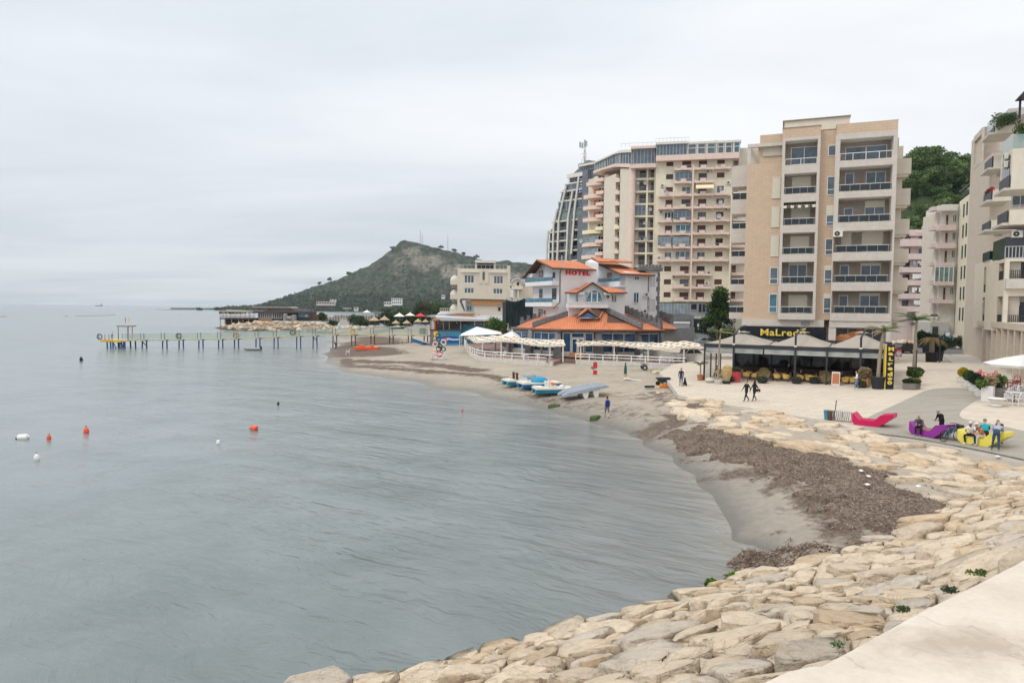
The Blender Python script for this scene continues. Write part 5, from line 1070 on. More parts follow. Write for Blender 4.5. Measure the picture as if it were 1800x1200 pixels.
for k,h_ in enumerate(hs):
 rail(T,h_[0],h_[1],wv_+.08,h_[2],1.0,'steel',.26,.02);d_=(h_[1]-h_[0])
 if k==6:window(T,h_[0],h_[1],h_[2],h_[3],wv_+.1,3,1,'frame_grey','glass_indigo'if 0 else 'glass_grey',.08,split=False,name='glazed_balcony')
 else:window(T,h_[0]+d_*.42,h_[1]-.05,h_[2]+.05,h_[2]+2.1,wv_+1.45,2,1,'brownshutter','glass_dark',.08,split=False)
for a,yb,r_ in((646,405,.5),(646,640,.4),(676,560,.4),(582,740,.4),(652,735,.5),(600,405,.4)):dish(T,tu(a,2.4),tw(yb,640,2.4),2.3,r_)
for a,yb in((592,470),(590,690),(612,745),(600,760)):aircon(T,tu(a,3.4),tw(yb,640,3.4),4.1,.8)
mb=MB();mb.tube([(tu(568,2.2),2.2,3),(tu(568,2.2),2.2,tw(318,568,2.2))],.72,'pinkpaint',16);T.build(mb,'column')
Q=T.sub(tu(562,2.6),2.6,0,50)
qu=lambda X_,v=0,Y_=600:Q.U(*c1(X_,Y_),v);qw=lambda Y_,X_=450,v=0:Q.W(*c1(X_,Y_),v)
mb=MB();qb=2.0
mb.profile([(qu(497),qb),(qu(560),qb),(qu(560),qw(322,555)),(qu(497),qw(322,500))],0,9,'cream_pale');mb.profile([(qu(404),qb),(qu(471),qb),(qu(471),qw(352,470)),(qu(404),qw(378,405))],0,9,'cream_pale')
mb.profile([(qu(471)+.01,qb),(qu(497)-.01,qb),(qu(497)-.01,qw(320,490)),(qu(471)+.01,qw(345,475))],1.2,9,'cream_pale');mb.profile([(qu(308,1.5),qb),(qu(404)-.01,qb),(qu(404)-.01,qw(352,400)),(qu(312,1.5),qw(375,320))],1.5,9,'cream_pale');Q.build(mb,'curved_wing')
mb=MB();mb.profile([(qu(345),qw(352,345)),(qu(400),qw(330,400)),(qu(470),qw(312,470)),(qu(560),qw(318,560)),(qu(560),qw(295,560)),(qu(470),qw(295,470)),(qu(345),qw(338,345))],-.4,9,'pinkpaint');Q.build(mb,'cornice')
segs=[(348,405,348,318,292,262),(410,462,318,305,262,238),(462,492,305,300,238,230),(496,560,300,300,232,228)]
for a,b_,ya,yb,ta,tb in segs:
 mb=MB();v_=.3;pa=[(qu(a,v_),qw(ya-8,a,v_)),(qu(b_,v_),qw(yb-6,b_,v_)),(qu(b_,v_),qw(tb,b_,v_)),(qu(a,v_),qw(ta,a,v_))];mb.profile(pa,v_,v_+.1,'glass_grey'if a>400 else 'glass_green')
 for k in range(5):
  f=k/4;u=pa[0][0]+(pa[1][0]-pa[0][0])*f;mb.box(u-.08,u+.08,v_-.08,v_,pa[0][1]+(pa[1][1]-pa[0][1])*f,pa[3][1]+(pa[2][1]-pa[3][1])*f,'frame_grey')
 Q.build(mb,'penthouse_glazing')
mb=MB();mb.profile([(qu(345),qw(292,345)),(qu(462),qw(238,462)),(qu(500),qw(230,500)),(qu(562),qw(228,562)),(qu(562),qw(212,562)),(qu(500),qw(214,500)),(qu(462),qw(230,462)),(qu(345),qw(284,345))],-.1,9,'pinkpaint'if 0 else 'offwhite');mb.profile([(qu(350),qw(330,350)),(qu(560),qw(300,560)),(qu(560),qw(215,560)),(qu(470),qw(232,470)),(qu(350),qw(288,350))],.8,9,'slate');Q.build(mb,'penthouse')
mb=MB();mb.box(tu(556,1.2),tu(704,.6),.6,10,tw(318,640,1),tw(296,640,1),'pinkpaint');mb.box(tu(556,1.2),tu(704,.6),.6,10,tw(205,640,1),tw(190,640,1),'pinkpaint');mb.box(tu(560,1.6),tu(704,.9),1.8,10,tw(296,640,1),tw(205,640,1),'greypaint');T.build(mb,'cornice')
window(T,tu(572,1.2),tu(698,1.2),tw(294,640,1.2),tw(208,640,1.2),1.2,6,1,'frame_grey','glass_grey',.1,split=False,name='penthouse_glazing')
rail(T,tu(500,2),tu(700,.6),1.5,tw(190,640,1),.9,'steel',.9,.025)
for k,yb in enumerate([398,470,534,602,672,745,815]):
 mm='pinkpaint'if k not in(4,)else 'awning_cream'
 z=qw(yb,484);mb=MB();mb.box(qu(470)+.02,qu(497)-.02,-.25,1.19,z-.15,z+.65,mm);mb.box(qu(470)+.02,qu(488),-.25,-.1,z+.65,z+.95,mm);p_=Q.build(mb,'balcony');rail(Q,qu(472),qu(496),-.2,z+.65,.5,'steel',.3,.02,p_)
 window(Q,qu(486,1.2),qu(496,1.2),z+.2,z+2.2,1.14,1,1,'brownshutter','glass_dark',.06,split=False)
 zl,zr_=qw(yb+30+k*2,330,0),qw(yb+6+k*2,385,0);zz=(zl+zr_)/2
 mb=MB();n_=9;ua,uc=qu(296-k*1.5+(14 if k==0 else 0)),qu(385);pts_=[(ua+(uc-ua)*i/n_,-1.1*math.sin(math.pi*(.25+.75*i/n_))+.15)for i in range(n_+1)]
 outl=pts_+[(uc,1.49),(ua,1.49)];mb.prism(outl,zz-.15,zz+.75,mm if k%3 else('orange'if 0 else mm));p_=Q.build(mb,'balcony')
 mb=MB();mb.tube([(a,b_,zz+1.15)for a,b_ in pts_],.03,'steel',5)
 for a,b_ in pts_:mb.bar((a,b_,zz+.75),(a,b_,zz+1.15),.02,'steel')
 Q.build(mb,'railing',p_)
 mb=MB();mb.prism([(qu(365),-.55),(qu(403)-.02,-.3),(qu(403)-.02,1.49),(qu(365),1.49)],zz+.55,zz+1.35,mm);Q.build(mb,'balcony')
 if k in(5,6):window(Q,ua+.2,uc-.3,zz+.8,zz+2.4,-.3,4,1,'frame_grey','glass_pale',.06,split=False,name='glazed_balcony')
 else:mb=MB();mb.box(qu(345,1.4),qu(366,1.4),1.40,1.52,zz+.2,zz+2.3,'orange'if k in(1,2,3)else 'cream');Q.build(mb,'balcony_divider')
 window(Q,qu(372,1.4),qu(384,1.4),zz+.4,zz+2.3,1.42,1,1,'brownshutter','glass_dark',.06,split=False);window(Q,qu(391,1.4),qu(400,1.4),zz+.9,zz+2.2,1.42,1,1,'brownshutter','glass_dark',.06,split=False)
dish(Q,qu(290),qw(745,290),-1.0,.6)
# grey tower with slanting ribs
cG=lambda X_,Y_:(940+X_/4.445,230+Y_/4.445)
GA=46;o=D(1000,480,212);W_=Fr((o.x,o.y,2.4),GA);W_.thing('grey_tower','grey stepped tower with slanting white ribs and a phone mast on its roof','building')
gu=lambda X_,Y_=700,v=0:W_.U(*cG(X_,Y_),v);gw=lambda Y_,X_=250,v=0:W_.W(*cG(X_,Y_),v)
fl=[(1075,96),(1010,97),(930,99),(850,103),(775,128),(695,163),(620,178),(540,200),(465,232),(410,256),(350,262)]
mb=MB();mb.profile([(gu(96,1075),0),(gu(470),0),(gu(470),gw(300)),(gu(348,300),gw(290)),(gu(300,330),gw(325)),(gu(258,352),gw(355)),(gu(258,410),gw(408)),(gu(200,470),gw(462)),(gu(180,560),gw(540)),(gu(166,700),gw(690)),(gu(108,770),gw(762)),(gu(98,1000),gw(1000))],.9,16,'slate');W_.build(mb,'wall')
for i in range(len(fl)-1):
 (yb,xl),(yt,xt)=fl[i],fl[i+1];z0,z1=gw(yb),gw(yt);x1=375 if i>4 else 345
 a=gu(xl+4,yb);c=gu(x1,yb);n_=max(2,int((c-a)/3.4));zz1=z1-.45
 mb=MB();mb.box(a-.3,c,-.1,.89,z1-.42,z1-.06,'offwhite'if i not in(5,)else 'slate');W_.build(mb,'floor_slab')
 gl=['glass_dark','glass_dark','glass_dark','glass_dark','glass_dark','glass_green','glass_grey','glass_dark','glass_grey','glass_dark'][i]
 window(W_,a,c,z0+.1,zz1,.7 if gl=='glass_dark'else .1,n_+1,1,'frame_grey',gl,.12,split=False)
 if gl=='glass_dark':rail(W_,a,c,.05,z0,1.0,'steel',.35,.025)
for p in([(95,1075),(100,870),(112,765)],[(143,1075),(152,730),(182,600)],[(178,1075),(192,690),(250,430)],[(248,1075),(266,680),(300,480)],[(290,965),(315,640),(350,372)]):
 mb=MB();mb.tube([(gu(x,y),-.35,gw(y))for x,y in p],.38,'offwhite',5);W_.build(mb,'rib')
mb=MB();mb.box(gu(268,700),gu(292,700),-.15,.89,gw(1075),gw(660),'slate');mb.box(gu(345,700),gu(420,700),-.6,.89,gw(1075),gw(660),'slate');mb.box(gu(378,500),gu(420,500),-.5,.89,gw(660),gw(335),'slate');W_.build(mb,'pier')
window(W_,gu(345,450),gu(376,450),gw(442),gw(395),-.05,2,1,'frame_white','glass_blue',.1,split=False);window(W_,gu(330,480),gu(376,480),gw(498),gw(455),-.05,2,1,'frame_white','glass_indigo',.1,split=False)
mb=MB();mb.box(gu(258,400),gu(380,400),-.5,.89,gw(375),gw(345),'offwhite');mb.box(gu(345,300),gu(465,300),-.3,15,gw(300),gw(285),'offwhite');W_.build(mb,'cornice')
for a,b_ in((355,400),(405,460)):window(W_,gu(a,320),gu(b_,320),gw(332),gw(304),.7,3,1,'frame_grey','glass_grey',.1,split=False)
mb=MB();mb.box(gu(305,280),gu(410,280),2,7,gw(290),gw(262),'slate');mb.box(gu(340,250),gu(372,250),3,6,gw(262),gw(240),'greypaint');mb.box(gu(400,250),gu(410,250),3,4,gw(290),gw(252),'greypaint');W_.build(mb,'plant_room')
t_=thing('phone_mast','phone mast with stacked antennas on the roof of the grey tower','mast',W_.pt(gu(390,200,3),3,0),-R(GA));mb=MB();mf=Fr(W_.pt(gu(390,200,3),3,0),GA,t_);z0,z1=gw(285,390,3),gw(72,390,3)
mb.tube([(0,0,z0),(0,0,z1)],.28,'steel',8);mb.bar((-2.0,0,z0),(0,0,z0+(z1-z0)*.55),.07,'steel');mf.build(mb,'pole');mb=MB()
for a,b_,h_ in((.3,.95,.16),(-.7,.9,.18),(.9,.93,.17),(.2,.72,.12),(.6,.55,.1),(.1,.48,.1),(.7,.38,.09),(-1.6,.95,.2)):zc=z0+(z1-z0)*b_;mb.box(a-.25,a+.25,-.5,-.2,zc-(z1-z0)*h_,zc,'offwhite'if h_<.15 else 'steel')
for b_ in(.9,.72,.5):zc=z0+(z1-z0)*b_;mb.bar((-1.6,-.2,zc),(1.2,-.2,zc),.05,'steel')
mf.build(mb,'antenna')
# hotel with the tiled restaurant
cH=lambda X_,Y_:(900+X_/6,440+Y_/6)
def HD(X_,Y_,y):return D(*cH(X_,Y_),y)
o=D(982,560,108);H=Fr((o.x,o.y,2.0),-27);H.thing('hotel','white hotel with orange tiled roofs and blue balcony rails above a glazed stone restaurant','hotel')
hu=lambda X_,Y_=400,v=0:H.U(*cH(X_,Y_),v);hw=lambda Y_,X_=700,v=0:H.W(*cH(X_,Y_),v)
LF=H.sub(0,0,0,63);lu=lambda X_,Y_=400,v=0:LF.U(*cH(X_,Y_),v);lw=lambda Y_,X_=350,v=0:LF.W(*cH(X_,Y_),v)
aU,aW=lu(300,110,-.9),lw(97,300,-.9);bU=lu(225,400);eW=lw(182,470);bW=lw(240,225)
RL=hu(905,185)-.3
mb=MB();mb.profile([(bU,0),(0,0),(0,eW),(aU,aW-.35),(bU,bW)],0,RL*math.cos(0)+.1,'whiteplaster');LF.build(mb,'gable_block')
def hl(q):return H.m.inverted()@Vector(q)
def PL(F,u,v,w):return hl(F.pt(u,v,w))
rl=RL+1.1
R0,E0=PL(LF,aU,-1.6,aW),PL(LF,.75,-1.6,eW-.12);B0=PL(LF,bU-.9,-1.6,bW-.75)
ex=Vector((1,0,0))*rl
roof(H,[[E0,E0+ex,R0+ex*.98,R0]],'roof');roof(H,[[B0+ex,B0,R0+Vector((0,.01,0)),R0+ex*.98]],'roof')
mb=MB()
for a,c in((R0,B0),(R0,E0)):mb.tube([a-Vector((0,0,.16)),c-Vector((0,0,.16))],.16,'brownwood',4)
mb.tube([E0-Vector((0,0,.14)),E0+ex-Vector((0,0,.14))],.11,'brownwood',4);H.build(mb,'bargeboard')
lettering(H,'HOTEL',hu(566,236),hu(820,250),hw(262,690),hw(216,690),-.02,'signred',.14,None,.045,1.25)
mb=MB();q=[(hu(525,60,-.9),-.9,hw(50,525,-.9)),(hu(527,180,-.9),-.9,hw(185,527,-.9)),(hu(508,230,-.12),-.12,hw(235,505)),(hu(505,540,-.12),-.12,hw(545,505)),(hu(440,600,-1.5),-1.5,hw(610,440,-1.5))]
mb.tube(q[:2],.09,'frame_grey',6);mb.tube(q[1:],.09,'rustpost',6);H.build(mb,'flue_pipe')
for k,(y0,y1,g0)in enumerate([(330,380,290),(548,600,515)]):
 mb=MB();a,c=lu(140,y0,-1.3),0.02;z0,z1=lw(y1-8,300,-1.3),lw(y0,300,-1.3)
 mb.box(a,c,-1.3,-.003,z0,z0+.22,'whiteplaster');mb.box(a,c,-1.3,-1.15,z0+.22,z1,'whiteplaster');mb.box(c-.15,c+.0,-1.15,-.01,z0+.22,z1,'whiteplaster');p_=LF.build(mb,'balcony')
 mb=MB();mb.box(a,c,-1.26,-1.22,z1+.03,z1+.62,'glass_teal'if 0 else 'glass_teal');mb.box(a,c,-1.28,-1.18,z1+.62,z1+.68,'frame_grey')
 for j in range(5):u=a+(c-a)*j/4;mb.box(u-.03,u+.03,-1.28,-1.2,z1,z1+.66,'muraldark')
 LF.build(mb,'blue_railing',p_)
for a,b_,y0,y1,m_ in((290,330,215,320,'brownshutter'),(432,456,230,292,'brownshutter'),(290,322,408,520,'darkgrey'),(425,470,402,515,'darkgrey'),(282,322,622,690,'brownshutter'),(330,365,625,690,'frame_white')):window(LF,lu(a,y0),lu(b_,y0),lw(y1,(a+b_)/2),lw(y0,(a+b_)/2),-.02,1,1,m_,'glass_dark',.10,name='window',split=False)
aircon(LF,lu(330,185),lw(200,330),-.01,.8)
mb=MB();mb.box(lu(140,250,-1),lu(225,250,-1),-1.2,0,lw(285,200,-1),lw(245,200,-1),'whiteplaster');LF.build(mb,'eave_box')
G2=H.sub(hu(1195,400,-1.5),-1.5,0,-20);gu2=lambda X_,Y_=400,v=0:G2 .U(*cH(X_,Y_),v);gw2=lambda Y_,X_=1300,v=0:G2 .W(*cH(X_,Y_),v)
L2=G2 .sub(0,0,0,66);l2u=lambda X_,Y_=250,v=0:L2 .U(*cH(X_,Y_),v);l2w=lambda Y_,X_=1000,v=0:L2 .W(*cH(X_,Y_),v)
u1=gu2(1432);ew=gw2(236,1300);ap=(l2u(905,118),l2w(112,905))
mb=MB();mb.profile([(l2u(905),0),(0,0),(0,ew),(ap[0],ap[1]-.4)],0,u1+.2,'whiteplaster');L2 .build(mb,'gable_block')
def P2(u,v,w):return hl(L2 .pt(u,v,w))
q0,q1=P2(.6,-1.1,ew-.25),P2(ap[0],-1.1,ap[1]);e2=(hl(G2 .pt(1,0,0))-hl(G2 .pt(0,0,0)))*(u1+2.0);tp=hl(HD(1175,118,112))
roof(H,[[q0,q0+e2,q1+e2*.55,q1]],'roof')
mb=MB();mb.tube([q1-Vector((0,0,.15)),q0-Vector((0,0,.15))],.16,'brownwood',4);mb.tube([q0-Vector((0,0,.12)),q0+e2-Vector((0,0,.12))],.12,'brownwood',4);H.build(mb,'bargeboard')
a,b_,c,d_=[hl(q)for q in(HD(912,116,113.5),HD(1270,125,115),HD(1235,108,119),HD(835,70,117.5))]
roof(H,[[a,b_,c,d_]],'roof');mb=MB();e=hl(HD(775,116,116));d_=d_-Vector((0,0,.35));mb.add([a-Vector((0,0,.3)),d_,e,a-Vector((0,0,6)),e-Vector((0,0,6)),d_+Vector((1,5,-1))-Vector((0,0,.3))],[(0,1,2),(0,2,4,3),(2,1,5)],'whiteplaster');mb.tube([d_,e],.1,'brownwood',4);H.build(mb,'upper_gable')
z1=l2w(330,1060,-1.1);mb=MB();aa_=l2u(900,330,-1.1);mb.box(aa_,0.02,-1.1,-.003,z1-.9,z1-.6,'whiteplaster');mb.box(aa_,.02,-1.1,-.95,z1-.6,z1,'whiteplaster');p_=L2 .build(mb,'balcony')
mb=MB();mb.box(aa_,.0,-1.06,-1.02,z1+.02,z1+.6,'glass_teal');mb.box(aa_,0,-1.08,-1.0,z1+.6,z1+.66,'frame_grey');L2 .build(mb,'blue_railing',p_)
window(L2,l2u(1003),l2u(1053),l2w(320,1030),l2w(235,1030),-.02,1,1,'orangewood','glass_dark',.14,split=False);aircon(L2,l2u(1095,225),l2w(238,1095),-.01,.8)
window(G2,gu2(1287),gu2(1341),gw2(312),gw2(276),-.02,2,1,'frame_white','glass_blue',.08);window(G2,gu2(1283),gu2(1340),gw2(553),gw2(442),-.02,2,1,'frame_white','glass_blue',.08)
for X_,Y_ in((1412,485),(1400,660)):aircon(G2,gu2(X_),gw2(Y_),-.01,.85)
G3=Fr(G2 .pt(u1,.6,0),-8,H.root);gu3=lambda X_,v=0:G3 .U(*cH(X_,450),v);gw3=lambda Y_,v=0:G3 .W(*cH(1480,Y_),v)
mb=MB();mb.box(0,gu3(1556),0,5,0,gw3(218),'wallshade'if 0 else 'whiteplaster');G3 .build(mb,'tower_wall')
for a,c in((gu3(1418),gu3(1440)),(gu3(1533),gu3(1556))):
 mb=MB()
 for k in range(13):z=gw3(235)-k*.78;o_=.22 if k%2 else 0;mb.box(a-o_,c+o_*.2,-.05,.3,z-.74,z,'castle')
 G3 .build(mb,'quoins')
mb=MB();a,c=gu3(1330),gu3(1576);mb.box(a,c,-.45,5.4,gw3(218),gw3(180),'castle')
n_=7
for k in range(n_):u=a+(c-a)*k/n_;mb.box(u,u+(c-a)/n_*.58,-.45,.1,gw3(180),gw3(152),'castle')
G3 .build(mb,'battlement')
for a,b_ in((1452,1470),(1486,1503)):
 for y0,y1 in((252,382),(516,640)):window(G3,gu3(a),gu3(b_),gw3(y1),gw3(y0),-.01,1,1,'greypaint','glass_dark',.05,split=False)
K=Fr((HD(895,560,107.2).x,107.2,2.0),-6,H.root);ku=lambda X_,v=0,Y_=500:K.U(*cH(X_,Y_),v);kw=lambda Y_,v=0,X_=860:K.W(*cH(X_,Y_),v)
mb=MB();mb.box(ku(598),ku(1190),0,8,kw(790),kw(447),'whiteplaster');mb.profile([(ku(700),kw(447)),(ku(1010),kw(447)),(ku(1000),kw(432)),(ku(855),kw(348)),(ku(712),kw(432))],-.4,7,'whiteplaster');K.build(mb,'bay_wall')
pa=lambda X_,Y_,v:K.lm()and(ku(X_,v,Y_),v,kw(Y_,v,X_))
roof(K,[[pa(690,443,-1),pa(555,440,-1),pa(700,392,3.0),pa(752,380,3.0)]],'roof');roof(K,[[pa(1215,440,-1),pa(1015,441,-1),pa(905,372,3),pa(1130,405,3)]],'roof')
apx=pa(850,333,-1.1);apb=(apx[0],6,apx[2])
roof(K,[[pa(1022,441,-1.1),(ku(1022,-1.1,441),6,kw(441,-1.1)),apb,apx],[(ku(688,-1.1,441),6,kw(441,-1.1)),pa(688,441,-1.1),apx,apb]],'roof')
mb=MB()
for X_ in(690,1020):mb.tube([(apx[0],-1.12,apx[2]-.12),(ku(X_,-1.1,441),-1.12,kw(441,-1.1)-.12)],.15,'brownwood',4)
for a,b_ in(((555,441),(690,444)),((1018,441),(1216,441))):mb.tube([(ku(a[0],-1,a[1]),-1.02,kw(a[1],-1,a[0])-.12),(ku(b_[0],-1,b_[1]),-1.02,kw(b_[1],-1,b_[0])-.12)],.11,'brownwood',4)
for X_ in(718,985):mb.box(ku(X_)-.5,ku(X_)+.5,-1.0,-.41,kw(468),kw(443),'whiteplaster')
K.build(mb,'bargeboard')
mb=MB();cu_,r_,zb=(ku(785)+ku(941))/2,(ku(941)-ku(785))/2,kw(548);zs=kw(500)
arc=[(cu_+r_*math.cos(math.pi*k/18),zs+(kw(420)-zs)*math.sin(math.pi*k/18))for k in range(19)]
mb.profile([(cu_-r_,zb)]+[(cu_+r_,zb)]+arc[:-1]+[(cu_-r_,zs)],-.46,-.41,'glass_teal');K.build(mb,'arched_window')
mb=MB();mb.tube([(a,-.47,b_)for a,b_ in arc],.07,'frame_white',5)
for X_ in(832,892):mb.box(ku(X_)-.09,ku(X_)+.09,-.55,-.44,zb,kw(438),'frame_white')
mb.box(ku(832),ku(892),-.54,-.45,kw(455),kw(449),'frame_white');mb.box(cu_-r_,cu_+r_,-.5,-.45,zb,zb+.12,'frame_white');K.build(mb,'arch_frame')
for a,b_ in((666,702),(1046,1106)):window(K,ku(a),ku(b_),kw(548),kw(467),-.02,2,1,'frame_white','glass_blue',.09)
aircon(K,ku(1010),kw(510),-.01,.9)
mb=MB();mb.box(ku(590,-1.6),ku(1018,-1.6),-1.6,-.01,kw(607,-1.6),kw(562,-1.6),'whiteplaster');mb.box(ku(590,-1.6),ku(1018,-1.6),-1.66,-1.4,kw(562,-1.6),kw(553,-1.6),'offwhite');p_=K.build(mb,'terrace_parapet');rail(K,ku(700,-1.5),ku(1015,-1.5),-1.5,kw(553,-1.6),.55,'frame_grey',1.0,.025,p_)
low=[(20,817,112),(235,824,106),(525,831,102),(960,836,101),(1385,838,103),(1622,840,108)];up=[(395,640,116),(520,628,112),(745,612,108.6),(985,612,107.6),(1080,625,109),(1180,640,113)]
lo=[hl(HD(*q))for q in low];hi=[hl(HD(*q))for q in up]
roof(H,[[lo[i],lo[i+1],hi[i+1],hi[i]]for i in range(5)],'skirt_roof',th=.2)
mb=MB()
for i in range(5):
 mb.tube([lo[i]-Vector((0,-.1,.22)),lo[i+1]-Vector((0,-.1,.22))],.12,'brownwood',4);n_=int((lo[i+1]-lo[i]).length/1.1)
 for k in range(n_):q=lo[i].lerp(lo[i+1],(k+.5)/n_);mb.box(q.x-.08,q.x+.08,q.y+.0,q.y+.7,q.z-.42,q.z-.22,'brownwood')
H.build(mb,'rafter_ends')
def hip(pts,wid,steps,hh=.55,lbl='stone_hip'):
 mb=MB();a,c=hl(HD(*pts[0])),hl(HD(*pts[1]));d_=(c-a);s_=Vector((-d_.y,d_.x,0)).normalized()*wid
 if steps:
  for k in range(steps):
   p,q=a+d_*k/steps,a+d_*(k+1)/steps;z0,z1=min(p.z,q.z)-.5,max(p.z,q.z)+hh
   mb.prism([tuple((p-s_)[:2]),tuple((q-s_)[:2]),tuple((q+s_)[:2]),tuple((p+s_)[:2])],z0,z1-.25,'castle');m_=p.lerp(q,.1),p.lerp(q,.62)
   mb.prism([tuple((m_[0]-s_)[:2]),tuple((m_[1]-s_)[:2]),tuple((m_[1]+s_)[:2]),tuple((m_[0]+s_)[:2])],z1-.25,z1+.3,'castle')
 else:
  vs=[a-s_,a+s_,c+s_,c-s_];up_=Vector((0,0,hh));mb.add([q-Vector((0,0,.3))for q in vs]+[q+up_ for q in vs],[(0,1,2,3),(7,6,5,4),(0,4,5,1),(1,5,6,2),(2,6,7,3),(3,7,4,0)],'castle')
 H.build(mb,lbl)
hip(((85,775,114),(610,628,113)),.35,8);hip(((215,785,107),(740,622,107.5)),.3,0,.45);hip(((1372,802,103),(988,625,106.8)),.3,0,.45);hip(((1578,800,107.5),(1180,640,112)),.35,8)
for a,b_,y in(((1480,712),(1750,828),116),):q=[hl(HD(1750,830,113)),hl(HD(1600,826,111)),hl(HD(1480,712,117)),hl(HD(1545,710,119))];roof(H,[[q[1],q[0],q[3],q[2]]],'skirt_roof')
hip(((1690,740,116),(1545,690,119)),.3,4);mb=MB();q=hl(HD(1600,900,112));mb.box(q.x,q.x+7,q.y+.5,q.y+5,0,q.z+1.3,'greypaint');H.build(mb,'side_wall')
q=[hl(HD(x,y,d))for x,y,d in((680,712,103.5),(925,716,103.3),(800,614,103.6),(895,625,107.5))]
bk=H.m.to_3x3().inverted()@Vector((1.3,3.8,0));up1=Vector((0,0,1.5))
roof(H,[[q[0]+bk+up1,q[0],q[2],q[2]+bk]],'dormer_roof');roof(H,[[q[1],q[1]+bk+up1,q[2]+bk,q[2]]],'dormer_roof')
mb=MB();f_=bk*.02;mb.add([q[0]+f_+Vector((.6,0,.05)),q[1]+f_+Vector((-.6,0,.05)),q[2]+f_-Vector((0,0,.55))],[(0,1,2)],'glass_teal'if 0 else 'glass_blue');mb.tube([q[0]+f_*.5-Vector((0,0,.05)),q[2]+f_*.5-Vector((0,0,.2)),q[1]+f_*.5-Vector((0,0,.05))],.14,'brownwood',4);mb.tube([q[0]+f_*.8,q[1]+f_*.8],.07,'frame_grey',4);H.build(mb,'dormer_window')
wl_=[Vector((q.x,q.y,0))+Vector((0,1.1,0))for q in lo];panes=[2,3,4,3,2]
for i in range(5):
 a,c=wl_[i],wl_[i+1];d_=c-a;ang=-math.degrees(math.atan2(d_.y,d_.x));wa_=H.m@a;Fw=Fr((wa_.x,wa_.y,2.0),ang-27,H.root);Fw=Fr((wa_.x,wa_.y,2.0),0,H.root)
 wc=H.m@c;dd=wc-wa_;Fw=Fr((wa_.x,wa_.y,2.0),-math.degrees(math.atan2(dd.y,dd.x)),H.root);L=dd.length;zt=min(lo[i].z,lo[i+1].z)-.25
 mb=MB();mb.box(0,L,0,.5,0,.62,'offwhite');mb.box(0,L,.02,.5,zt-.25,zt+.4,'castle');mb.box(.1,L-.1,.45,.6,.62,zt,'glass_shop');Fw.build(mb,'base_wall')
 if i==2:
  window(Fw,.7,L*.32,.64,zt-.27,.2,1,1,'frame_white','glass_blue',.10);window(Fw,L*.66,L-.8,.64,zt-.27,.2,1,1,'frame_white','glass_blue',.1);window(Fw,L*.33,L*.65,zt-1.05,zt-.27,.2,1,1,'frame_white','glass_blue',.1)
  for a_,b_ in((.335,.49),(.495,.645)):window(Fw,L*a_,L*b_,.3,zt-1.1,.12,1,1,'frame_white','glass_blue',.16,name='door')
 else:window(Fw,.5,L-.5,.64,zt-.27,.2,panes[i],1,'frame_white','glass_blue',.10)
 for u,hgt in((0,1),(L,1)):
  if u and i<4:continue
  mb=MB();
  mb.add([(u-.62,-.9,-.4),(u+.62,-.9,-.4),(u+.62,.45,-.4),(u-.62,.45,-.4),(u-.42,-.1,zt),(u+.42,-.1,zt),(u+.42,.45,zt),(u-.42,.45,zt)],[(0,1,5,4),(1,2,6,5),(2,3,7,6),(3,0,4,7),(4,5,6,7)],'greystone');Fw.build(mb,'stone_pier')
 if i==2:mb=MB();[mb.box(L*.3,L*.68,-.4*k-.4,-.4*k,0,.6-.14*k,'orangewood')for k in range(4)];Fw.build(mb,'steps')
 # small cream block, timber terrace cafe with mural, netted block
cS=lambda X_,Y_:(780+X_/6.667,440+Y_/6.667)
o=D(800,590,168);Z2=Fr((o.x,o.y,2.0),-3);Z2 .thing('guest_house','cream four storey guest house with white windows and a railed roof terrace','building')
su=lambda X_,v=0,Y_=400:Z2 .U(*cS(X_,Y_),v);sw=lambda Y_,v=0,X_=450:Z2 .W(*cS(X_,Y_),v)
ws=[(240,356,290,386,3),(585,696,294,390,3),(240,356,440,506,3),(580,692,444,510,3),(452,483,250,348,1)]
mb=MB();mb.wall(su(160),su(775),0,sw(215),[(su(a),su(b_),sw(d_),sw(c))for a,b_,c,d_,n_ in ws],0,.25,'cream_pale');mb.shell(su(160),su(775),0,12,0,sw(215),'cream_pale');mb.box(su(745),su(778),-.3,3,2,sw(176),'cream_pale');Z2 .build(mb,'wall')
mb=MB()
for a,b_ in((205,415),(522,735)):mb.box(su(a),su(b_),-.35,-.003,sw(262),sw(246),'offwhite')
mb.box(su(415),su(452),-.15,-.003,sw(390),sw(225),'cream_pale');mb.box(su(483),su(522),-.15,-.003,sw(390),sw(225),'cream_pale');Z2 .build(mb,'lintel')
for a,b_,c,d_,n_ in ws:window(Z2,su(a),su(b_),sw(d_),sw(c),.12,n_,1,'frame_white'if n_>1 else 'greypaint','glass_grey',.12)
for a,b_ in((180,365),(388,590),(606,745)):rail(Z2,su(a),su(b_),.1,sw(216),1.0,'frame_grey',.9,.04)
mb=MB();mb.box(su(365),su(388),.5,4,sw(215),sw(150),'cream_pale');mb.box(su(585),su(606),.5,4,sw(215),sw(150),'cream_pale');mb.box(su(365),su(606),.3,5,sw(140),sw(113),'offwhite');mb.box(su(365),su(606),.2,5.2,sw(148),sw(141),'concrete');mb.box(su(388),su(585),2.5,4,sw(215),sw(150),'glass_shop');Z2 .build(mb,'roof_room')
for y0,y1 in((350,405),(520,575),(690,720)):
 mb=MB();mb.box(su(75),su(160)-.01,.5,8,sw(y1),sw(y0),'cream_pale');mb.box(su(90),su(158),2,7,sw(y1+28),sw(y1)-.01,'concrete');p_=Z2 .build(mb,'balcony');mb=MB();c_=(su(128),3,sw(y0));mb.ball((c_[0],c_[1],c_[2]-.2),1.25,1.0,1.5,'offwhite',12,8);Z2 .build(mb,'dome',p_)
mb=MB()
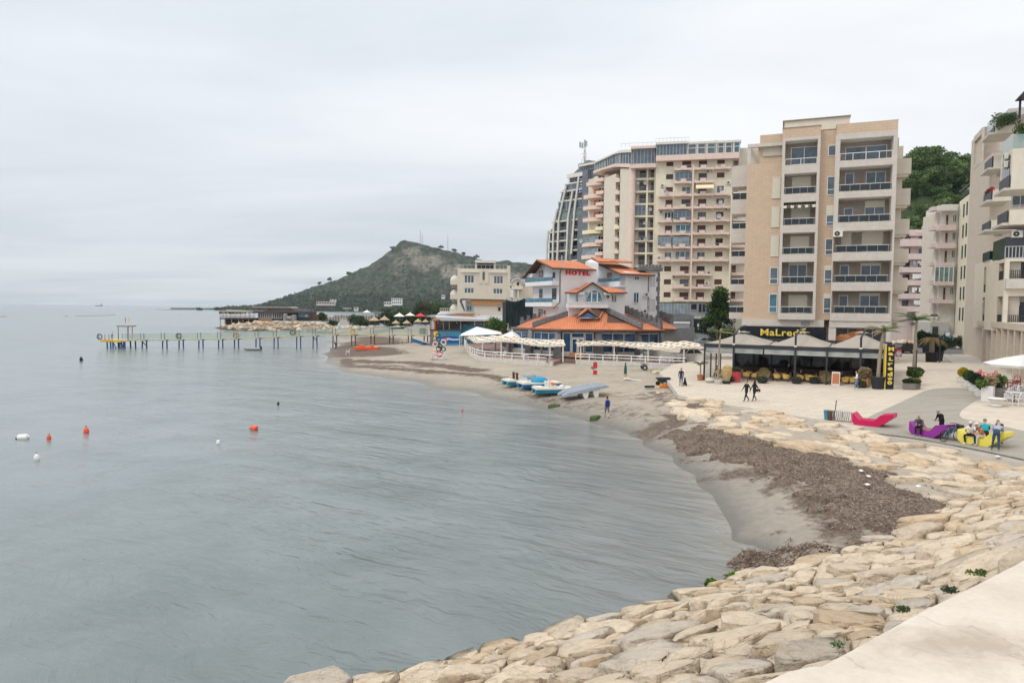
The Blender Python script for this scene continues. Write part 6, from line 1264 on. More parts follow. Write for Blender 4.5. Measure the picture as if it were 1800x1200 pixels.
for k in range(5):u=su(95)+k*.35;mb.tube([(u,.6,sw(350)),(u+.1,.6,sw(300)-.1+k*.18),(su(160),.6,sw(262)+k*.01)],.04,'frame_grey',4)
Z2 .build(mb,'railing')
mb=MB();mb.box(su(60,1),su(165,1),1,3,1,sw(720,1),'offwhite');Z2 .build(mb,'annex')
o=D(800,600,142);V=Fr((o.x,o.y,1.2),-3);V.thing('terrace_cafe','low beach cafe with orange timber fascias, dark windows and a blue painted mural wall','cafe')
vu=lambda X_,v=0,Y_=800:V.U(*cS(X_,Y_),v);vw=lambda Y_,v=0,X_=450:V.W(*cS(X_,Y_),v)
mb=MB();mb.box(vu(350,3),vu(728,3),3,13,0,vw(570,3),'cream_pale');mb.box(vu(255,4),vu(352,4),4,12,0,vw(590,4),'whiteplaster');V.build(mb,'upper_wall')
mb=MB();mb.profile([(vu(300,2.6),vw(590,2.6)),(vu(345,2.6),vw(640,2.6)),(vu(716,2.6),vw(640,2.6)),(vu(716,2.6),vw(580,2.6)),(vu(330,2.6),vw(580,2.6))],2.6,2.99,'orangewood');V.build(mb,'fascia')
mb=MB();cur=[(235,712),(205,650),(185,600),(190,572),(225,566),(345,570),(730,574)];lo_=[(730,582),(345,578),(235,580),(205,585),(208,610),(225,650),(246,708)]
mb.profile([(vu(x,2.4),vw(y,2.4))for x,y in cur+lo_],2.3,9,'dark_roofedge');V.build(mb,'curved_roof')
window(V,vu(632,2.95),vu(668,2.95),vw(710,2.95),vw(660,2.95),2.95,1,1,'greypaint','glass_dark',.12);window(V,vu(267,3.95),vu(328,3.95),vw(710,3.95),vw(648,3.95),3.95,2,1,'frame_white','glass_grey',.1);aircon(V,vu(415,2.9),vw(784,2.9),2.98,1.0)
cT=lambda X_,Y_:(740+X_/6.923,540+Y_/6.923);vt=lambda X_,v=0,Y_=200:V.U(*cT(X_,Y_),v);vz=lambda Y_,v=0,X_=450:V.W(*cT(X_,Y_),v)
mb=MB();mb.add([(vt(170,-.8),-.8,vz(120,-.8)),(vt(1035,-.8),-.8,vz(158,-.8)),(vt(1035,-.8),3,vz(132,-.8)+.55),(vt(200,-.8),3,vz(110,-.8)+.7),(vt(235,-.8),-.8,vz(157,-.8)),(vt(170,-.8),-.8,vz(120,-.8)-.2)],[(4,1,2,3,0),(0,5,4)],'roofmetal');mb.box(vt(235),vt(1035),-.85,-.7,vz(166),vz(156),'frame_grey');V.build(mb,'awning_roof')
mb=MB();mb.profile([(vt(130,-1),vz(165,-1)),(vt(172,-1),vz(118,-1)),(vt(222,-1),vz(165,-1))],-1.0,3,'orangewood');mb.box(vt(165),vt(178),-.6,-.3,vz(270),vz(165),'redorange');V.build(mb,'gable_front')
mb=MB();mb.profile([(vt(55,1),vz(110,1)),(vt(260,1),vz(78,1)),(vt(450,1),vz(62,1)),(vt(640,1),vz(55,1)),(vt(640,1),vz(72,1)),(vt(450,1),vz(76,1)),(vt(130,1),vz(122,1))],.8,9,'roofmetal');mb.profile([(vt(210,1.1),vz(112,1.1)),(vt(440,1.1),vz(76,1.1)),(vt(640,1.1),vz(72,1.1)),(vt(640,1.1),vz(118,1.1))],1.0,1.4,'orangewood');V.build(mb,'curved_roof')
mb=MB();mb.box(vt(110),vt(230),0,.3,0,vz(280),'muralgrey');mb.box(vt(232),vt(485),.02,.3,0,vz(280),'muralblue');mb.box(vt(487),vt(885),1.5,1.8,0,vz(222),'muralblue');mb.box(vt(888),vt(1035),1.4,1.8,0,vz(210),'cream_pale');V.build(mb,'mural_wall')
mb=MB();v_=-.012;mb.profile([(vt(x),vz(y))for x,y in((150,300),(175,290),(200,296),(210,325),(205,350),(178,372),(182,398),(165,395),(152,400),(150,380),(168,362),(152,330))],v_,-.002,'muralyellow')
mb.profile([(vt(x),vz(y))for x,y in((235,375),(300,345),(360,348),(420,352),(470,365),(472,436),(235,436))],-.004,.015,'muraldark');mb.profile([(vt(x),vz(y))for x,y in((235,375),(265,392),(330,372),(400,385),(465,380),(465,398),(400,405),(340,395),(300,420),(280,405),(240,428))],-.012,.002,'muralwhite')
mb.profile([(vt(x),vz(y))for x,y in((255,355),(300,335),(312,290),(322,335),(360,350),(340,356))],-.014,.003,'muralgrey');V.build(mb,'mural_painting')
mb=MB();mb.box(vt(160),vt(475),.1,.2,vz(272),vz(165),'glass_shop');mb.box(vt(487),vt(1035),1.55,1.7,vz(218),vz(162),'glass_shop');V.build(mb,'window_band')
mb=MB()
for X_ in(110,270,340,478,650,764,884,1030):mb.box(vt(X_),vt(X_+10),-.1,1.6,vz(275 if X_<480 else 222),vz(162),'timber'if X_<480 else 'offwhite')
mb.box(vt(105),vt(480),-.12,.28,vz(284),vz(270),'timber_dark');V.build(mb,'mullions')
mb=MB();mb.box(vt(230,6,40),vt(365,6,40),6,6.1,vz(52,6),vz(48,6),'offwhite');[mb.box(vt(230+22*k,6),vt(234+22*k,6),6,6.1,vz(52,6),vz(15,6),'offwhite')for k in range(7)];mb.box(vt(230,6),vt(365,6),6,6.1,vz(18,6),vz(13,6),'offwhite');mb.box(vt(228,6),vt(520,6),5.5,12,2,vz(53,6),'offwhite');V.build(mb,'terrace_railing')
mb=MB()
for X_,Y_ in((208,188),(262,195),(438,188),(500,165),(730,196),(830,196)):mb.ball((vt(X_),-.1,vz(Y_)),.12,.12,.12,'goldlight',6,4)
V.build(mb,'lamp')
o=D(893,600,128);NB=Fr((o.x,o.y,1.8),-6);NB.thing('netted_building','building site wrapped in dark green scaffold netting beside the hotel','building');nu=lambda X_,v=0:NB.U(*cS(X_,700),v);nw_=lambda Y_,v=0:NB.W(*cS(900,Y_),v)
mb=MB();nn=26;X,Wz=np.linspace(nu(728),nu(1075),nn),np.linspace(0,nw_(578),18)
for i in range(nn-1):
 for j in range(17):
  pts_=[(X[a],.35*(vn(np.array([X[a]*.6,0,Wz[c]*.45]))-.5)-(.12 if a%5==0 else 0),Wz[c]-(.35*math.sin(a*.24)if c==17 else 0))for a,c in((i,j),(i+1,j),(i+1,j+1),(i,j+1))];mb.quad(*[tuple(float(z)for z in p)for p in pts_],'netting')
mb.box(nu(733),nu(1075),.6,8,0,nw_(600),'netting');NB.build(mb,'netting');mb=MB()
for k in range(6):u=nu(735)+(nu(1070)-nu(735))*k/5;mb.tube([(u,.45,0),(u,.45,nw_(560 if k%2 else 575))],.06,'steel_dark',5)
NB.build(mb,'scaffold_pole')
o=D(905,600,150);NH=Fr((o.x,o.y,2),-4);NH.thing('gabled_house','small pale house with a rounded gable and a round vent behind the netting','house');hu3=lambda X_,v=0:NH.U(*cS(X_,400),v);hw3=lambda Y_,v=0:NH.W(*cS(860,Y_),v)
arc=[(hu3(868)+(hu3(910)-hu3(868))*math.cos(math.pi*k/12)*(1 if k<7 else 1.8),hw3(400)+(hw3(338)-hw3(400))*math.sin(math.pi*k/12))for k in range(13)]
mb=MB();mb.profile([(hu3(812),0),(hu3(925),0),(hu3(925),hw3(405))]+arc+[(hu3(812),hw3(420))],0,4,'cream_pale');mb.box(hu3(925),hu3(1050),.5,6,0,hw3(345),'cream_pale');mb.box(hu3(920),hu3(1060),.2,6,hw3(400),hw3(335),'concrete_pale');NH.build(mb,'wall')
mb=MB();mb.tube([(a,-.15,b_+.1)for a,b_ in arc],.22,'frame_grey',6);NH.build(mb,'gable_trim');mb=MB();mb.ball((hu3(870),-.02,hw3(392)),.3,.08,.45,'steel_dark',12,8);NH.build(mb,'vent')
mb=MB();mb.box(hu3(768),hu3(920),-1.2,-.05,hw3(458),hw3(444),'offwhite');mb.box(hu3(820),hu3(836),-.9,-.6,hw3(558),hw3(460),'offwhite');mb.box(hu3(860),hu3(880),-.9,-.6,hw3(558),hw3(460),'offwhite');mb.box(hu3(780),hu3(812),-1.1,-1,hw3(556),hw3(460),'muraldark')
for k in range(5):z=hw3(552)+k*(hw3(462)-hw3(552))/5;mb.box(hu3(776),hu3(814),-1.2,-1.11,z,z+.32,'whitepaint')
mb.box(hu3(720),hu3(935),-1.3,2,0,hw3(560),'concrete_pale');NH.build(mb,'porch')
# street side on the right
cR=lambda X_,Y_:(1660+X_/4.615,160+Y_/4.615);cR2=lambda X_,Y_:(1660+X_/4.615,400+Y_/4.615)
GA2=24
o=D(1710,620,98);S1=Fr((o.x,o.y,3.0),GA2);S1 .thing('apartment_house','cream slab apartment house with a plain end wall and stacked slot balconies facing the street','building')
a1=lambda X_,Y_=600,v=0:S1 .U(*cR(X_,Y_),v);b1=lambda Y_,X_=290,v=0:S1 .W(*cR(X_,Y_),v);b1b=lambda Y_,X_=260,v=0:S1 .W(*cR2(X_,Y_),v)
zt,zb=b1(296,260),b1b(800,240)
mb=MB();mb.box(0.3,a1(372)+6,0,9,zb,zt,'clad_cream');S1 .build(mb,'end_wall')
S1L=S1 .sub(0.3,0,0,GA2+90)
sl_=lambda X_,Y_,v=0:S1L.U(*cR(X_,Y_),v);slw=lambda Y_,X_,v=0:S1L.W(*cR(X_,Y_),v)
rows=[(345,550),(580,770),(800,1000),(1030,1200),(1310,1425),(1465,1640),(1685,1855)]
Lf=6.0;mb=MB();hs=[(-Lf+.5,-.7,b1(b_,205),b1(a+6,205))for a,b_ in rows];mb.wall(-Lf,0,zb,zt-.02,hs,-.25,1.8,'clad_cream','panelbeige');mb.shell(-Lf,0,-.25,1.8,zb,zt-.02,'clad_cream');S1L.build(mb,'street_wall')
for k,h_ in enumerate(hs):
 if k:rail(S1L,h_[0],h_[1],-.15,h_[2],1.0,'steel_dark',.18,.03)
 if k in(1,3,5):aircon(S1L,h_[1]-1.2,h_[2]+1.5,1.5,.8)
mb=MB();mb.box(.5,a1(372)+6,.3,9,0,zb,'clad_cream');S1 .build(mb,'ground_floor')
o=D(1790,640,76);S2=Fr((o.x,o.y,2.9),GA2);S2 .thing('balcony_house','near apartment house with staggered white balconies and rooftop plants at the right edge','building')
def box_at(F,X0,X1,Y0,Y1,y,dep,cf,name,m='cream_pale',parent=None,under=None):
 p=D(*cf(X0,Y1),y);q=D(*cf(X1,Y0),y);fr=Fr((p.x,p.y,0),GA2,F.root);u1_,z1=fr.uv(*cf(X1,Y0));z0=fr.uv(*cf(X0,Y1))[1]
 mb=MB();mb.box(0,u1_,0,dep,z0,z1,m)
 return fr,u1_,z0,z1,(fr.build(mb,name,parent)if name else None)
fr,u1_,z0,z1,_=box_at(S2,372,980,270,560,92,14,cR,None);mb=MB();mb.box(.2,14,0,14,3,z1-3,'clad_cream');fr.build(mb,'street_wall')
for k in range(5):
 window(fr,.8,1.7,z1-6.2-3.9*k,z1-4.2-3.9*k,-.02,1,1,'greypaint','glass_dark',.08,split=False);window(fr,2.6,4.4,z1-6.4-3.9*k,z1-4.0-3.9*k,-.02,2,1,'frame_grey','glass_grey',.08,split=False)
BL=[]
for k,(X0,X1,Y0,Y1,y,cf,dep)in enumerate([(415,570,272,345,84,cR,5),(400,470,520,632,88,cR,5),(392,545,790,895,87,cR,5),(380,590,1040,1135,86,cR,5),(540,760,455,800,73,cR,5),(525,760,955,1085,73,cR,5)]):
 fr,u1_,z0,z1,ob=box_at(S2,X0,X1,Y0,Y1,y,dep,cf,'balcony');BL.append((fr,u1_,z0,z1,ob))
 sF=Fr(fr.pt(0,0,0),GA2+90,S2 .root)
 mb=MB();mb.prism([(-.6,.2),(u1_,.2),(u1_,dep-.2),(-.6,dep-.2)],z0-.02,z0+.25,'concrete_pale');fr.build(mb,'soffit',ob)
 if k in(1,2,3,5):mb=MB();mb.box(-.05,u1_,.04,.1,z1+.42,z1+.48,'frame_grey');[mb.box(i*.8,i*.8+.04,.04,.1,z1,z1+.45,'frame_grey')for i in range(int(u1_/.8)+1)];fr.build(mb,'railing',ob)
 mb=MB();mb.box(-dep+.3,-.25,-.14,-.06,z0+.35,z1-.02 if k not in(4,)else z0+1.6,'steel_dark');sF.build(mb,'slot_railing',ob)
fr,u1_,z0,z1,ob=BL[0];mb=MB();mb.box(.05,u1_,.05,.09,z1,z1+1.5,'glass_balustrade');mb.box(0.0,.04,.1,4.8,z1,z1+1.5,'glass_balustrade');fr.build(mb,'glass_balustrade',ob)
fr,u1_,z0,z1,ob=BL[4];mb=MB();mb.box(.05,u1_,.05,.09,z1,z1+1.5,'glass_balustrade');mb.box(0,.04,.1,4.8,z1,z1+1.6,'glass_balustrade');fr.build(mb,'glass_balustrade',ob);mb=MB();mb.box(-.06,.0,.7,4.0,z0+.9,z1-.5,'glass_shop');fr.build(mb,'slot_opening',ob)
sF=Fr(fr.pt(0,0,0),GA2+90,S2 .root);aircon(sF,-1.6,z0+2.6,-.1,.9,ob);aircon(sF,-1.6,z0+3.5,-.1,.9,ob)
fr,u1_,z0,z1,ob=BL[2];mb=MB();leaves(mb,[(-.05,.2+.6*i,z1+.1,.28,.45,.3)for i in range(6)],500,.1,['leaf_flower','leaf_flower','leaf_mid']);fr.build(mb,'flower_box',ob)
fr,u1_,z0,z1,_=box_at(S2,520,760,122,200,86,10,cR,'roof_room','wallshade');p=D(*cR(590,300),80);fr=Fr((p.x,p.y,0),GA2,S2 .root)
mb=MB();z0,z1=fr.W(*cR(600,225)),fr.W(*cR(600,75));mb.box(.1,.3,0,.2,z0,z1,'steel_dark');mb.box(2.6,2.8,-3,-2.8,z0,z1,'steel_dark');mb.box(-.2,5,-3.4,.5,z1+.003,z1+.14,'steel_dark');fr.build(mb,'roof_pergola')
for k,(X_,Y_,y,rx,h)in enumerate([(470,235,83,1.5,2.2),(545,215,83,1.3,1.9),(620,330,74,1.2,2.6),(500,240,84,1.0,1.6)]):
 q=D(*cR(X_,Y_),y);bush('roof_plant',['bushy plant behind the glass of the top left roof balcony','second bushy plant on the top roof balcony, nearer the pergola','palm like plant spilling over the glass of the near white balcony','small plant between the two roof balcony plants'][k],(q.x,q.y,q.z-h*.45),rx*.8,rx*.8,h*.85,['leaf_mid','leaf_bright','leaf_olive'],420,.15,300+k,'plants on the right hand roof balconies')
LB=[]
for k,(X0,X1,Y0,Y1,y)in enumerate([(350,480,262,815,85),(470,760,250,840,74)]):
 p=D(*cR2(X0,Y1),y);fr=Fr((p.x,p.y,0),GA2,S2 .root);z0=fr.W(*cR2(X0,Y1));z1=fr.W(*cR2(X0,Y0));u1_=max(4.0,fr.U(*cR2(X1,Y0))+1.5)
 sF=Fr(fr.pt(0,0,0),GA2+90,S2 .root);Ls=4.0 if k==0 else 3.6;hs=[]
 rws=[(310,520),(562,768)]if k==0 else[(280,420),(555,780)]
 for a,b_ in rws:hs.append((-Ls+.7,-.5,fr.W(*cR2(X0,b_)),fr.W(*cR2(X0,a))))
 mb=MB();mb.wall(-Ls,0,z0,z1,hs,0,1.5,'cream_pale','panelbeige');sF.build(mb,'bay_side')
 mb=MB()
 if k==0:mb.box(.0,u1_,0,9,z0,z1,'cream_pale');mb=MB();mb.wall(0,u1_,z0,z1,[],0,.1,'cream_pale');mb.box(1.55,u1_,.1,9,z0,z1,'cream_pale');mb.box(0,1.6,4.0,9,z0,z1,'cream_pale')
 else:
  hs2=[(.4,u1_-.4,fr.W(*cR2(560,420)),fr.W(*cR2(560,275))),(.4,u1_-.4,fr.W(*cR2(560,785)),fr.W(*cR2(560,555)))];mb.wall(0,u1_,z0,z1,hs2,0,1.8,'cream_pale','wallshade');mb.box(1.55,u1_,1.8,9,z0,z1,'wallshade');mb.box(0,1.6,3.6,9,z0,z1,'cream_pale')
  for h_ in hs2:window(fr,h_[0]+.5,h_[0]+2.0,h_[2]+.1,h_[2]+2.5,1.76,1,1,'frame_grey','glass_dark',.08,split=False);rail(fr,h_[0],h_[1],.1,h_[2],1.0,'steel_dark',.18,.03)
  aircon(fr,1.3,hs2[1][3]-1.0,1.7,.9);mb.box(.05,u1_,-.55,-.004,hs2[0][2]-1.0,hs2[0][2]+.05,'concrete_pale')
 fr.build(mb,'bay_wall');LB.append((fr,sF,z0,z1,hs,u1_))
 for h_ in hs:rail(sF,h_[0],h_[1],.1,h_[2],1.0,'steel_dark',.16,.03)
fr,sF,z0,z1,hs,u1_=LB[0];mb=MB();mb.box(-.1,u1_,.05,.1,z1,z1+1.1,'glass_rail');mb.box(-.1,-.05,.1,4,z1,z1+1.1,'glass_rail');mb.box(-.15,u1_,.0,.15,z1+1.1,z1+1.18,'frame_grey');fr.build(mb,'terrace_railing')
mb=MB()
for h_ in(hs[1],):a,c=h_[0]+.1,h_[1]-.1;mb.tube([(c,0,h_[3]),(c,-2.0,h_[2]+.7),(a,-2.0,h_[2]+.7),(a,0,h_[3])],.035,'offwhite',4)
sF.build(mb,'awning_frame')
fr,sF,z0,z1,hs,u1_=LB[1];mb=MB();mb.box(-.1,u1_,.05,.1,z1,z1+.1,'frame_grey');mb.box(0,u1_,.12,6,z1+.1,z1+2.3,'glass_shop');fr.build(mb,'loggia_shade_block');rail(fr,-.05,u1_,.02,z1+.1,1.2,'frame_grey',.3,.04);aircon(fr,.9,z1+2.2,.1,1.0)  # solid dark block stands in for the shade inside the loggia recess
a,c=P(1704,626,3.0),P(1790,668,3.0);dd=c-a;Fs=Fr((c.x,c.y,3.0),118.5,S2 .root);L=39;zc=4.6
mb=MB();mb.box(-L,14,.9,10,0,zc,'clad_cream');mb.box(-L,14,-.15,10,zc-.05,zc+.6,'clad_cream');Fs.build(mb,'ground_floor')
for k in range(10):
 u=-26+k*3.9;mb=MB();mb.box(u-.36,u+.36,-.1,.89,-1,zc-.06,'clad_cream');Fs.build(mb,'pier');window(Fs,u+.5,u+3.4,.1,zc-.4,.35,2,2,'offwhite','glass_grey'if k<5 else 'glass_shop',.12,mull=.72,name='shop_window')
mb=MB();mb.box(-L,1.5,-3.6,-.2,-1.5,.12,'concrete_pale');Fs.build(mb,'terrace')
p=D(1694,600,116);fr=Fr((p.x,p.y,3),GA2);fr.thing('shuttered_house','ochre house with green shutters between the cream slab and the white balconies','house');sF=Fr(fr.pt(0,0,0),GA2+90,fr.root)
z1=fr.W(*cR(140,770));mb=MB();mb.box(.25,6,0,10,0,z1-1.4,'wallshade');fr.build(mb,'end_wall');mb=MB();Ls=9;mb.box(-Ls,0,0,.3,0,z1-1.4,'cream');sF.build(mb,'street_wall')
window(fr,.3,5,z1-1.35,z1+.3,.3,3,1,'frame_grey','glass_dark',.1,split=False,name='attic_glazing');mb=MB();mb.box(-Ls,.0,.2,.3,z1-1.38,z1+.25,'glass_dark');mb.box(-Ls-.2,.2,-.1,6,z1+.3,z1+.45,'steel_dark');sF.build(mb,'attic_glazing')
for k in range(6):
 for u in(-1.6,-4.4):z=z1-4.6-3.6*k;(z>1)and shutter(sF,u-.45,u+.45,z,z+2.0,-.09,'greenshutter')
cQ=lambda X_,Y_:(1560+X_/4.615,340+Y_/4.615)
p=D(1648,600,124);WH=Fr((p.x,p.y,3),14);WH.thing('white_balcony_house','off white house with stacked open balconies and one green glazed balcony up the street','building')
wu=lambda X_,v=0:WH.U(*cQ(X_,600),v);ww=lambda Y_,v=0,X_=470:WH.W(*cQ(X_,Y_),v)
mb=MB();mb.box(wu(425,1.4),wu(560,1.4),1.4,10,0,ww(90,1.4),'offwhite');mb.box(wu(385,2.5),wu(440,2.5),2.5,10,0,ww(150,2.5),'cream_pale');WH.build(mb,'wall')
for k,(y0,y1)in enumerate([(80,140),(250,300),(400,445),(560,592),(715,745),(862,892)]):
 mb=MB();z0,z1=ww(y1),ww(y0);mb.box(wu(400-2*k),wu(545),0,1.39,z0,min(z1,z0+1.0),'offwhite'if k==0 else 'pinkpale');mb.box(wu(362),wu(412),.9,3,z0+.2,z0+.9,'pinkpale');p_=WH.build(mb,'balcony')
 if k:rail(WH,wu(412),wu(540),.06,z0+.5,1.0,'steel',.22,.02,p_);window(WH,wu(515,1.3),wu(545,1.3),z0+1.6,z0+3.0,1.36,2,1,'frame_white','glass_grey',.07,split=False);shutter(WH,wu(462,1.3),wu(478,1.3),z0+.5,z0+2.8,1.34,'brownshutter')
window(WH,wu(385),wu(540),ww(720),ww(592),.05,4,1,'frame_white','glass_green',.12,split=False,name='glazed_balcony')
mb=MB();mb.box(wu(365,.5),wu(520,.5),.5,8,0,ww(1045,.5),'wallshade');mb.box(wu(385,.4),wu(432,.4),.42,.49,ww(1180,.4),ww(1080,.4),'glass_shop');mb.box(wu(488,.4),wu(530,.4),.3,.49,ww(1195,.4),ww(1120,.4),'muralblue');mb.box(wu(492,.4),wu(526,.4),.27,.3,ww(1160,.4),ww(1125,.4),'whitepaint');WH.build(mb,'ground_floor')
for X_ in(388,408,428):aircon(WH,wu(X_,.4),ww(1000,.4),1.35,.7)
p=D(1590,590,150);PK=Fr((p.x,p.y,3),6);PK.thing('pink_house','pink house with long balconies hung with laundry at the end of the street','building');pu=lambda X_,v=0:PK.U(*cQ(X_,600),v);pw=lambda Y_,v=0:PK.W(*cQ(250,Y_),v)
mb=MB();mb.box(pu(60),pu(410),1.5,12,0,pw(315,1.5),'pinkpale');mb.box(pu(190),pu(365),.8,8,pw(340),pw(290),'pinkpale');mb.box(pu(230),pu(380),.7,8.2,pw(318),pw(292),'pinkpaint');PK.build(mb,'wall')
for k,(y0,y1,X0)in enumerate([(368,428,105),(488,535,110),(598,640,118),(702,745,110),(812,855,112),(915,960,120)]):
 z0,z1=pw(y1),pw(y0);mb=MB();mb.box(pu(X0),pu(405),0,.14,z0,z1,'pinkpale');mb.box(pu(X0),pu(405),.14,1.49,z0,z0+.2,'pinkpale');p_=PK.build(mb,'balcony')
 mb=MB();mb.box(pu(130,1.4),pu(180,1.4),1.42,1.49,z1+.05,z1+1.3,'glass_dark');PK.build(mb,'window');mb=MB();mb.box(pu(250,1.4),pu(330,1.4),1.42,1.49,z1-.2,z1+1.2,'glass_grey');PK.build(mb,'window')
 if k in(2,3,4,5):
  mb=MB();zl=z1+1.3;mb.bar((pu(200),-.1,zl),(pu(340),-.1,zl),.015,'steel')
  for j in range(7):u=pu(205+18*j);(j*3+k)%5 and mb.box(u,u+.55,-.12,-.09,zl-random.uniform(.5,1.1),zl,'whitepaint'if k>2 else('capblue'if j<2 else 'pinkpale'))
  PK.build(mb,'laundry',p_)
mb=MB();mb.box(pu(245),pu(380),-.5,1.4,0,pw(965),'cream_pale');mb.box(pu(300),pu(358),-.56,-.51,pw(1025),pw(980),'glass_shop');mb.box(pu(235),pu(400),-.8,1.4,pw(1062),pw(1050),'dark_roofedge');PK.build(mb,'ground_floor')
mb=MB();mb.tube([(pu(310),2,pw(275)),(pu(390),2,pw(275))],.6,'frame_grey',10);mb.box(pu(305),pu(395),2,2.2,pw(292),pw(275),'steel');PK.build(mb,'water_heater');dish(PK,pu(345),pw(342),.3,.9)
# pier
def on_ground(px,py):q=G(px,py);return q
pa_,pb_=P(222,612,0),P(752,604.5,1.0)
def pier_pt(px,z):
 n=Vector((-(pb_-pa_).y,(pb_-pa_).x,0)).normalized();q=onplane(px,590,pa_,n);q.z=z;return q
PR=thing('pier','long narrow pier on blue steel legs with a yellow platform at its sea end','pier',pa_)
def deckz(px):return float(np.interp(px,[178,222,330,420,480,590,625,760],[1.75,1.78,1.95,2.2,2.55,3.15,3.2,3.05]))
rel=lambda q:q-pa_
bx=[250,286,315,350,385,413,451,483,523,552,587,620,654,687,720,748]
ax=list(np.linspace(215,760,56));W1=Vector((0,.9,0));mb=MB()
for a,c in zip(ax[:-1],ax[1:]):
 p,q=rel(pier_pt(a,deckz(a))),rel(pier_pt(c,deckz(c)))
 for lo_,hi_,y0,y1,m_ in((-.06,.0,0,1.8,'pierdeck'),(-.28,.02,-.06,.0,'pieryellow')):
  vs=[p+Vector((0,y0,lo_)),q+Vector((0,y0,lo_)),q+Vector((0,y1,lo_)),p+Vector((0,y1,lo_))];vs+=[v+Vector((0,0,hi_-lo_))for v in vs];mb.add(vs,[(0,3,2,1),(4,5,6,7),(0,1,5,4),(1,2,6,5),(2,3,7,6),(3,0,4,7)],m_)
mb.build('deck',PR)
for k,x in enumerate(bx):
 z=deckz(x)-.28;m_='pierblue'if x<570 else 'rustpost';q=rel(pier_pt(x,z));zb=-1.5 if x<590 else-.3
 for dx in(-.38,.32):
  mb=MB();mb.tube([q+Vector((dx,.9+dx*.5,0)),q+Vector((dx*1.15,.9+dx*.6,zb-q.z))],.14,m_,6);mb.build('leg',PR)
 mb=MB();mb.box(q.x-1.1,q.x+1.1,q.y+.05,q.y+1.7,q.z-.02,q.z+.2,m_);(k in(0,9))and mb.bar(q+Vector((-.5,.8,-.1)),q+Vector((.4,.9,-1.1)),.09,m_);mb.build('crosshead',PR)
 for dx in(-.34,.34):mb=MB();mb.tube([q+Vector((dx,.02,.2)),q+Vector((dx,.02,1.65))],.06,'rustpost',5);mb.build('rail_post',PR)
mb=MB();m2_=MB();X=list(np.linspace(212,752,90))
for a,c in zip(X[:-1],X[1:]):
 sag=lambda x:1.32-.10*abs(math.sin((x-250)/34.5*math.pi));p,q=rel(pier_pt(a,deckz(a))),rel(pier_pt(c,deckz(c)))
 mb.quad(p+Vector((0,.05,.05)),q+Vector((0,.05,.05)),q+Vector((0,.05,sag(c))),p+Vector((0,.05,sag(a))),'pier_net');m2_.quad(p+Vector((0,1.75,.05)),q+Vector((0,1.75,.05)),q+Vector((0,1.75,sag(c))),p+Vector((0,1.75,sag(a))),'pier_net')
mb.build('safety_net',PR);m2_.build('safety_net',PR)
p0,p1=rel(pier_pt(177,1.75)),rel(pier_pt(218,1.75));mb=MB();mb.box(p0 .x,p1 .x+1,-1.0,4.2,p0 .z-.28,p0 .z,'pierdeck');mb.box(p0 .x,p1 .x,-1.06,-1.0,p0 .z-.45,p0 .z+.05,'yellow');mb.box(p0 .x-.06,p0 .x,-1.0,4.2,p0 .z-.4,p0 .z+.05,'pieryellow');mb.build('platform',PR)
for x in(191,197,201,213,222):
 for y in(-.6,3.4):q=rel(pier_pt(x,1.4));mb=MB();mb.tube([q+Vector((0,y,0)),q+Vector((.1,y,-3.2))],.15,'pierblue',6);mb.build('leg',PR)
mb=MB()
for a,c in((201,208),(214,219),(221,214)):mb.bar(rel(pier_pt(a,1.3))+Vector((0,-.5,0)),rel(pier_pt(c,-.4))+Vector((0,-.5,0)),.1,'pierblue')
mb.build('brace',PR)
t0,t1=rel(pier_pt(206.5,1.78)),rel(pier_pt(225,1.78))
for x,y in((t0 .x,0),(t1 .x,0),(t0 .x+.6,2.6),(t1 .x-.5,2.6)):mb=MB();mb.bar((x,y,t0 .z),(x,y,t0 .z+2.75),.07,'rustpost');mb.build('shelter_post',PR)
mb=MB();mb.box(t0 .x-.2,t1 .x+.2,-.3,2.9,t0 .z+2.7,t0 .z+2.95,'timber');mb.build('shelter_roof',PR)
for x,m_ in((220,'red'),(226.5,'yellow')):q=rel(pier_pt(x,1.78));mb=MB();mb.bar(q,q+Vector((0,0,4.6)),.04,'offwhite');mb.box(q.x,q.x+.16,q.y-.02,q.y+.02,q.z+3.6,q.z+4.6,m_);mb.build('flag',PR)
for x in(178,189,196):
 for y in(-.9,4):q=rel(pier_pt(x,1.75));mb=MB();mb.bar(q+Vector((0,y,0)),q+Vector((0,y,1.2)),.06,'rustpost');mb.build('rail_post',PR)
for k,(x,m_)in enumerate([(314.5,'darkgrey'),(416,'straw'),(515,'darkgrey'),(621,'yellow'),(181,'darkgrey')]):
 q=pier_pt(x,deckz(x)+.72);mb=MB();mb.tube([(math.cos(a)*.52,0,math.sin(a)*.52)for a in np.linspace(0,2*math.pi,19)[:-1]],.10,m_,6,closed=True);mb.bar((-.5,0,0),(.5,0,0),.02,m_);mb.bar((0,0,-.5),(0,0,.5),.02,m_)
 o=mb.build('life_ring');o.location=q+Vector((0,-.16 if x>200 else-1.2,0));tag(o,['dark life ring halfway out on the pier net','straw coloured life ring on the pier below the stilt restaurant','dark life ring on the pier net nearer the shore','bright yellow life ring on the pier above the beach','dark life ring on the end platform'][k],'life ring','life rings on the pier')
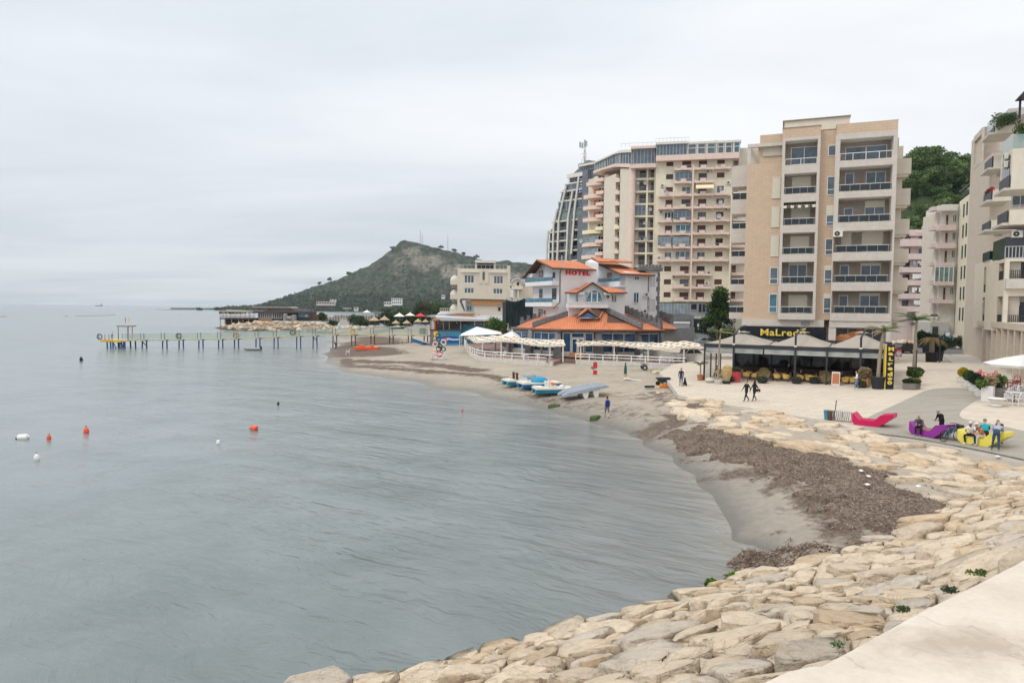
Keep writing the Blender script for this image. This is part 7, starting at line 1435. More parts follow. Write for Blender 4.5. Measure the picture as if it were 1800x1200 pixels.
 # buoys, dinghy, boats
def buoy(label,px,py,kind,m_,s_):
 q=P(px,py,0);mb=MB()
 if kind=='ball':mb.lathe([(.02,-.25*s_),(.26*s_,-.1*s_),(.33*s_,.2*s_),(.28*s_,.5*s_),(.14*s_,.72*s_),(.05*s_,.78*s_)],m_,k=14);mb.tube([(.1*s_*math.cos(a),0,.84*s_+.1*s_*math.sin(a))for a in np.linspace(0,6.28,9)[:-1]],.03*s_,'rubber',5,closed=True)
 else:mb.tube([(-s_,0,.05),(-s_*.8,0,.1),(s_*.8,0,.1),(s_,0,.05)],[.1,.22,.22,.1],m_,10);mb.tube([(-s_-.15,0,.05),(-s_,0,.05)],.05,'rubber',5)
 o=mb.build('buoy');o.location=q;o.rotation_euler=(0,random.uniform(-.1,.1),random.uniform(-.3,.3));tag(o,label,'buoy','buoys floating in the bay')
for a in[('black round buoy off the pier head',143,634,'ball','rubber',1.0),('orange red buoy nearer the left edge',86,772,'ball','redorange',.55),('tall red buoy right of its paler neighbour',152,761,'ball','redorange',.72),('white round buoy nearest to the viewer',65,808,'ball','whitepaint',.6),('white round buoy alone in mid bay',384,780,'ball','whitepaint',.5),('long white float lying flat at far left',41,771,'log','whitepaint',.42),('orange float lying flat in mid bay',447,755,'log','redorange',.28),('small orange buoy near the beach',813,723,'ball','redorange',.36),('small black buoy in the middle of the bay',489,711,'ball','rubber',.42)]:buoy(*a[:5],a[5]*.78)
q=P(446,615.5,0);t_=thing('inflatable_dinghy','grey inflatable dinghy moored under the pier','dinghy',q,R(4));mb=MB()
mb.tube([(1.5,-.75,.3),(-.9,-.75,.3),(-1.6,-.4,.42),(-1.8,0,.48),(-1.6,.4,.42),(-.9,.75,.3),(1.5,.75,.3)],[.2,.3,.3,.3,.3,.3,.2],'dinghy',10);mb.box(-1.2,1.3,-.55,.55,.05,.15,'dinghy');mb.build('hull',t_)
mb=MB();mb.box(1.25,1.6,-.18,.18,.2,.85,'steel_dark');mb.build('outboard_motor',t_)
def pedal_boat(label,px,py,rz,trim,cover=None,seats='boatwhite',L=4.0,tilt=0,gcol='boatwhite'):
 q=G(px,py);t_=thing('pedal_boat',label,'pedal boat',q,rz,'pedal boats drawn up on the sand')
 for sy in(-.62,.62):
  mb=MB();n_=9;vs=[];fs=[]
  for i in range(n_):
   x=-L/2+L*i/(n_-1);k=math.sin(math.pi*min(1,.18+.82*i/(n_-1)*1.12))**.45 if i<n_-1 else .22;z0=.05+(.16 if i==n_-1 else .04 if i==0 else 0);w_=.34*max(.35,k)
   vs+=[(x,sy-w_,.55),(x,sy-w_*.8,.18),(x,sy,z0),(x,sy+w_*.8,.18),(x,sy+w_,.55)]
  for i in range(n_-1):
   for j in range(4):fs.append((i*5+j,i*5+5+j,i*5+6+j,i*5+1+j))
  fs+=[(0,1,2,3,4),tuple(range(n_*5-1,n_*5-6,-1))];mb.add(vs,fs,trim);mb.build('hull',t_,smooth=False)
 mb=MB();mb.prism([(-L/2,-1.0),(L/2-.5,-1.0),(L/2,-.75),(L/2,.75),(L/2-.5,1.0),(-L/2,1.0)],.52,.66,gcol);mb.box(-L/2+.1,-L/2+.9,-.85,.85,.66,.76,gcol);mb.build('deck',t_)
 for sy in(-.45,.45):
  if cover:break
  mb=MB();mb.profile([(-.55,.66),(.35,.66),(.3,.86),(-.3,.9),(-.55,1.25),(-.72,1.22),(-.66,.66)],sy-.3,sy+.3,seats);mb.build('seat',t_)
 mb=MB();mb.tube([(.95,-.55,.7),(1.0,-.5,.95),(1.0,.5,.95),(.95,.55,.7)],.035,'steel',6);mb.ball((.9,0,.75),.25,.5,.14,gcol,10,6);mb.build('pedal_console',t_)
 if cover:mb=MB();mb.ball((.0,0,.72),.95,.72,.5,cover,14,8);mb.build('cover',t_)
 return t_
pa1=pedal_boat('blue and white pedal boat with folded seats, farthest of the row on the sand',917,677,R(24),'boatteal',None,'boatwhite',4.0)
mb=MB();mb.profile([(-.9,.7),(-.2,.7),(-.75,1.45),(-.95,1.45)],-.6,-.45,'brownwood');mb.profile([(-.9,.7),(-.2,.7),(-.75,1.45),(-.95,1.45)],.3,.45,'brownwood');mb.ball((.9,0,.85),.9,.6,.42,'glass_pale',12,6);mb.build('folded_seat',pa1)
pedal_boat('blue pedal boat under a bright blue cover, middle of the row on the sand',948,682,R(22),'boatblue','coverblue','boatwhite',4.4)
pb1=pedal_boat('turquoise pedal boat with an orange bag beside the overturned grey boat',972,692,R(12),'boatteal',None,'boatwhite',3.9);mb=MB();mb.ball((-.2,-.3,1.0),.3,.25,.22,'orange',10,6);mb.build('bag',pb1)
t_=thing('overturned_boat','grey twin hulled pedal boat lying upside down on its white seats','pedal boat',G(1024,697),R(14))
for sy in(-.7,.55):
 mb=MB();n_=10;vs=[];fs=[]
 for i in range(n_):
  f=i/(n_-1);x=-2.3+4.6*f;zc=.12+.95*f-.12*f*f;w_=.42*(1-abs(2*f-1)**4*.55);h_=.48*(1-abs(2*f-1)**5*.6)
  vs+=[(x,sy-w_,zc),(x,sy-w_*.85,zc+h_*.6),(x,sy-w_*.25,zc+h_),(x,sy+w_*.25,zc+h_),(x,sy+w_*.85,zc+h_*.6),(x,sy+w_,zc)]
 for i in range(n_-1):
  for j in range(6):fs.append((i*6+j,i*6+(j+1)%6,i*6+6+(j+1)%6,i*6+6+j))
 fs+=[tuple(range(6)),tuple(range(n_*6-1,n_*6-7,-1))];mb.add(vs,fs,'boatgrey');mb.build('hull',t_)
mb=MB();mb.add([(-2.1,-.7,.2),(-2.1,.6,.2),(2.1,.6,1.0),(2.1,-.7,1.0)],[(0,1,2,3),(3,2,1,0)],'boatgrey');mb.build('deck',t_)
for x in(-.1,.95):mb=MB();z=.5+x*.2;mb.profile([(x-.35,z+.1),(x+.4,z+.22),(x+.22,-.05),(x-.08,-.05)],-1.05,-.55,'boatwhite');mb.profile([(x-.35,z+.1),(x+.4,z+.22),(x+.22,-.05),(x-.08,-.05)],.2,.8,'boatwhite');mb.build('seat',t_)
t_=thing('red_pedal_boat','bright orange red pedal boat with orange seats on the seagrass by the pier','pedal boat',G(646,615),R(2));mb=MB()
mb.profile([(-2.6,.45),(-2.2,.05),(2.0,.05),(2.7,.75),(2.0,.6),(-2.5,.62)],-.8,.8,'redorange');mb.build('hull',t_)
for x in(-1.1,.9):mb=MB();mb.box(x-(.5 if x<0 else .25),x+(.5 if x<0 else .25),-.6,.6,.6,1.05,'orange');mb.build('seat',t_)
def skiff(label,px,py,rz,L,m_,m2,tilt=0,z=None,grp='small boats by the pier'):
 q=G(px,py);t_=thing('rowing_boat',label,'boat',q,rz,grp);t_.rotation_euler=(0,tilt,rz);mb=MB();vs=[];fs=[];n_=9
 for i in range(n_):
  f=i/(n_-1);x=L*(f-.5);w_=.75*(1-max(0,f-.35)**2*2.2);s_=.62+.35*f*f
  vs+=[(x,-w_,s_),(x,-w_*.7,.2),(x,0,.02+.25*max(0,f-.7)),(x,w_*.7,.2),(x,w_,s_)]
 for i in range(n_-1):
  for j in range(4):fs.append((i*5+j,i*5+5+j,i*5+6+j,i*5+1+j))
 fs+=[(0,1,2,3,4)];mb.add(vs,fs,m_);mb.build('hull',t_);mb=MB()
 for sy in(1,-1):mb.tube([(L*(i/8-.5),sy*.75*(1-max(0,i/8-.35)**2*2.2),.64+.35*(i/8)**2)for i in range(9)],.07,m2,5)
 mb.build('gunwale',t_);mb=MB();[mb.box(x-.15,x+.15,-.62,.62,.42,.48,m2)for x in(-L*.25,L*.05)];mb.build('thwart',t_);return t_
skiff('blue and white boat propped bow up beside the mural',744,606,R(178),5.2,'boatblue','boatwhite',-.22);skiff('teal boat pulled up beyond the pier at the water edge',575,586.5,R(10),4.2,'boatteal','boatgrey',.05);skiff('second teal boat beside the other one beyond the pier',566,585.5,R(25),3.8,'slate','boatteal',.05);skiff('dark boat lying on the far sand beyond the pier',699,578.5,R(8),4.5,'signblack','boatwhite',0);skiff('small blue boat on the sand near the headland',626,580.5,R(-5),4.0,'muraldark','slate',0)
# far beach: thatched parasols, canopies, bushes, wind fence
def parasol(label,px,py,wd,m_,hgt,y=None,group='thatched parasols on the far beach',top=None,name='beach_parasol',fringe=False):
 q=P(px,py,1.5)if y is None else D(px,py,y);t_=thing(name,label,'parasol',q,random.uniform(0,.6),group);mb=MB();mb.tube([(0,0,0),(0,0,hgt)],.06,'timber',6);mb.build('pole',t_)
 mb=MB();h2=wd*(.38 if top is None else top);n_=10;vs=[(0,0,hgt+h2*.55)]+[(wd/2*math.cos(6.283*k/n_),wd/2*math.sin(6.283*k/n_),hgt-h2*.45+(.05 if k%2 else 0))for k in range(n_)]+[(wd*.46*math.cos(6.283*k/n_),wd*.46*math.sin(6.283*k/n_),hgt-h2*.45-.12)for k in range(n_)]
 mb.add(vs,[(0,1+k,1+(k+1)%n_)for k in range(n_)]+[(1+k,1+n_+k,1+n_+(k+1)%n_,1+(k+1)%n_)for k in range(n_)]+[tuple(range(2*n_,n_,-1))],m_);mb.lathe([(.14,0),(.02,.35)],m_,(0,0,hgt+h2*.5),6);mb.build('canopy',t_);return t_
for k,(px,py,w_)in enumerate([(658,574,3.3),(676,573,3.3),(696,577,2.6),(715,577,2.6),(735,574.5,2.6),(748,575,2.2)]):parasol(['leftmost thatched parasol on the far beach','second thatched parasol from the left on the far beach','smaller thatched parasol above the dark boat','thatched parasol between the dark boat and the green bin','pale thatched parasol close to the mural cafe','thatched parasol touching the mural cafe corner'][k],px,py,w_*1.12,'thatch',2.7 if k<2 else 2.2,232)
for k,(px,py,w_,m_)in enumerate([(702,566,3.6,'canvas_white'),(721,565,3.2,'canvas_white'),(739,566,3.4,'canvas_red'),(645,560,2.6,'canvas_white')]):parasol(['white cloth parasol left of the white one by the red','white cloth parasol beside the red one','red cloth parasol among the bushes of the far beach','white cloth parasol behind the wind fence'][k],px,py,w_*1.15,m_,2.6,244,'cloth parasols on the far beach',.3)
for k,(px,py,rx,h,m_)in enumerate([(585,572,2.0,1.9,'m'),(625,572,3.4,4.2,'m'),(640,573,2.4,2.8,'o'),(675,572,3.6,5.8,'m'),(690,572,4.4,6.6,'d'),(705,569,4.4,6.6,'d'),(722,570,4.4,4.2,'m'),(740,572,4.2,4.0,'d'),(745,566,4.0,8.4,'x'),(730,566,3.4,5.2,'d'),(763,566,6.0,7.6,'m'),(780,566,6.0,8.0,'m'),(567,563,1.6,3.0,'m'),(660,572,2.4,3.2,'o'),(714,574,3.6,2.8,'m'),(690,575,3.6,2.6,'m')]):
 bush('beach_bush',['low bush on the headland bank','round bush below the wind fence','olive bush right of the round bush under the fence','leafy bush left of the white parasols','tall dark bush behind the small thatched parasols','dark bush behind the white cloth parasol','bush between the two white cloth parasols','bush under the red parasol','tall purplish dark tree next to the mural cafe','dark bush behind the red parasol','leafy tree behind the mural cafe roof','leafy tree behind the balconies of the cream guest house','small shrub at the end of the stilt restaurant','low olive shrub beside the leftmost parasol','low green shrub in front of the white parasols','low green shrub beneath the thatched parasols'][k],D(px,py,262),rx,rx,h,{'m':['leaf_mid','leaf_dark'],'o':['leaf_olive'],'d':['leaf_dark','leaf_mid'],'x':['leaf_dark','leaf_dark','leaf_dark','leaf_red']}[m_],1500,.30,400+k,'bushes along the far beach','bush',14)
wf=thing('wind_fence','rough fence of upright reed bundles along the far beach','fence',D(588,562,290))
for k in range(62):
 px=566+k*1.62;q=D(px,563.5 if px>586 else 566,290)-wf.location;mb=MB();mb.box(q.x-.14,q.x+.14,-.08,.08,-1,(1.9 if px>586 else 1.1)+random.uniform(-.3,.3),'timber'if k%3 else 'timber_dark');mb.build('upright',wf)
mb=MB();a,c=D(598,566,262),D(614,560,262);mb.box(a.x,c.x,a.y,a.y+2.5,a.z-1,c.z,'concrete_pale');mb.box(a.x-.2,c.x+.2,a.y-.2,a.y+2.7,c.z+.003,c.z+.15,'concrete');tag(mb.build('beach_kiosk'),'low pale kiosk wall below the wind fence','kiosk')
t_=thing('garbage_container','dark green garbage container beside the pier landing','container',G(743,588));mb=MB();mb.box(-.9,.9,-.5,.5,.1,1.5,'canvas_green');mb.build('bin',t_);mb=MB();mb.profile([(-.95,1.52),(.95,1.52),(.8,1.75),(-.8,1.75)],-.55,.55,'canvas_green');mb.build('lid',t_)
a,c=G(692,606),G(722,603);t_=thing('low_railing','low rusty railing on the sand beside the propped boat','railing',a);mb=MB();d_=c-a
for z in(.45,.95):mb.bar((0,0,z),d_+Vector((0,0,z)),.05,'rustpost')
for k in range(5):mb.bar(d_*k/4+Vector((0,0,-.2)),d_*k/4+Vector((0,0,.98)),.05,'rustpost')
mb.build('bars',t_)
def plastic_chair(name,label,q,rz,m_,s_=1.0,group=None):
 t_=thing(name,label,'chair',q,rz,group);t_.scale=(s_,)*3;mb=MB();mb.profile([(-.22,.43),(.22,.41),(.22,.45),(-.22,.47)],-.22,.22,m_);mb.build('seat',t_)
 mb=MB();mb.tube([(-.22,-.2,.45),(-.29,-.19,.72),(-.31,-.1,.86),(-.31,.1,.86),(-.29,.19,.72),(-.22,.2,.45)],.025,m_,5);[mb.bar((-.23,y,.46),(-.30,y,.84),.016,m_)for y in(-.1,0,.1)];mb.build('backrest',t_)
 for sy in(-.23,.23):mb=MB();mb.tube([(-.26,sy,.66),(.1,sy,.66),(.2,sy,.62),(.21,sy,.42)],.02,m_,5);mb.build('armrest',t_)
 for x,y in((-.2,-.2),(-.2,.2),(.2,-.2),(.2,.2)):mb=MB();mb.tube([(x,y,.43),(x*1.25,y*1.2,0)],.022,m_,5);mb.build('leg',t_)
 return t_
plastic_chair('plastic_chair','lone white plastic chair on the sand near the pier',G(611,624),R(200),'whiteplastic',1.25)
t_=thing('beach_toy_stand','rack hung with striped swim rings and bright water toys on the sand','stand',G(771,632));mb=MB();mb.bar((0,0,0),(0,0,4.2),.06,'steel');mb.box(-1.2,1.2,-.5,.5,.05,.15,'steel');mb.bar((-.8,0,1.2),(.9,0,1.2),.04,'steel');mb.bar((-.6,0,2.4),(.7,0,2.4),.04,'steel');mb.build('rack',t_)
for x,z,r_,m_ in((-.1,3.7,.32,'canvas_green'),(.0,3.2,.36,'muraldark'),(.75,2.7,.38,'pinkpaint'),(-.5,2.4,.36,'pinkpaint'),(.2,2.2,.34,'canvas_green'),(.0,1.7,.36,'potblack'),(.75,1.65,.3,'canvas_green'),(-.35,1.2,.4,'pinkpaint'),(.15,.9,.4,'redplastic'),(.7,1.0,.3,'canvas_white'),(-.5,.55,.42,'pinkpale'),(.3,.45,.4,'canvas_white'),(1.0,3.0,.25,'redplastic')):mb=MB();mb.tube([(x+r_*math.cos(a),-.12,z+r_*math.sin(a))for a in np.linspace(0,6.28,13)[:-1]],r_*.36,m_,6,closed=True);mb.build('swim_ring',t_)
# hotel beach terraces
def terrace(label,outer,zf,pts_back,m_='redpaver'):
 o=[P(x,y,1.15)for x,y in outer];t_=thing('terrace_wall',label,'wall',(0,0,0));bk=[P(x,y,zf)for x,y in pts_back];poly=[(q.x,q.y)for q in o]+[(q.x,q.y)for q in bk]
 mb=MB();mb.prism(poly,.2,zf-.05,m_);mb.build('floor',t_);mb=MB()
 for a,c in zip(o[:-1],o[1:]):
  d_=(c-a).normalized();n_=Vector((-d_.y,d_.x,0))*.35;b=Vector((random.uniform(-.05,.05),random.uniform(-.05,.05),0));vs=[a-n_*.2,c-n_*.2,c+n_,a+n_];mb.add([Vector((q.x,q.y,.3))for q in vs]+[Vector((q.x,q.y,zf+.02))for q in vs],[(4,5,6,7),(0,1,5,4),(1,2,6,5),(3,0,4,7),(2,3,7,6)],'stonewhite')
 mb.build('plinth',t_);return o,t_
M('stonewhite',(.58,.55,.50),.9,.22,2.5,bump=.8,bsc=5)
def fence(label,o,zf,step=1):
 t_=thing('white_railing',label,'railing',(0,0,0));mb=MB();top=[Vector((q.x,q.y+.25,zf))for q in o]
 for z in(.45,.85):mb.tube([q+Vector((0,0,z))for q in top],.06,'whitepaint',4)
 mb.build('rails',t_)
 for a,c in zip(top[:-1],top[1:]):
  n_=max(1,int((c-a).length/1.9))
  for k in range(n_):q=a.lerp(c,k/n_);mb=MB();mb.box(q.x-.06,q.x+.06,q.y-.06,q.y+.06,zf-.05,zf+.92,'whitepaint');mb.build('post',t_)
LT=[(814,600),(816,609),(820,618),(827,627),(838,633),(852,636),(880,638),(920,641),(971,644)]
RT=[(1012,641),(1060,643),(1110,645),(1160,648),(1205,650)]
for lab,o_,bk in(('rough white plinth wall of the left beach terrace',LT,[(985,632),(1010,612),(930,606),(860,600)]),('rough white plinth wall of the right beach terrace',RT,[(1235,632),(1200,612),(1100,612),(1030,622)])):
 oo,tt=terrace(lab,o_,1.85,bk);fence('white two bar railing round the left terrace'if o_ is LT else 'white two bar railing along the right terrace',oo,1.85)
mb=MB();hp_=[P(x,y,1.8)for x,y in[(1012,633),(985,631),(930,610),(900,604)]];e9=P(1205,640,1.8);mb.prism([(hp_[0].x,hp_[0].y+.4),(e9 .x,e9 .y),(32,100),(30,112),(14,128),(-4,128),(hp_[3].x,hp_[3].y),(hp_[2].x,hp_[2].y),(hp_[1].x,hp_[1].y)],.6,1.76,'redpaver');struct(mb,'hotel_terrace_paving')
def shade(label,pts,wid,zt,posts):
 t_=thing('pergola',label,'pergola',(0,0,0));pl=[P(x,y,zt)for x,y in pts];seg=[(a,c)for a,c in zip(pl[:-1],pl[1:])];L=[0]
 for a,c in seg:L.append(L[-1]+(c-a).length)
 def at(s):i=min(len(seg)-1,max(0,int(np.searchsorted(L,s)-1)));a,c=seg[i];return a.lerp(c,(s-L[i])/max(.01,L[i+1]-L[i]))
 mb=MB();n_=int(L[-1]/.62)
 for r_ in range(6):
  for k in range(n_):
   s0,s1=L[-1]*k/n_,L[-1]*(k+.96)/n_;y0,y1=wid*(r_+.04)/6,wid*(r_+.93)/6;w0=.11*math.sin((k+r_)*math.pi/2+.6);w1=.11*math.sin((k+1+r_)*math.pi/2+.6)
   a,c=at(s0),at(s1);sl_=lambda s:.22*math.sin(s*.45)-.05
   if(k*7+r_*3)%5==0:y1-=wid*.05
   mb.quad(a+Vector((0,y0,.10*y0+w0+sl_(s0))),c+Vector((0,y0,.10*y0+w1+sl_(s1))),c+Vector((0,y1,.10*y1+w1+sl_(s1)+.05)),a+Vector((0,y1,.10*y1+w0+sl_(s0)+.05)),'canvas_cream')
 for k in range(n_):a=at(L[-1]*k/n_);c=at(L[-1]*(k+.96)/n_);z=.22*math.sin(L[-1]*k/n_*.45);mb.quad(a+Vector((0,-.02,z)),c+Vector((0,-.02,z)),c+Vector((0,-.05,z-.3+.08*(k%2))),a+Vector((0,-.05,z-.32)),'canvas_cream')
 mb.build('shade_cloth',t_)
 for x,dy in posts:q=P(x,np.interp(x,[p[0]for p in pts],[p[1]for p in pts]),zt);mb=MB();mb.box(q.x-.1,q.x+.1,q.y+dy-.1,q.y+dy+.1,1.5,zt-.05+.1*dy,'offwhite'if dy<1 else 'timber');mb.build('post',t_)
 mb=MB();[mb.tube([q+Vector((0,dy,.1*dy-.15))for q in pl],.07,'offwhite',4)for dy in(.2,wid*.9)];mb.build('beam',t_)
shade('cream woven shade pergola curving over the left beach terrace',[(816,592),(835,597),(870,599),(910,601),(950,603),(994,605)],5.2,4.1,[(820,.2),(848,.2),(881,.2),(918,.2),(967,.2),(990,.2),(870,4.7),(900,4.7),(955,4.7)])
shade('cream woven shade pergola over the right beach terrace',[(1014,605),(1060,606),(1120,607),(1180,610),(1238,612)],4.6,4.0,[(1021,.2),(1080,.2),(1140,.2),(1203,.2),(1035,4.2),(1092,4.2),(1150,4.2),(1211,4.2)])
t_=thing('party_tent','white peaked tent roof behind the left shade pergola','tent',D(838,590,118));a=[D(*q)-t_.location for q in((808,590,116),(882,587,116),(880,583,122),(812,586,122),(838,574,119))]
mb=MB();mb.add(a,[(0,1,4),(1,2,4),(2,3,4),(3,0,4)],'canvas_white');mb.build('roof',t_);[MB().tube([q,q-Vector((0,0,3.4))],.06,'offwhite',5).build('pole',t_)for q in a[:4]]
parasol('small white tent like parasol beside the left stone pier of the restaurant',900,607,4.2,'canvas_white',1.9,112,None,.2);parasol('closed cream parasol between tent and restaurant',893,606,.5,'canvas_beige',3.0,118,None,1.8)
bush('terrace_shrub','bright leafy shrub between the mural cafe and the netted building',D(873,590,124),2.4,2,3.4,['leaf_bright','leaf_mid'],1600,.2,71)
def table(name,label,q,s_,m_,group=None,h=.74):
 t_=thing(name,label,'table',q,random.uniform(0,.7),group);mb=MB();mb.lathe([(s_,h-.04),(s_,h)],m_,k=14);mb.build('tabletop',t_);mb=MB();mb.tube([(0,0,0),(0,0,h)],.035,'steel_dark',6);mb.lathe([(.25,0),(.06,.05)],'steel_dark',k=10);mb.build('pedestal',t_);return t_
base_w=None
for grp,spots in(('left',[(842,626),(855,630),(870,632),(885,632),(902,633),(925,636),(945,636),(962,638),(866,624),(890,626)]),('right',[(1075,634),(1095,636),(1103,632),(1125,637),(1150,638),(1165,640),(1180,641),(1050,634)])):
 for k,(x,y)in enumerate(spots):
  q=P(x,y-3,1.83);lab='white chair on the left shaded beach terrace'if grp=='left'else 'pale chair on the right shaded beach terrace'
  if k%3==1:table('terrace_table','dark table on the left beach terrace'if grp=='left'else 'dark table on the right beach terrace',q,.5,'slate',grp+' terrace tables')
  elif base_w is None:base_w=plastic_chair('terrace_chair',lab,q,1.0,'whiteplastic',1.15,grp+' terrace chairs')
  else:dup(base_w,q,k*1.3,lab,None,grp+' terrace chairs')
  # small things on the sand
t_=thing('lifeguard_marker','red and grey beach marker standing on the sand','marker',G(1046,658));mb=MB();mb.bar((0,0,0),(0,0,2.6),.05,'steel');mb.build('pole',t_);mb=MB();mb.box(-.25,.25,-.05,.05,.75,1.5,'red');mb.box(-.25,.25,-.06,.06,0,.5,'red');mb.profile([(-.62,.8),(-.15,.55),(-.08,.85),(-.4,1.0)],-.09,-.06,'slate');mb.build('board',t_)
t_=thing('folded_parasol','folded dark green parasol stuck in the sand','parasol',G(1099,668));mb=MB();mb.tube([(0,0,-.2),(0,0,2.0)],.03,'steel',6);mb.build('pole',t_);mb=MB();mb.lathe([(.05,.55),(.17,.7),(.15,1.3),(.06,1.9),(.01,2.05)],'canvas_green',k=9);mb.build('canopy',t_);mb=MB();mb.lathe([(.2,.5),(.24,.6),(.12,.75)],'orangewood',k=10);mb.build('valance',t_)
t_=thing('boat_trailer','galvanised boat trailer parked before the right terrace','trailer',G(1132,650),R(-4));mb=MB();mb.bar((-2.4,0,.55),(3.4,.1,.75),.05,'steel');mb.bar((-1.6,-.6,.6),(3.2,-.4,.75),.045,'steel');mb.bar((-1.6,.7,.6),(3.2,.5,.75),.045,'steel');[mb.bar((x,-.65,.62),(x,.7,.62),.045,'steel')for x in(-1.5,0,1.4,2.8)];mb.bar((3.0,0,.7),(3.0,0,1.6),.05,'steel');mb.bar((-2.2,0,.5),(-2.2,0,0),.04,'steel');mb.build('frame',t_)
for y in(-.85,.85):mb=MB();mb.tube([(0,y-.1,.36),(0,y+.1,.36)],.36,'rubber',16);mb.tube([(0,y-.12,.36),(0,y+.12,.36)],.19,'steel',12);mb.build('wheel',t_);mb=MB();mb.box(-.45,.45,y-.14,y+.14,.74,.79,'steel_dark');mb.build('mudguard',t_)
t_=thing('wheelbarrow','dark wheelbarrow beside the stones at the plaza end','wheelbarrow',G(1165,677),R(10));mb=MB();mb.profile([(-.7,.8),(.75,.8),(.5,.35),(-.3,.35)],-.35,.35,'potblack');mb.build('tub',t_);mb=MB();mb.tube([(-.55,-.05,.22),(-.55,.05,.22)],.22,'rubber',12);mb.build('wheel',t_);mb=MB();[mb.bar((-.5,y,.25),(1.1,y,.6),.03,'steel_dark')for y in(-.25,.25)];[mb.bar((.5,y,.5),(.5,y,0),.03,'steel_dark')for y in(-.25,.25)];mb.build('frame',t_)
mb=MB();mb.lathe([(.25,0),(.2,.25),(.06,.7),(.02,.8)],'yellow',k=10);mb.box(-.3,.35,-.3,.3,-.05,.03,'yellow');o=mb.build('traffic_cone');o.location=G(1163,677);tag(o,'small yellow cone beside the wheelbarrow','cone')
mb=MB();mb.box(-.55,.5,-.15,.15,0,.22,'orange');mb.box(-1.9,-.9,-.2,.2,0,.2,'potblack');mb.box(-1.0,-.5,-.3,-.1,0,.16,'capcream');o=mb.build('dumped_boards');o.location=G(1166,681);o.rotation_euler=(0,0,.15);tag(o,'heap of discarded orange and black boards by the wheelbarrow','boards')
mb=MB();mb.box(-1.0,.9,-.18,.18,.02,.10,'whitepaint');mb.box(-.9,-.3,-.3,.2,.1,.2,'whitepaint');o=mb.build('broken_board');o.location=G(1112,668);o.rotation_euler=(0,.05,-.05);tag(o,'broken white board lying on the sand near the folded parasol','board')
mb=MB();r_=np.random.default_rng(8);q0=G(1178,656)
for _ in range(900):x,y=r_.normal(0,.9),r_.normal(0,1.6);h=r_.uniform(.08,.26);a=r_.uniform(0,6.28);z=float(gz(q0 .x+x,q0 .y+y));mb.quad((q0 .x+x,q0 .y+y,z),(q0 .x+x+.04,q0 .y+y,z),(q0 .x+x+.12*math.cos(a),q0 .y+y+.12*math.sin(a),z+h),(q0 .x+x+.1*math.cos(a),q0 .y+y+.1*math.sin(a),z+h),'leaf_bright')
mb.build('grass')['kind']='stuff'
for k,(px,py)in enumerate([(974,719),(1047,740)]):me=rock_mesh([(.55,-.3),(.6,.3),(-.5,.38),(-.6,-.25)],.34,4,900+k,'moss',(0,0),.25);o=bpy.data.objects.new('mossy_block',me);COL.objects.link(o);q=P(px,py,0);o.location=(q.x,q.y,.10);o.rotation_euler=(0,0,.2+k);tag(o,['mossy green block in the shallows below the pedal boats','mossy green block at the feet of the walker with the backpack'][k],'stone','mossy blocks at the water edge')
for k,(px,py,s_)in enumerate([(1302,1016,.30),(1288,1021,.22),(1250,1031,.2)]):mb=MB();q=P(px,py,.12);leaves(mb,[(0,0,.1,s_,s_*.6,.16)],700,.07,['algae']);o=mb.build('sea_lettuce');o.location=q;tag(o,['bright green seaweed on the rocks at the corner of the beach','small tuft of green seaweed next to the larger one','thin green seaweed on the wet boulders farther left'][k],'seaweed','green seaweed tufts')
for k,(px,py,w_,m_)in enumerate([(1513,838,.13,'whitepaint'),(1526,848,.12,'whitepaint'),(1524,863,.16,'whitepaint'),(1557,849,.25,'blackcloth'),(1613,866,.13,'whitepaint'),(1595,804,.25,'muralblue'),(1433,757,.25,'rustpost'),(1753,807,.13,'whitepaint')]):mb=MB();mb.add([(-w_*.6,-.12,.0),(w_*.5,-.15,.03),(w_*.6,.14,.02),(-w_*.4,.15,.0),(0,.0,.07)],[(0,1,4),(1,2,4),(2,3,4),(3,0,4)],m_);o=mb.build('litter');q=G(px,py);o.location=q+Vector((0,0,.30 if 1480<px<1660 and py>820 else .16));tag(o,['crumpled white litter on the seagrass, upper left scrap','white scrap just right of the upper left litter','white scrap lowest of the three on the seagrass','black rag lying on the seagrass','pale scrap near the right end of the seagrass','blue plastic scrap among the flat stones','rusty can on the flat stones below the blue bin','white scrap on the dusty ground below the yellow bench'][k],'litter','litter on the seagrass'if k<5 else None)
# people: one skinned body each, hair, caps and bags as pieces of their own
POSE={}
def _pose(**k):
 d=dict(pel=(0,0,.95),wai=(0,0,1.10),che=(0,.0,1.30),nec=(0,.0,1.47),chi=(0,.03,1.55),hea=(0,.02,1.66),hl=(-.09,0,.92),hr=(.09,0,.92),kl=(-.10,.02,.50),kr=(.10,.02,.50),al=(-.10,-.02,.09),ar=(.10,-.02,.09),tl=(-.11,.15,.03),tr=(.11,.15,.03),sl=(-.18,0,1.41),sr=(.18,0,1.41),el=(-.24,-.03,1.13),er=(.24,-.03,1.13),wl=(-.25,.06,.89),wr=(.25,.06,.89))
 d.update(k);return d
POSE['stand']=_pose()
POSE['walk']=_pose(kl=(-.10,.20,.52),al=(-.10,.30,.12),tl=(-.11,.46,.08),kr=(.10,-.06,.50),ar=(.10,-.34,.16),tr=(.11,-.22,.04),el=(-.24,-.14,1.15),wl=(-.25,-.16,.92),er=(.24,.10,1.15),wr=(.24,.25,.95))
POSE['walkfold']=_pose(kl=(-.10,.12,.51),al=(-.10,.14,.10),tl=(-.11,.30,.04),kr=(.10,-.02,.50),ar=(.10,-.20,.12),tr=(.11,-.06,.03),el=(-.25,.04,1.14),wl=(-.06,.22,1.16),er=(.25,.04,1.14),wr=(.06,.24,1.12))
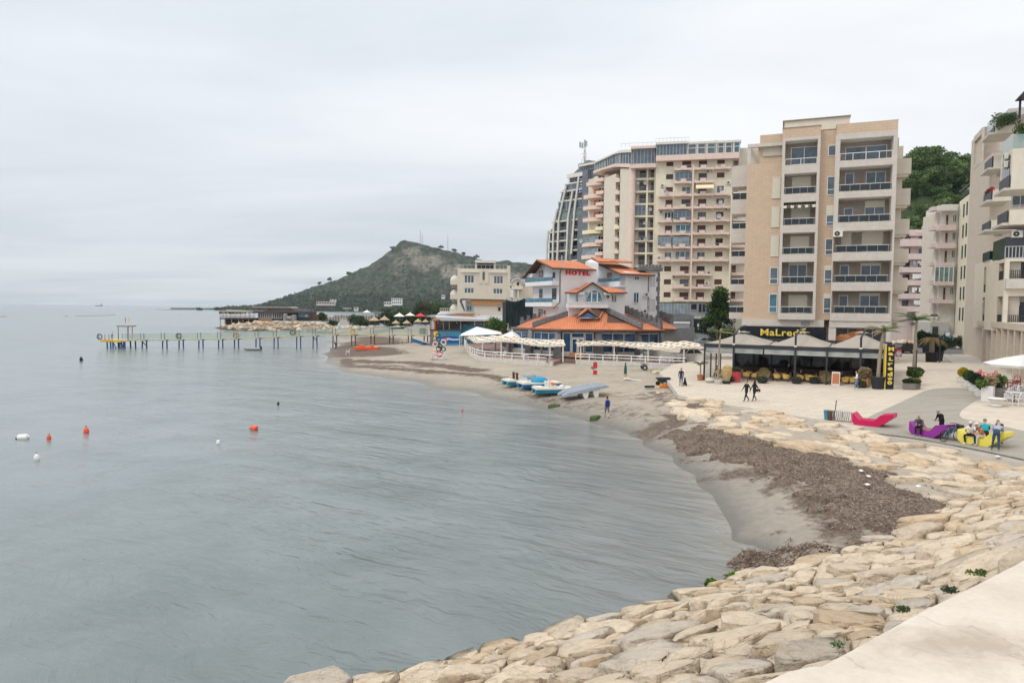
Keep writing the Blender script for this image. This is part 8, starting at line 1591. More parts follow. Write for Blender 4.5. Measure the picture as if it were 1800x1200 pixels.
_s=lambda dz,b=.08,**k:_pose(pel=(0,0,dz+.06),wai=(0,.0,dz+.2),che=(0,b,dz+.40),nec=(0,b*1.6,dz+.57),chi=(0,b*1.9+.05,dz+.64),hea=(0,b*1.9+.06,dz+.75),hl=(-.10,.02,dz+.05),hr=(.10,.02,dz+.05),kl=(-.14,.42,dz+.06),kr=(.14,.42,dz+.06),al=(-.14,.44,.09),ar=(.14,.40,.09),tl=(-.16,.60,.03),tr=(.16,.56,.03),sl=(-.18,b*1.3,dz+.52),sr=(.18,b*1.3,dz+.52),el=(-.24,b+.12,dz+.28),er=(.24,b+.12,dz+.28),wl=(-.10,b+.34,dz+.24),wr=(.10,b+.34,dz+.24),**k)
POSE['sit']=_s(.45);POSE['sitfwd']=_s(.50,.17);POSE['sitapart']=dict(_s(.50,.12),kl=(-.26,.38,.54),kr=(.26,.36,.54),al=(-.30,.40,.09),ar=(.22,.30,.09),tl=(-.36,.54,.03),tr=(.28,.46,.03))
POSE['lean']=_pose(pel=(0,0,.94),wai=(0,.12,1.06),che=(0,.36,1.18),nec=(0,.52,1.27),chi=(0,.60,1.29),hea=(0,.68,1.34),kl=(-.12,-.06,.50),kr=(.12,-.05,.50),al=(-.16,-.16,.09),ar=(.16,-.22,.09),tl=(-.18,.0,.03),tr=(.18,-.06,.03),sl=(-.18,.44,1.22),sr=(.18,.44,1.22),el=(-.24,.50,.98),er=(.24,.50,.98),wl=(-.12,.72,.95),wr=(.12,.72,.95))
POSE['bend']=_pose(che=(0,.12,1.28),nec=(0,.2,1.43),chi=(0,.27,1.48),hea=(0,.29,1.58),sl=(-.18,.14,1.38),sr=(.18,.14,1.38),el=(-.22,.2,1.1),er=(.22,.2,1.1),wl=(-.1,.4,1.02),wr=(.1,.4,1.02))
BONE=[('pel','wai',1),('wai','che',0),('che','nec',0),('nec','chi',3),('chi','hea',3),('pel','hl',1),('pel','hr',1),('hl','kl',1),('hr','kr',1),('kl','al',4),('kr','ar',4),('al','tl',2),('ar','tr',2),('che','sl',0),('che','sr',0),('sl','el',0),('sr','er',0),('el','wl',5),('er','wr',5)]
RAD=dict(pel=(.155,.115),wai=(.15,.105),che=(.165,.115),nec=(.058,.058),chi=(.066,.078),hea=(.080,.096),hl=(.10,.10),hr=(.10,.10),kl=(.062,.062),kr=(.062,.062),al=(.042,.042),ar=(.042,.042),tl=(.036,.028),tr=(.036,.028),sl=(.072,.07),sr=(.072,.07),el=(.045,.045),er=(.045,.045),wl=(.029,.026),wr=(.029,.026))
def person(label,loc,face,pose,top,bot,shoe='potblack',hair='hairdark',skin='skin',sleeves=True,shorts=False,cap=None,h=1.72,slim=1.0,scarf=False,group=None,low=False):
 J=POSE[pose];t_=thing('person',label,'person',loc,R(face),group);k=h/1.76;t_.scale=(k,k,k)
 names=list(RAD);ix={n:i for i,n in enumerate(names)}
 me=bpy.data.meshes.new('skel');me.from_pydata([J[n]for n in names],[(ix[a],ix[b])for a,b,_ in BONE],[]);so_=bpy.data.objects.new('skel',me);COL.objects.link(so_)
 md=so_.modifiers.new('Skin','SKIN');sk=me.skin_vertices[0].data
 for n in names:sk[ix[n]].radius=(RAD[n][0]*slim,RAD[n][1]*slim)
 sk[0].use_root=True;sb=so_.modifiers.new('Sub','SUBSURF');sb.levels=sb.render_levels=1 if low else 2
 ev=so_.evaluated_get(bpy.context.evaluated_depsgraph_get());m2=ev.to_mesh();co=np.array([v.co[:]for v in m2 .vertices]);fc=[tuple(p.vertices)for p in m2 .polygons];ev.to_mesh_clear();bpy.data.objects.remove(so_)
 mats=[top,bot,shoe,skin,skin if shorts else bot,top if sleeves else skin];mb=MB()
 cen=np.array([co[list(f)].mean(0)for f in fc]);best=np.full(len(cen),1e9);mi=np.zeros(len(cen),int)
 for a,b,m_ in BONE:
  A,B_=np.array(J[a]),np.array(J[b]);d=B_-A;tt=np.clip(((cen-A)@d)/(d@d),0,1);rr_=RAD[a][0]*(1-tt)+RAD[b][0]*tt;dd=np.linalg.norm(cen-A-tt[:,None]*d,axis=1)-rr_
  mm=np.full(len(cen),m_)
  if shorts and(a,b)in(('kl','al'),('kr','ar')):mm=np.where(tt<.12,1,4)
  if not sleeves and(a,b)in(('sl','el'),('sr','er')):mm=np.where(tt<.6,0,5)
  u=dd<best;best=np.where(u,dd,best);mi=np.where(u,mm,mi)
 b0=len(mb.v);mb.v.extend(map(tuple,co))
 for f,m_ in zip(fc,mi):mb.f.append(tuple(b0+i for i in f));mb.m.append(mb.mi(mats[m_]))
 hd=Vector(J['hea']);up=(hd-Vector(J['chi'])).normalized();fw=Vector((0,1,0));fw=(fw-up*fw.dot(up)).normalized();rt=fw.cross(up);c=hd-up*.01
 at=lambda x,y,z:c+rt*x+fw*y+up*z
 mb.ball(at(0,0,.01),.079,.098,.108,skin,12,8)
 mb.add([at(-.013,.088,-.03),at(.013,.088,-.03),at(0,.120,-.028),at(0,.092,.022)],[(0,1,2),(1,3,2),(3,0,2)],skin)
 for s_ in(-1,1):mb.ball(at(.033*s_,.083,.012),.013,.010,.009,'eyewhite',6,4);mb.ball(at(.033*s_,.092,.012),.006,.004,.006,'hairdark',5,3);mb.ball(at(.082*s_,.0,-.005),.014,.024,.034,skin,6,4)
 mb.ball(at(0,.086,-.058),.026,.010,.008,'lips',6,4)
 for w_,e_ in(('wl','el'),('wr','er')):
  W_0=Vector(J[w_]);d=(W_0-Vector(J[e_])).normalized();a=d.cross(Vector((0,1,0))).normalized()if abs(d.y)<.9 else d.cross(Vector((0,0,1))).normalized();n_=a.cross(d);s_=-1 if w_=='wl'else 1
  mb.tube([W_0-d*.01,W_0+d*.05,W_0+d*.09],[.026,.036,.030],skin,7)
  for i,L in enumerate((.068,.078,.073,.056)):o_=W_0+d*.085+a*(i-1.5)*.019;mb.tube([o_,o_+d*L*.55+n_*.008,o_+d*L*.9+n_*.03],[.0095,.0088,.006],skin,5)
  o_=W_0+d*.03+a*s_*-.03;mb.tube([o_,o_+d*.035-a*s_*.022+n_*.012,o_+d*.062-a*s_*.026+n_*.022],[.012,.010,.007],skin,5)
 mb.build('body',t_,None,True)
 mh=MB()
 if scarf:mh.ball(at(0,-.015,.015),.098,.115,.128,scarf,12,8);mh.tube([at(0,-.02,-.06),at(0,-.03,-.16)],[.10,.14],scarf,10);mh.build('headscarf',t_,None,True)
 elif cap:mh.lathe([(.098,.03),(.100,.07),(.085,.115),(.04,.135),(.005,.138)],cap,tuple(c-Vector((0,.005,0))),12,.95,1.1);q=at(0,.13,.045);mh.add([at(-.07,.07,.04),at(.07,.07,.04),at(.055,.16,.032),at(-.055,.16,.032),at(-.07,.07,.05),at(.07,.07,.05),at(.055,.16,.04),at(-.055,.16,.04)],[(3,2,1,0),(4,5,6,7),(2,3,7,6),(0,4,7,3),(1,2,6,5)],cap);mh.build('cap',t_,None,True)
 if hair and not scarf:
  mh=MB();mh.ball(at(0,-.018,.028),.086,.096,.098,hair,12,8)
  if slim<1:mh.ball(at(0,-.07,-.06),.08,.05,.13,hair,10,6)
  mh.build('hair',t_,None,True)
 return t_
def seat_loc(q,z):return Vector((q.x,q.y,z))
q=G(1067,735);wk=person('person walking away along the beach in grey shirt and blue shorts',q,4,'walk','shirtgrey','shortsblue','potblack','hairdark','skin',False,True,h=1.78)
mb=MB();mb.prism([(-.14,-.15),(.14,-.15),(.13,.0),(-.13,.0)],1.0,1.42,'packblue');mb.box(-.10,.10,-.21,-.151,1.03,1.22,'packblue');mb.ball((0,-.1,1.42),.15,.1,.07,'packblue',10,6);[mb.tube([(s_*.12,-.12,1.42),(s_*.13,.0,1.50),(s_*.13,.12,1.36),(s_*.15,.06,1.08),(s_*.14,-.08,.98)],.022,'packblue',5)for s_ in(-1,1)];o=mb.build('backpack');o.location=q;o.rotation_euler=(0,0,R(4));tag(o,'blue backpack on the back of the beach walker','backpack')
q=PP(1312,706);person('person in black jacket over a white shirt strolling beside a companion in black',q,112,'walk','blackcloth','blackcloth','potblack','hairdark',h=1.74)
q2=PP(1326,705);person('person in black headscarf and long black clothes carrying a handbag',q2,118,'walk','blackcloth','blackcloth','potblack',None,h=1.66,scarf='blackcloth')
mb=MB();mb.box(-.16,.16,-.06,.06,.78,1.0,'potblack');mb.tube([(-.12,0,1.0),(-.08,0,1.16),(.08,0,1.16),(.12,0,1.0)],.012,'potblack',5);o=mb.build('handbag');o.location=q2+Vector((.27,-.05,.0));tag(o,'small black handbag at the side of the person in the headscarf','handbag')
q=PP(1197,678);person('person in dark sweater and jeans standing with a black dog at the plaza end',q,150,'stand','navycloth','jeans','potblack','hairdark',h=1.74,slim=.97)
q=PP(1505.5,686);person('person in white hoodie and jeans walking past the cafe terrace',q,60,'walkfold','shirtwhite','jeanspale','whitepaint','hairdark',h=1.70)
q=PP(1204,678);t_=thing('dog','black dog sitting beside the person in dark sweater','dog',q,R(160));V_=dict(a=(0,-.22,.16),b=(0,-.08,.30),c=(0,.10,.48),n=(0,.16,.62),h=(0,.20,.74),m=(0,.34,.70),f1=(-.09,.13,.26),f2=(.09,.13,.26),p1=(-.09,.15,.03),p2=(.09,.15,.03),k1=(-.15,.02,.22),k2=(.15,.02,.22),o1=(-.14,-.12,.06),o2=(.14,-.12,.06),g1=(-.14,.06,.03),g2=(.14,.06,.03),t=(0,-.36,.08),t2=(.06,-.52,.06))
Rd=dict(a=.12,b=.14,c=.13,n=.085,h=.085,m=.04,f1=.05,f2=.05,p1=.032,p2=.032,k1=.07,k2=.07,o1=.035,o2=.035,g1=.032,g2=.032,t=.035,t2=.018);nm=list(V_);ed_=['ab','bc','cn','nh','hm'];el_=[(e[0],e[1])for e in ed_]+[('c','f1'),('c','f2'),('f1','p1'),('f2','p2'),('a','k1'),('a','k2'),('k1','o1'),('k2','o2'),('o1','g1'),('o2','g2'),('a','t'),('t','t2')]
me=bpy.data.meshes.new('skel');me.from_pydata([V_[n]for n in nm],[(nm.index(a),nm.index(b))for a,b in el_],[]);so_=bpy.data.objects.new('skel',me);COL.objects.link(so_);so_.modifiers.new('Skin','SKIN')
for i,n in enumerate(nm):me.skin_vertices[0].data[i].radius=(Rd[n],Rd[n])
me.skin_vertices[0].data[0].use_root=True;so_.modifiers.new('Sub','SUBSURF').levels=2;ev=so_.evaluated_get(bpy.context.evaluated_depsgraph_get());m2=ev.to_mesh();mb=MB();mb.add([v.co[:]for v in m2 .vertices],[tuple(p.vertices)for p in m2 .polygons],'hairdark');ev.to_mesh_clear();bpy.data.objects.remove(so_)
for s_ in(-1,1):mb.add([(s_*.03,.17,.80),(s_*.08,.18,.79),(s_*.09,.20,.70),(s_*.065,.17,.90)],[(0,1,3),(1,2,3),(2,0,3)],'hairdark')
mb.build('body',t_,None,True)
BS=.86
def bench(label,px,py,rz,m_,flip=1,board=False):
 q=PP(px,py);t_=thing('lounge_bench',label,'bench',q,rz,'coloured lounge benches');t_.scale=(BS*.86,BS,BS);pr=[(0,.27),(.27,0),(2.14,0),(3.3,.80),(3.3,1.10),(2.29,.93),(1.75,.44),(.55,.44),(.05,.92),(0,.88)]
 mb=MB();mb.profile(pr,0,1.25,m_);o=mb.build('shell',t_);bv=o.modifiers.new('Bevel','BEVEL');bv.width=.018;bv.segments=2
 mb=MB();mb.box(.6,1.72,.06,1.19,.442,.452,m_ if not board else 'orangewood'if 0 else m_);mb.build('seat',t_);return t_
def yaw(a,b):d=PP(*b)-PP(*a);return math.atan2(d.y,d.x)
by=yaw((1504,746),(1552,750))
B1=bench('crimson lounge bench standing empty next to the bike rack',1497,746,by-R(6),'crimson');B2=bench('purple lounge bench with two people and a game board',1597,762,by-R(32),'purple');B3=bench('yellow lounge bench crowded with people at the right',1682,777,by-R(22),'yellowbench')
def bl(t_,x,y,z=0):return t_.location+Matrix.Rotation(t_.rotation_euler[2],3,'Z')@Vector((x*BS*.86,y*BS,z*BS))
mb=MB();mb.box(-.42,.42,-.42,.42,0,.03,'straw');[mb.box(-.4+.1*i,-.31+.1*i,-.4+.1*j,-.31+.1*j,.03,.033,'brownwood')for i in range(8)for j in range(8)if(i+j)%2];o=mb.build('game_board');o.location=bl(B2,1.15,.62,.456);o.rotation_euler=(0,0,B2 .rotation_euler[2]);tag(o,'pale wooden game board lying on the purple bench','board')
yd=lambda t_:math.degrees(t_.rotation_euler[2])
person('person in grey jacket sitting on the front edge of the purple bench over the game',bl(B2,.75,.26,-.03),yd(B2)+205,'sitfwd','jacketgrey','blackcloth','jeanspale','hairgrey',h=1.72)
person('person in black jacket, red shirt and pale cap bending behind the purple bench',bl(B2,1.5,1.62,-.05),yd(B2)+165,'bend','blackcloth','blackcloth','potblack',None,cap='capblue',h=1.70)
person('person in white shirt and cream cap sitting on the near edge of the yellow bench',bl(B3,.85,.30,-.04),yd(B3)+190,'sitapart','shirtwhite','blackcloth','whitepaint',None,'skin_dark',False,cap='capcream',h=1.74)
person('person in orange shirt, white cap and cream trousers on the yellow bench',bl(B3,1.6,.34,-.02),yd(B3)+150,'sitfwd','shirtorange','trouserscream','shirtgrey',None,'skin',True,cap='canvas_white',h=1.70)
person('person in teal shirt and grey cap on the far side of the yellow bench',bl(B3,1.35,1.25,.02),yd(B3)+30,'sitfwd','shirtteal','navycloth','potblack',None,'skin',True,cap='capgrey',h=1.76)
person('bald person in navy jacket behind the right end of the yellow bench',bl(B3,2.15,1.75,-.12),yd(B3)+170,'bend','navycloth','navycloth','potblack',None,'skin_dark',h=1.62)
person('person in grey sweater and jeans leaning over the end of the yellow bench',bl(B3,2.95,-.55,-.03),yd(B3)+14,'lean','shirtslate','jeans','trouserscream','hairgrey',h=1.80)
t_=thing('bicycle','bicycle parked between the purple and the yellow bench','bicycle',PP(1671,775),by+R(52));
for x in(-.52,.52):mb=MB();mb.tube([(x+.32*math.cos(a),0,.33+.32*math.sin(a))for a in np.linspace(0,6.283,25)[:-1]],.022,'rubber',6,closed=True);[mb.bar((x,0,.33),(x+.31*math.cos(a),0,.33+.31*math.sin(a)),.004,'steel',3)for a in np.linspace(0,6.28,13)[:-1]];mb.ball((x,0,.33),.03,.05,.03,'steel',8,4);mb.build('wheel',t_)
mb=MB();A=dict(r=(-.52,0,.33),b=(-.08,0,.30),s=(-.2,0,.78),h=(.36,0,.80),f=(.52,0,.33));[mb.bar(A[a],A[b],.018,'shirtteal',6)for a,b in('rb','rs','bs','bh','sh','hf')];mb.build('frame',t_)
mb=MB();mb.ball((-.22,0,.90),.14,.07,.035,'rubber',10,5);mb.bar((-.2,0,.78),(-.22,0,.9),.014,'steel');mb.build('saddle',t_);mb=MB();mb.tube([(.36,0,.8),(.33,0,1.0),(.32,0,1.02)],.014,'steel',6);mb.tube([(.20,-.28,1.02),(.32,-.2,1.03),(.32,.2,1.03),(.20,.28,1.02)],.016,'rubber',6);mb.build('handlebar',t_);mb=MB();mb.box(.5,.8,-.16,.16,.72,.94,'steel_dark');mb.build('basket',t_)
q0,q1=PP(1464,739),PP(1496,742);t_=thing('bike_rack','spiral steel bike rack between the blue bin and the crimson bench','bike rack',q0);d_=q1-q0;ny_=Vector((-d_.y,d_.x,0)).normalized();mb=MB();mb.tube([d_*(i/160)+ny_*.3*math.cos(i*.33)+Vector((0,0,.36+.34*math.sin(i*.33)))for i in range(161)],.022,'steel',5);mb.bar(Vector((0,0,.72)),d_+Vector((0,0,.66)),.02,'steel');[mb.bar(d_*f,d_*f+Vector((0,0,.72)),.025,'steel')for f in(0,.5,1)];mb.build('spiral',t_)
for k,(px,py,m_,lab)in enumerate([(1454.5,737,'boatteal','blue litter bin at the edge of the plaza'),(1460,738,'brownwood','dark brown bin touching the blue litter bin')]):mb=MB();mb.lathe([(.2,0),(.25,.5),(.27,.62),(.25,.64),(.22,.6),(.2,.55)],m_,k=14);o=mb.build('litter_bin');o.location=PP(px,py);tag(o,lab,'bin','bins by the bike rack')
mb=MB();mb.bar((0,0,0),(.12,0,1.35),.03,'steel_dark',6);mb.ball((.12,0,1.36),.05,.05,.04,'steel_dark',6,4);o=mb.build('leaning_post');o.location=PP(1466,739);tag(o,'thin dark post leaning beside the bins','post')
person('person standing on the end platform of the pier',pier_pt(192,1.75)+Vector((0,1,0)),200,'stand','capcream','slate',h=1.75,low=True);person('person in dark clothes at the water edge by the pier legs',G(590,613),120,'bend','navycloth','navycloth',h=1.75,low=True)
# cafe terrace under three beige tents
q0,q1=PP(1239,667),PP(1563,680);dd=q1-q0;KF=Fr((q0 .x,q0 .y,pz(q0 .x,q0 .y)),-math.degrees(math.atan2(dd.y,dd.x)));KF.thing('cafe_canopy','long cafe terrace canopy with three beige tent roofs on a dark steel frame','canopy')
ku_=lambda px,py=640,v=0:KF.U(px,py,v);kz=lambda px,py,v=0:KF.W(px,py,v);LC=ku_(1566);hb=kz(1400,610);DP=7.2;fl=lambda u:pz(*(KF.pt(u,0,0)[:2]))-KF.o.z
mu=[0.0,ku_(1350),ku_(1456),LC];mp=[kz(1308,584,DP/2),kz(1404,584,DP/2),kz(1512,585,DP/2)]
for k in range(3):
 a,c=mu[k],mu[k+1];p=((a+c)/2,DP/2,mp[k]);t_,w_=.7,.8;e=.12;mb=MB();n_=8
 rim=[(a+(c-a)*i/n_,-.1,hb+e-.10*math.sin(math.pi*i/n_))for i in range(n_)]+[(c,-.1+DP*i/n_,hb+e-.1*math.sin(math.pi*i/n_))for i in range(n_)]+[(c-(c-a)*i/n_,DP-.1,hb+e)for i in range(n_)]+[(a,DP-.1-DP*i/n_,hb+e)for i in range(n_)]
 rings=[rim]
 for f in(.25,.5,.75,.93):rings.append([tuple(q[j]+(p[j]-q[j])*f-(.10*math.sin(math.pi*f)if j==2 else 0)for j in range(3))for q in rim])
 m=len(rim);vs=[q for r_ in rings for q in r_];fs=[(i*m+j,i*m+(j+1)%m,(i+1)*m+(j+1)%m,(i+1)*m+j)for i in range(4)for j in range(m)]+[tuple(range(4*m,5*m))]
 mb.add(vs,fs,'canvas_beige');o=KF.build(mb,'tent_roof',None,True);mb=MB();r0=[(p[0]+x*.62,p[1]+y*.62,p[2]-.0)for x,y in((-1,-.8),(1,-.8),(1,.8),(-1,.8))];mb.add(r0+[(p[0],p[1],p[2]+.16)],[(0,1,4),(1,2,4),(2,3,4),(3,0,4)],'canvas_beige');KF.build(mb,'vent_cap',o)
mb=MB();mb.box(-.12,LC+.1,-.25,0,hb-.28,hb+.08,'steel_dark');mb.box(-.14,.08,0,DP,hb-.28,hb+.06,'steel_dark');mb.box(LC-.06,LC+.12,0,DP,hb-.28,hb+.06,'steel_dark');mb.box(0,LC,DP-.1,DP+.1,hb-.28,hb+.06,'steel_dark');KF.build(mb,'beam')
for px,tall in((1239,0),(1290,1),(1398,1),(1453.5,0),(1512.5,1),(1565,0)):
 u=ku_(px);mb=MB();s_=.09 if tall else .07;mb.box(u-s_,u+s_,-.3,-.12,fl(u),hb+(1.1 if tall else 0),'steel_dark')
 if tall:mb.tube([(u,-.2,hb+1.05),(u+.25,1.6,hb+1.75),(u+.35,DP/2,hb+1.85)],.09,'steel_dark',6);mb.box(u-.12,u+.12,-.33,-.1,hb+.02,hb+.18,'offwhite')
 KF.build(mb,'post')
for u in mu[1:3]:mb=MB();mb.tube([(u,-.2,hb+.02),(u+.1,2,hb+.35),(u+.2,4,hb+.4)],.05,'steel_dark',5);KF.build(mb,'valley_cable')
vx=[0,ku_(1290),ku_(1342),ku_(1398),ku_(1453.5),ku_(1512.5),LC]
for k in range(6):
 a,c=vx[k]+.08,vx[k+1]-.08;zb=kz(1400,625)+.1-(.12 if k==0 else 0);mb=MB();n_=9
 for i in range(n_):
  f0,f1=a+(c-a)*i/n_,a+(c-a)*(i+1)/n_;y=lambda u:-.16+.03*math.sin(u*4);mb.quad((f0,y(f0),zb),(f1,y(f1),zb),(f1,y(f1),hb-.29),(f0,y(f0),hb-.29),'canvas_grey')
 mb.box(a,c,-.2,-.13,zb-.05,zb,'canvas_grey');mb.box(a,c,-.21,-.14,zb+.18,zb+.21,'frame_grey');KF.build(mb,'valance')
for v in(2.4,4.8,7.0):
 for u in(.0,LC):mb=MB();mb.box(u-.06,u+.06,v-.06,v+.06,fl(u),hb-.3,'steel_dark');KF.build(mb,'post')
mb=MB();mb.box(0,.02,.1,6.9,.1,hb-.3,'clearsheet');KF.build(mb,'side_sheet')
mb=MB();mb.box(-.1,LC+.1,0,DP+5,-1.2,-.02+fl(LC/2)*.0+.004,'potgrey');o=KF.build(mb,'floor');mb=MB();mb.box(1.4,LC,DP+.2,DP+.4,0,hb-.2,'glass_shop');mb.box(1.4,LC,DP+.1,DP+.19,0,1.0,'timber_dark');[mb.box(1.4+1.9*i,1.5+1.9*i,DP+.05,DP+.19,0,hb-.2,'steel_dark')for i in range(10)];KF.build(mb,'back_glazing');mb=MB();mb.box(3.0,LC,DP+.45,DP+5,0,hb+.3,'blackcloth');KF.build(mb,'back_room')
mb=MB();mb.box(8,13,5.6,6.2,.02,1.1,'timber_dark');mb.box(7.9,13.1,5.5,6.3,1.1,1.16,'brownwood');KF.build(mb,'bar_counter')
def cafe_chair(q,rz,lab,g):
 t_=thing('wicker_chair',lab,'chair',q,rz,g);mb=MB();mb.ball((0,0,.44),.27,.27,.07,'wicker',12,5);mb.build('seat',t_);mb=MB();n_=11;vs=[]
 for i in range(n_):a=R(70)+R(220)*i/(n_-1);h_=.80-.16*abs(2*i/(n_-1)-1)**2;r_=.30;vs+=[(r_*math.cos(a)*.85,r_*math.sin(a)*.85,.42),(r_*math.cos(a)*1.08,r_*math.sin(a)*1.08,h_)]
 mb.add(vs,[(2*i,2*i+2,2*i+3,2*i+1)for i in range(n_-1)],'wicker');mb.add([tuple(c*.94 if j<2 else c for j,c in enumerate(v))for v in vs],[(2*i+1,2*i+3,2*i+2,2*i)for i in range(n_-1)],'wicker');mb.build('backrest',t_)
 for x,y in((.17,.17),(.17,-.17),(-.17,.17),(-.17,-.17)):mb=MB();mb.bar((x*.8,y*.8,.42),(x*1.25,y*1.25,0),.014,'steel_dark',5);mb.build('leg',t_)
 return t_
cc=None
fp=lambda u,v:KF.pt(u,v,fl(u)+.006 if v<0 else .006)
for k,(px,v)in enumerate([(1275,1.0),(1312,.9),(1326,.9),(1318,2.2),(1334,2.4),(1366,.9),(1382,.9),(1374,2.6),(1407,1.0),(1422,.8),(1434,1.1),(1420,2.4),(1443,1.0),(1462,1.0),(1486,.9),(1500,1.0),(1492,2.4),(1526,1.3),(1540,2.2),(1285,2.6),(1470,2.6),(1350,3.6),(1400,3.8),(1440,3.6),(1300,3.6)]):
 q=fp(ku_(px,660,v),v);rz=[.6,.9,2.3,5.2,3.9][k%5];front=v<1.5;lab='yellow wicker chair in the front row of the cafe terrace'if front else 'yellow wicker chair deeper inside the cafe terrace';g='front row wicker chairs'if front else 'inner wicker chairs'
 if cc is None:cc=cafe_chair(q,rz,lab,g)
 else:dup(cc,q,rz,lab,1.15,g)
cc.scale=(1.15,)*3
ct=None
for k,(px,v)in enumerate([(1319,1.4),(1374,1.5),(1423,1.6),(1492,1.6),(1280,1.8),(1455,2.0),(1530,1.8)]):
 q=fp(ku_(px,655,v),v)
 if ct is None:ct=table('cafe_table','small dark round table among the yellow cafe chairs',q,.38,'brownwood','cafe tables')
 else:dup(ct,q)
for k,(px,v,t_,lab,f)in enumerate([(1279,2.2,'blackcloth','person in black seated at the left end of the cafe terrace',200),(1262,2.4,'jacketgrey','person in grey seated by the clear side sheet of the cafe',20),(1366,2.2,'shirtslate','person in pale blue seated under the middle cafe tent',100),(1407,2.4,'navycloth','person in navy seated behind the tall middle post of the cafe',170),(1394,2.6,'blackcloth','person in black seated left of the tall middle post',190),(1440,3.0,'blackcloth','person in black deep inside the cafe right of the middle post',180),(1480,3.2,'jacketgrey','person in dark grey deep inside the cafe under the right tent',160)]):
 q=fp(ku_(px,650,v),v);person(lab,q,f,'sit',t_,'jeans'if k==3 else 'navycloth',h=1.75,low=True);dup(cc,q+Vector((0,0,0)),R(f)+R(90),'yellow wicker chair deeper inside the cafe terrace',1.15,'inner wicker chairs')
person('person in dark shirt standing inside the cafe beside the tall middle post',fp(ku_(1386,650,3.2),3.2),190,'stand','blackcloth','navycloth',h=1.8,low=True)
for k,px in enumerate((1342,1450.5)):
 t_=thing('peacock_chair',['round backed rattan peacock chair behind a low planter, left of the middle post','round backed rattan peacock chair on a crate, right of the middle post'][k],'chair',fp(ku_(px),.35),KF.m.to_euler()[2]);t_.scale=(.84,)*3;mb=MB();mb.lathe([(.25,0),(.18,.3),(.38,.52),(.36,.56)],'wickerdark',k=14);mb.build('seat',t_)
 mb=MB();n_=20;ring=lambda r_,y:[(r_*math.cos(a),y+.1*abs(math.cos(a)),1.05+r_*math.sin(a))for a in np.linspace(0,6.283,n_+1)[:-1]];vs=[(0,.32,1.05)]+ring(.35,.30)+ring(.66,.18);mb.add(vs,[(0,1+i,1+(i+1)%n_)for i in range(n_)]+[(1+i,1+n_+i,1+n_+(i+1)%n_,1+(i+1)%n_)for i in range(n_)],'wickerdark');mb.tube(ring(.66,.17),.04,'wickerdark',5,closed=True);mb.build('backrest',t_)
def pot_plant(name,label,q,pr,pm,cs,lm,n,ls,seed=1,k=16,sx=1,sy=1,cat='plant',group=None):
 t_=thing(name,label,cat,q,0,group);mb=MB();mb.lathe(pr,pm,k=k,sx=sx,sy=sy);mb.build('pot',t_);mb=MB();mb.lathe([(pr[-1][0]*.88,pr[-1][1]-.08),(.01,pr[-1][1]-.05)],'soil',k=k,sx=sx,sy=sy);mb.build('soil',t_);mb=MB();leaves(mb,cs,n,ls,lm,r_=np.random.default_rng(seed));mb.build('foliage',t_);return t_
def fronds(mb,top,n,L,mats,droop,seed,up=.6):
 r_=np.random.default_rng(seed)
 for i in range(n):
  a=6.283*i/n+r_.uniform(-.2,.2);el=up*r_.uniform(.3,1.15);ln=L*r_.uniform(.8,1.1);m_=mats[int(r_.random()*len(mats))];ps=[]
  for j in range(7):f=j/6;ps.append(top+Vector((math.cos(a)*ln*f*math.cos(el*(1-f)),math.sin(a)*ln*f*math.cos(el*(1-f)),ln*(math.sin(el)*f-droop*f*f))))
  mb.tube(ps,.022,m_,4,.006);sd_=Vector((-math.sin(a),math.cos(a),0))
  for j in range(1,22):
   f=j/22*5.99;k=int(f);c=ps[k].lerp(ps[k+1],f-k);w_=.30*L/1.6*math.sin(math.pi*min(.97,.12+j/24));fw_=(ps[k+1]-ps[k]).normalized()
   for s_ in(-1,1):e=c+sd_*s_*w_+fw_*w_*.7-Vector((0,0,w_*.5));mb.add([c,c+fw_*.05,e],[(0,1,2)],m_)
def palm(label,q,h,r0,r1,lean,pot,n,L,mats,droop,seed,up=.7,group=None,z0=.5):
 t_=thing('palm_tree',label,'palm',q,0,group);mb=MB()
 if pot:mb.lathe(pot[0],pot[1],k=18);mb.build('pot',t_);mb=MB()
 top=Vector((lean,0,h));mb.tube([(lean*f*f,0,z0+(h-z0)*f)for f in np.linspace(0,1,9)],[r0+(r1-r0)*f+.012*(i%2)for i,f in enumerate(np.linspace(0,1,9))],'palmbark',9);mb.build('trunk',t_);mb=MB();fronds(mb,top,n,L,mats,droop,seed,up);mb.build('crown',t_);return t_
palm('young palm with thin pale trunk before the left end of the cafe terrace',PP(1262,674),4.9,.09,.07,.12,([(.3,0),(.38,.3),(.36,.32)],'concrete_pale'),13,1.35,['leaf_palm','leaf_bright','leaf_dry'],.35,21,1.0)
palm('palm with half dried fronds in a big black pot beside the totem sign',PP(1543,683),5.0,.15,.13,.35,([(.45,0),(.62,1.0),(.66,1.05),(.62,1.1),(.55,1.0)],'potblack'),17,1.7,['leaf_dry','leaf_palm','leaf_dry','leaf_bright'],.62,22,1.25,None,.9)
palm('green palm in a dark tub behind the mixed planters',PP(1606,655),5.4,.14,.12,.1,([(.5,0),(.62,.55),(.6,.6)],'potblack'),18,2.1,['leaf_palm','leaf_dark','leaf_palm','leaf_mid'],.5,23,1.0)
palm('short palm in a terracotta pot at the left corner post of the cafe',PP(1231,668),1.6,.07,.06,0,([(.25,0),(.34,.5),(.36,.55)],'terracotta'),14,.95,['leaf_dark','leaf_palm'],.5,24,.9)
palm('palm with a skirt of dry straw fronds among the black planters',P(1637,637,ZS),3.0,.3,.3,0,([(.62,0),(.68,1.2),(.72,1.25)],'potblack'),26,1.9,['leaf_dry','leaf_dry','straw'],.95,25,.55)
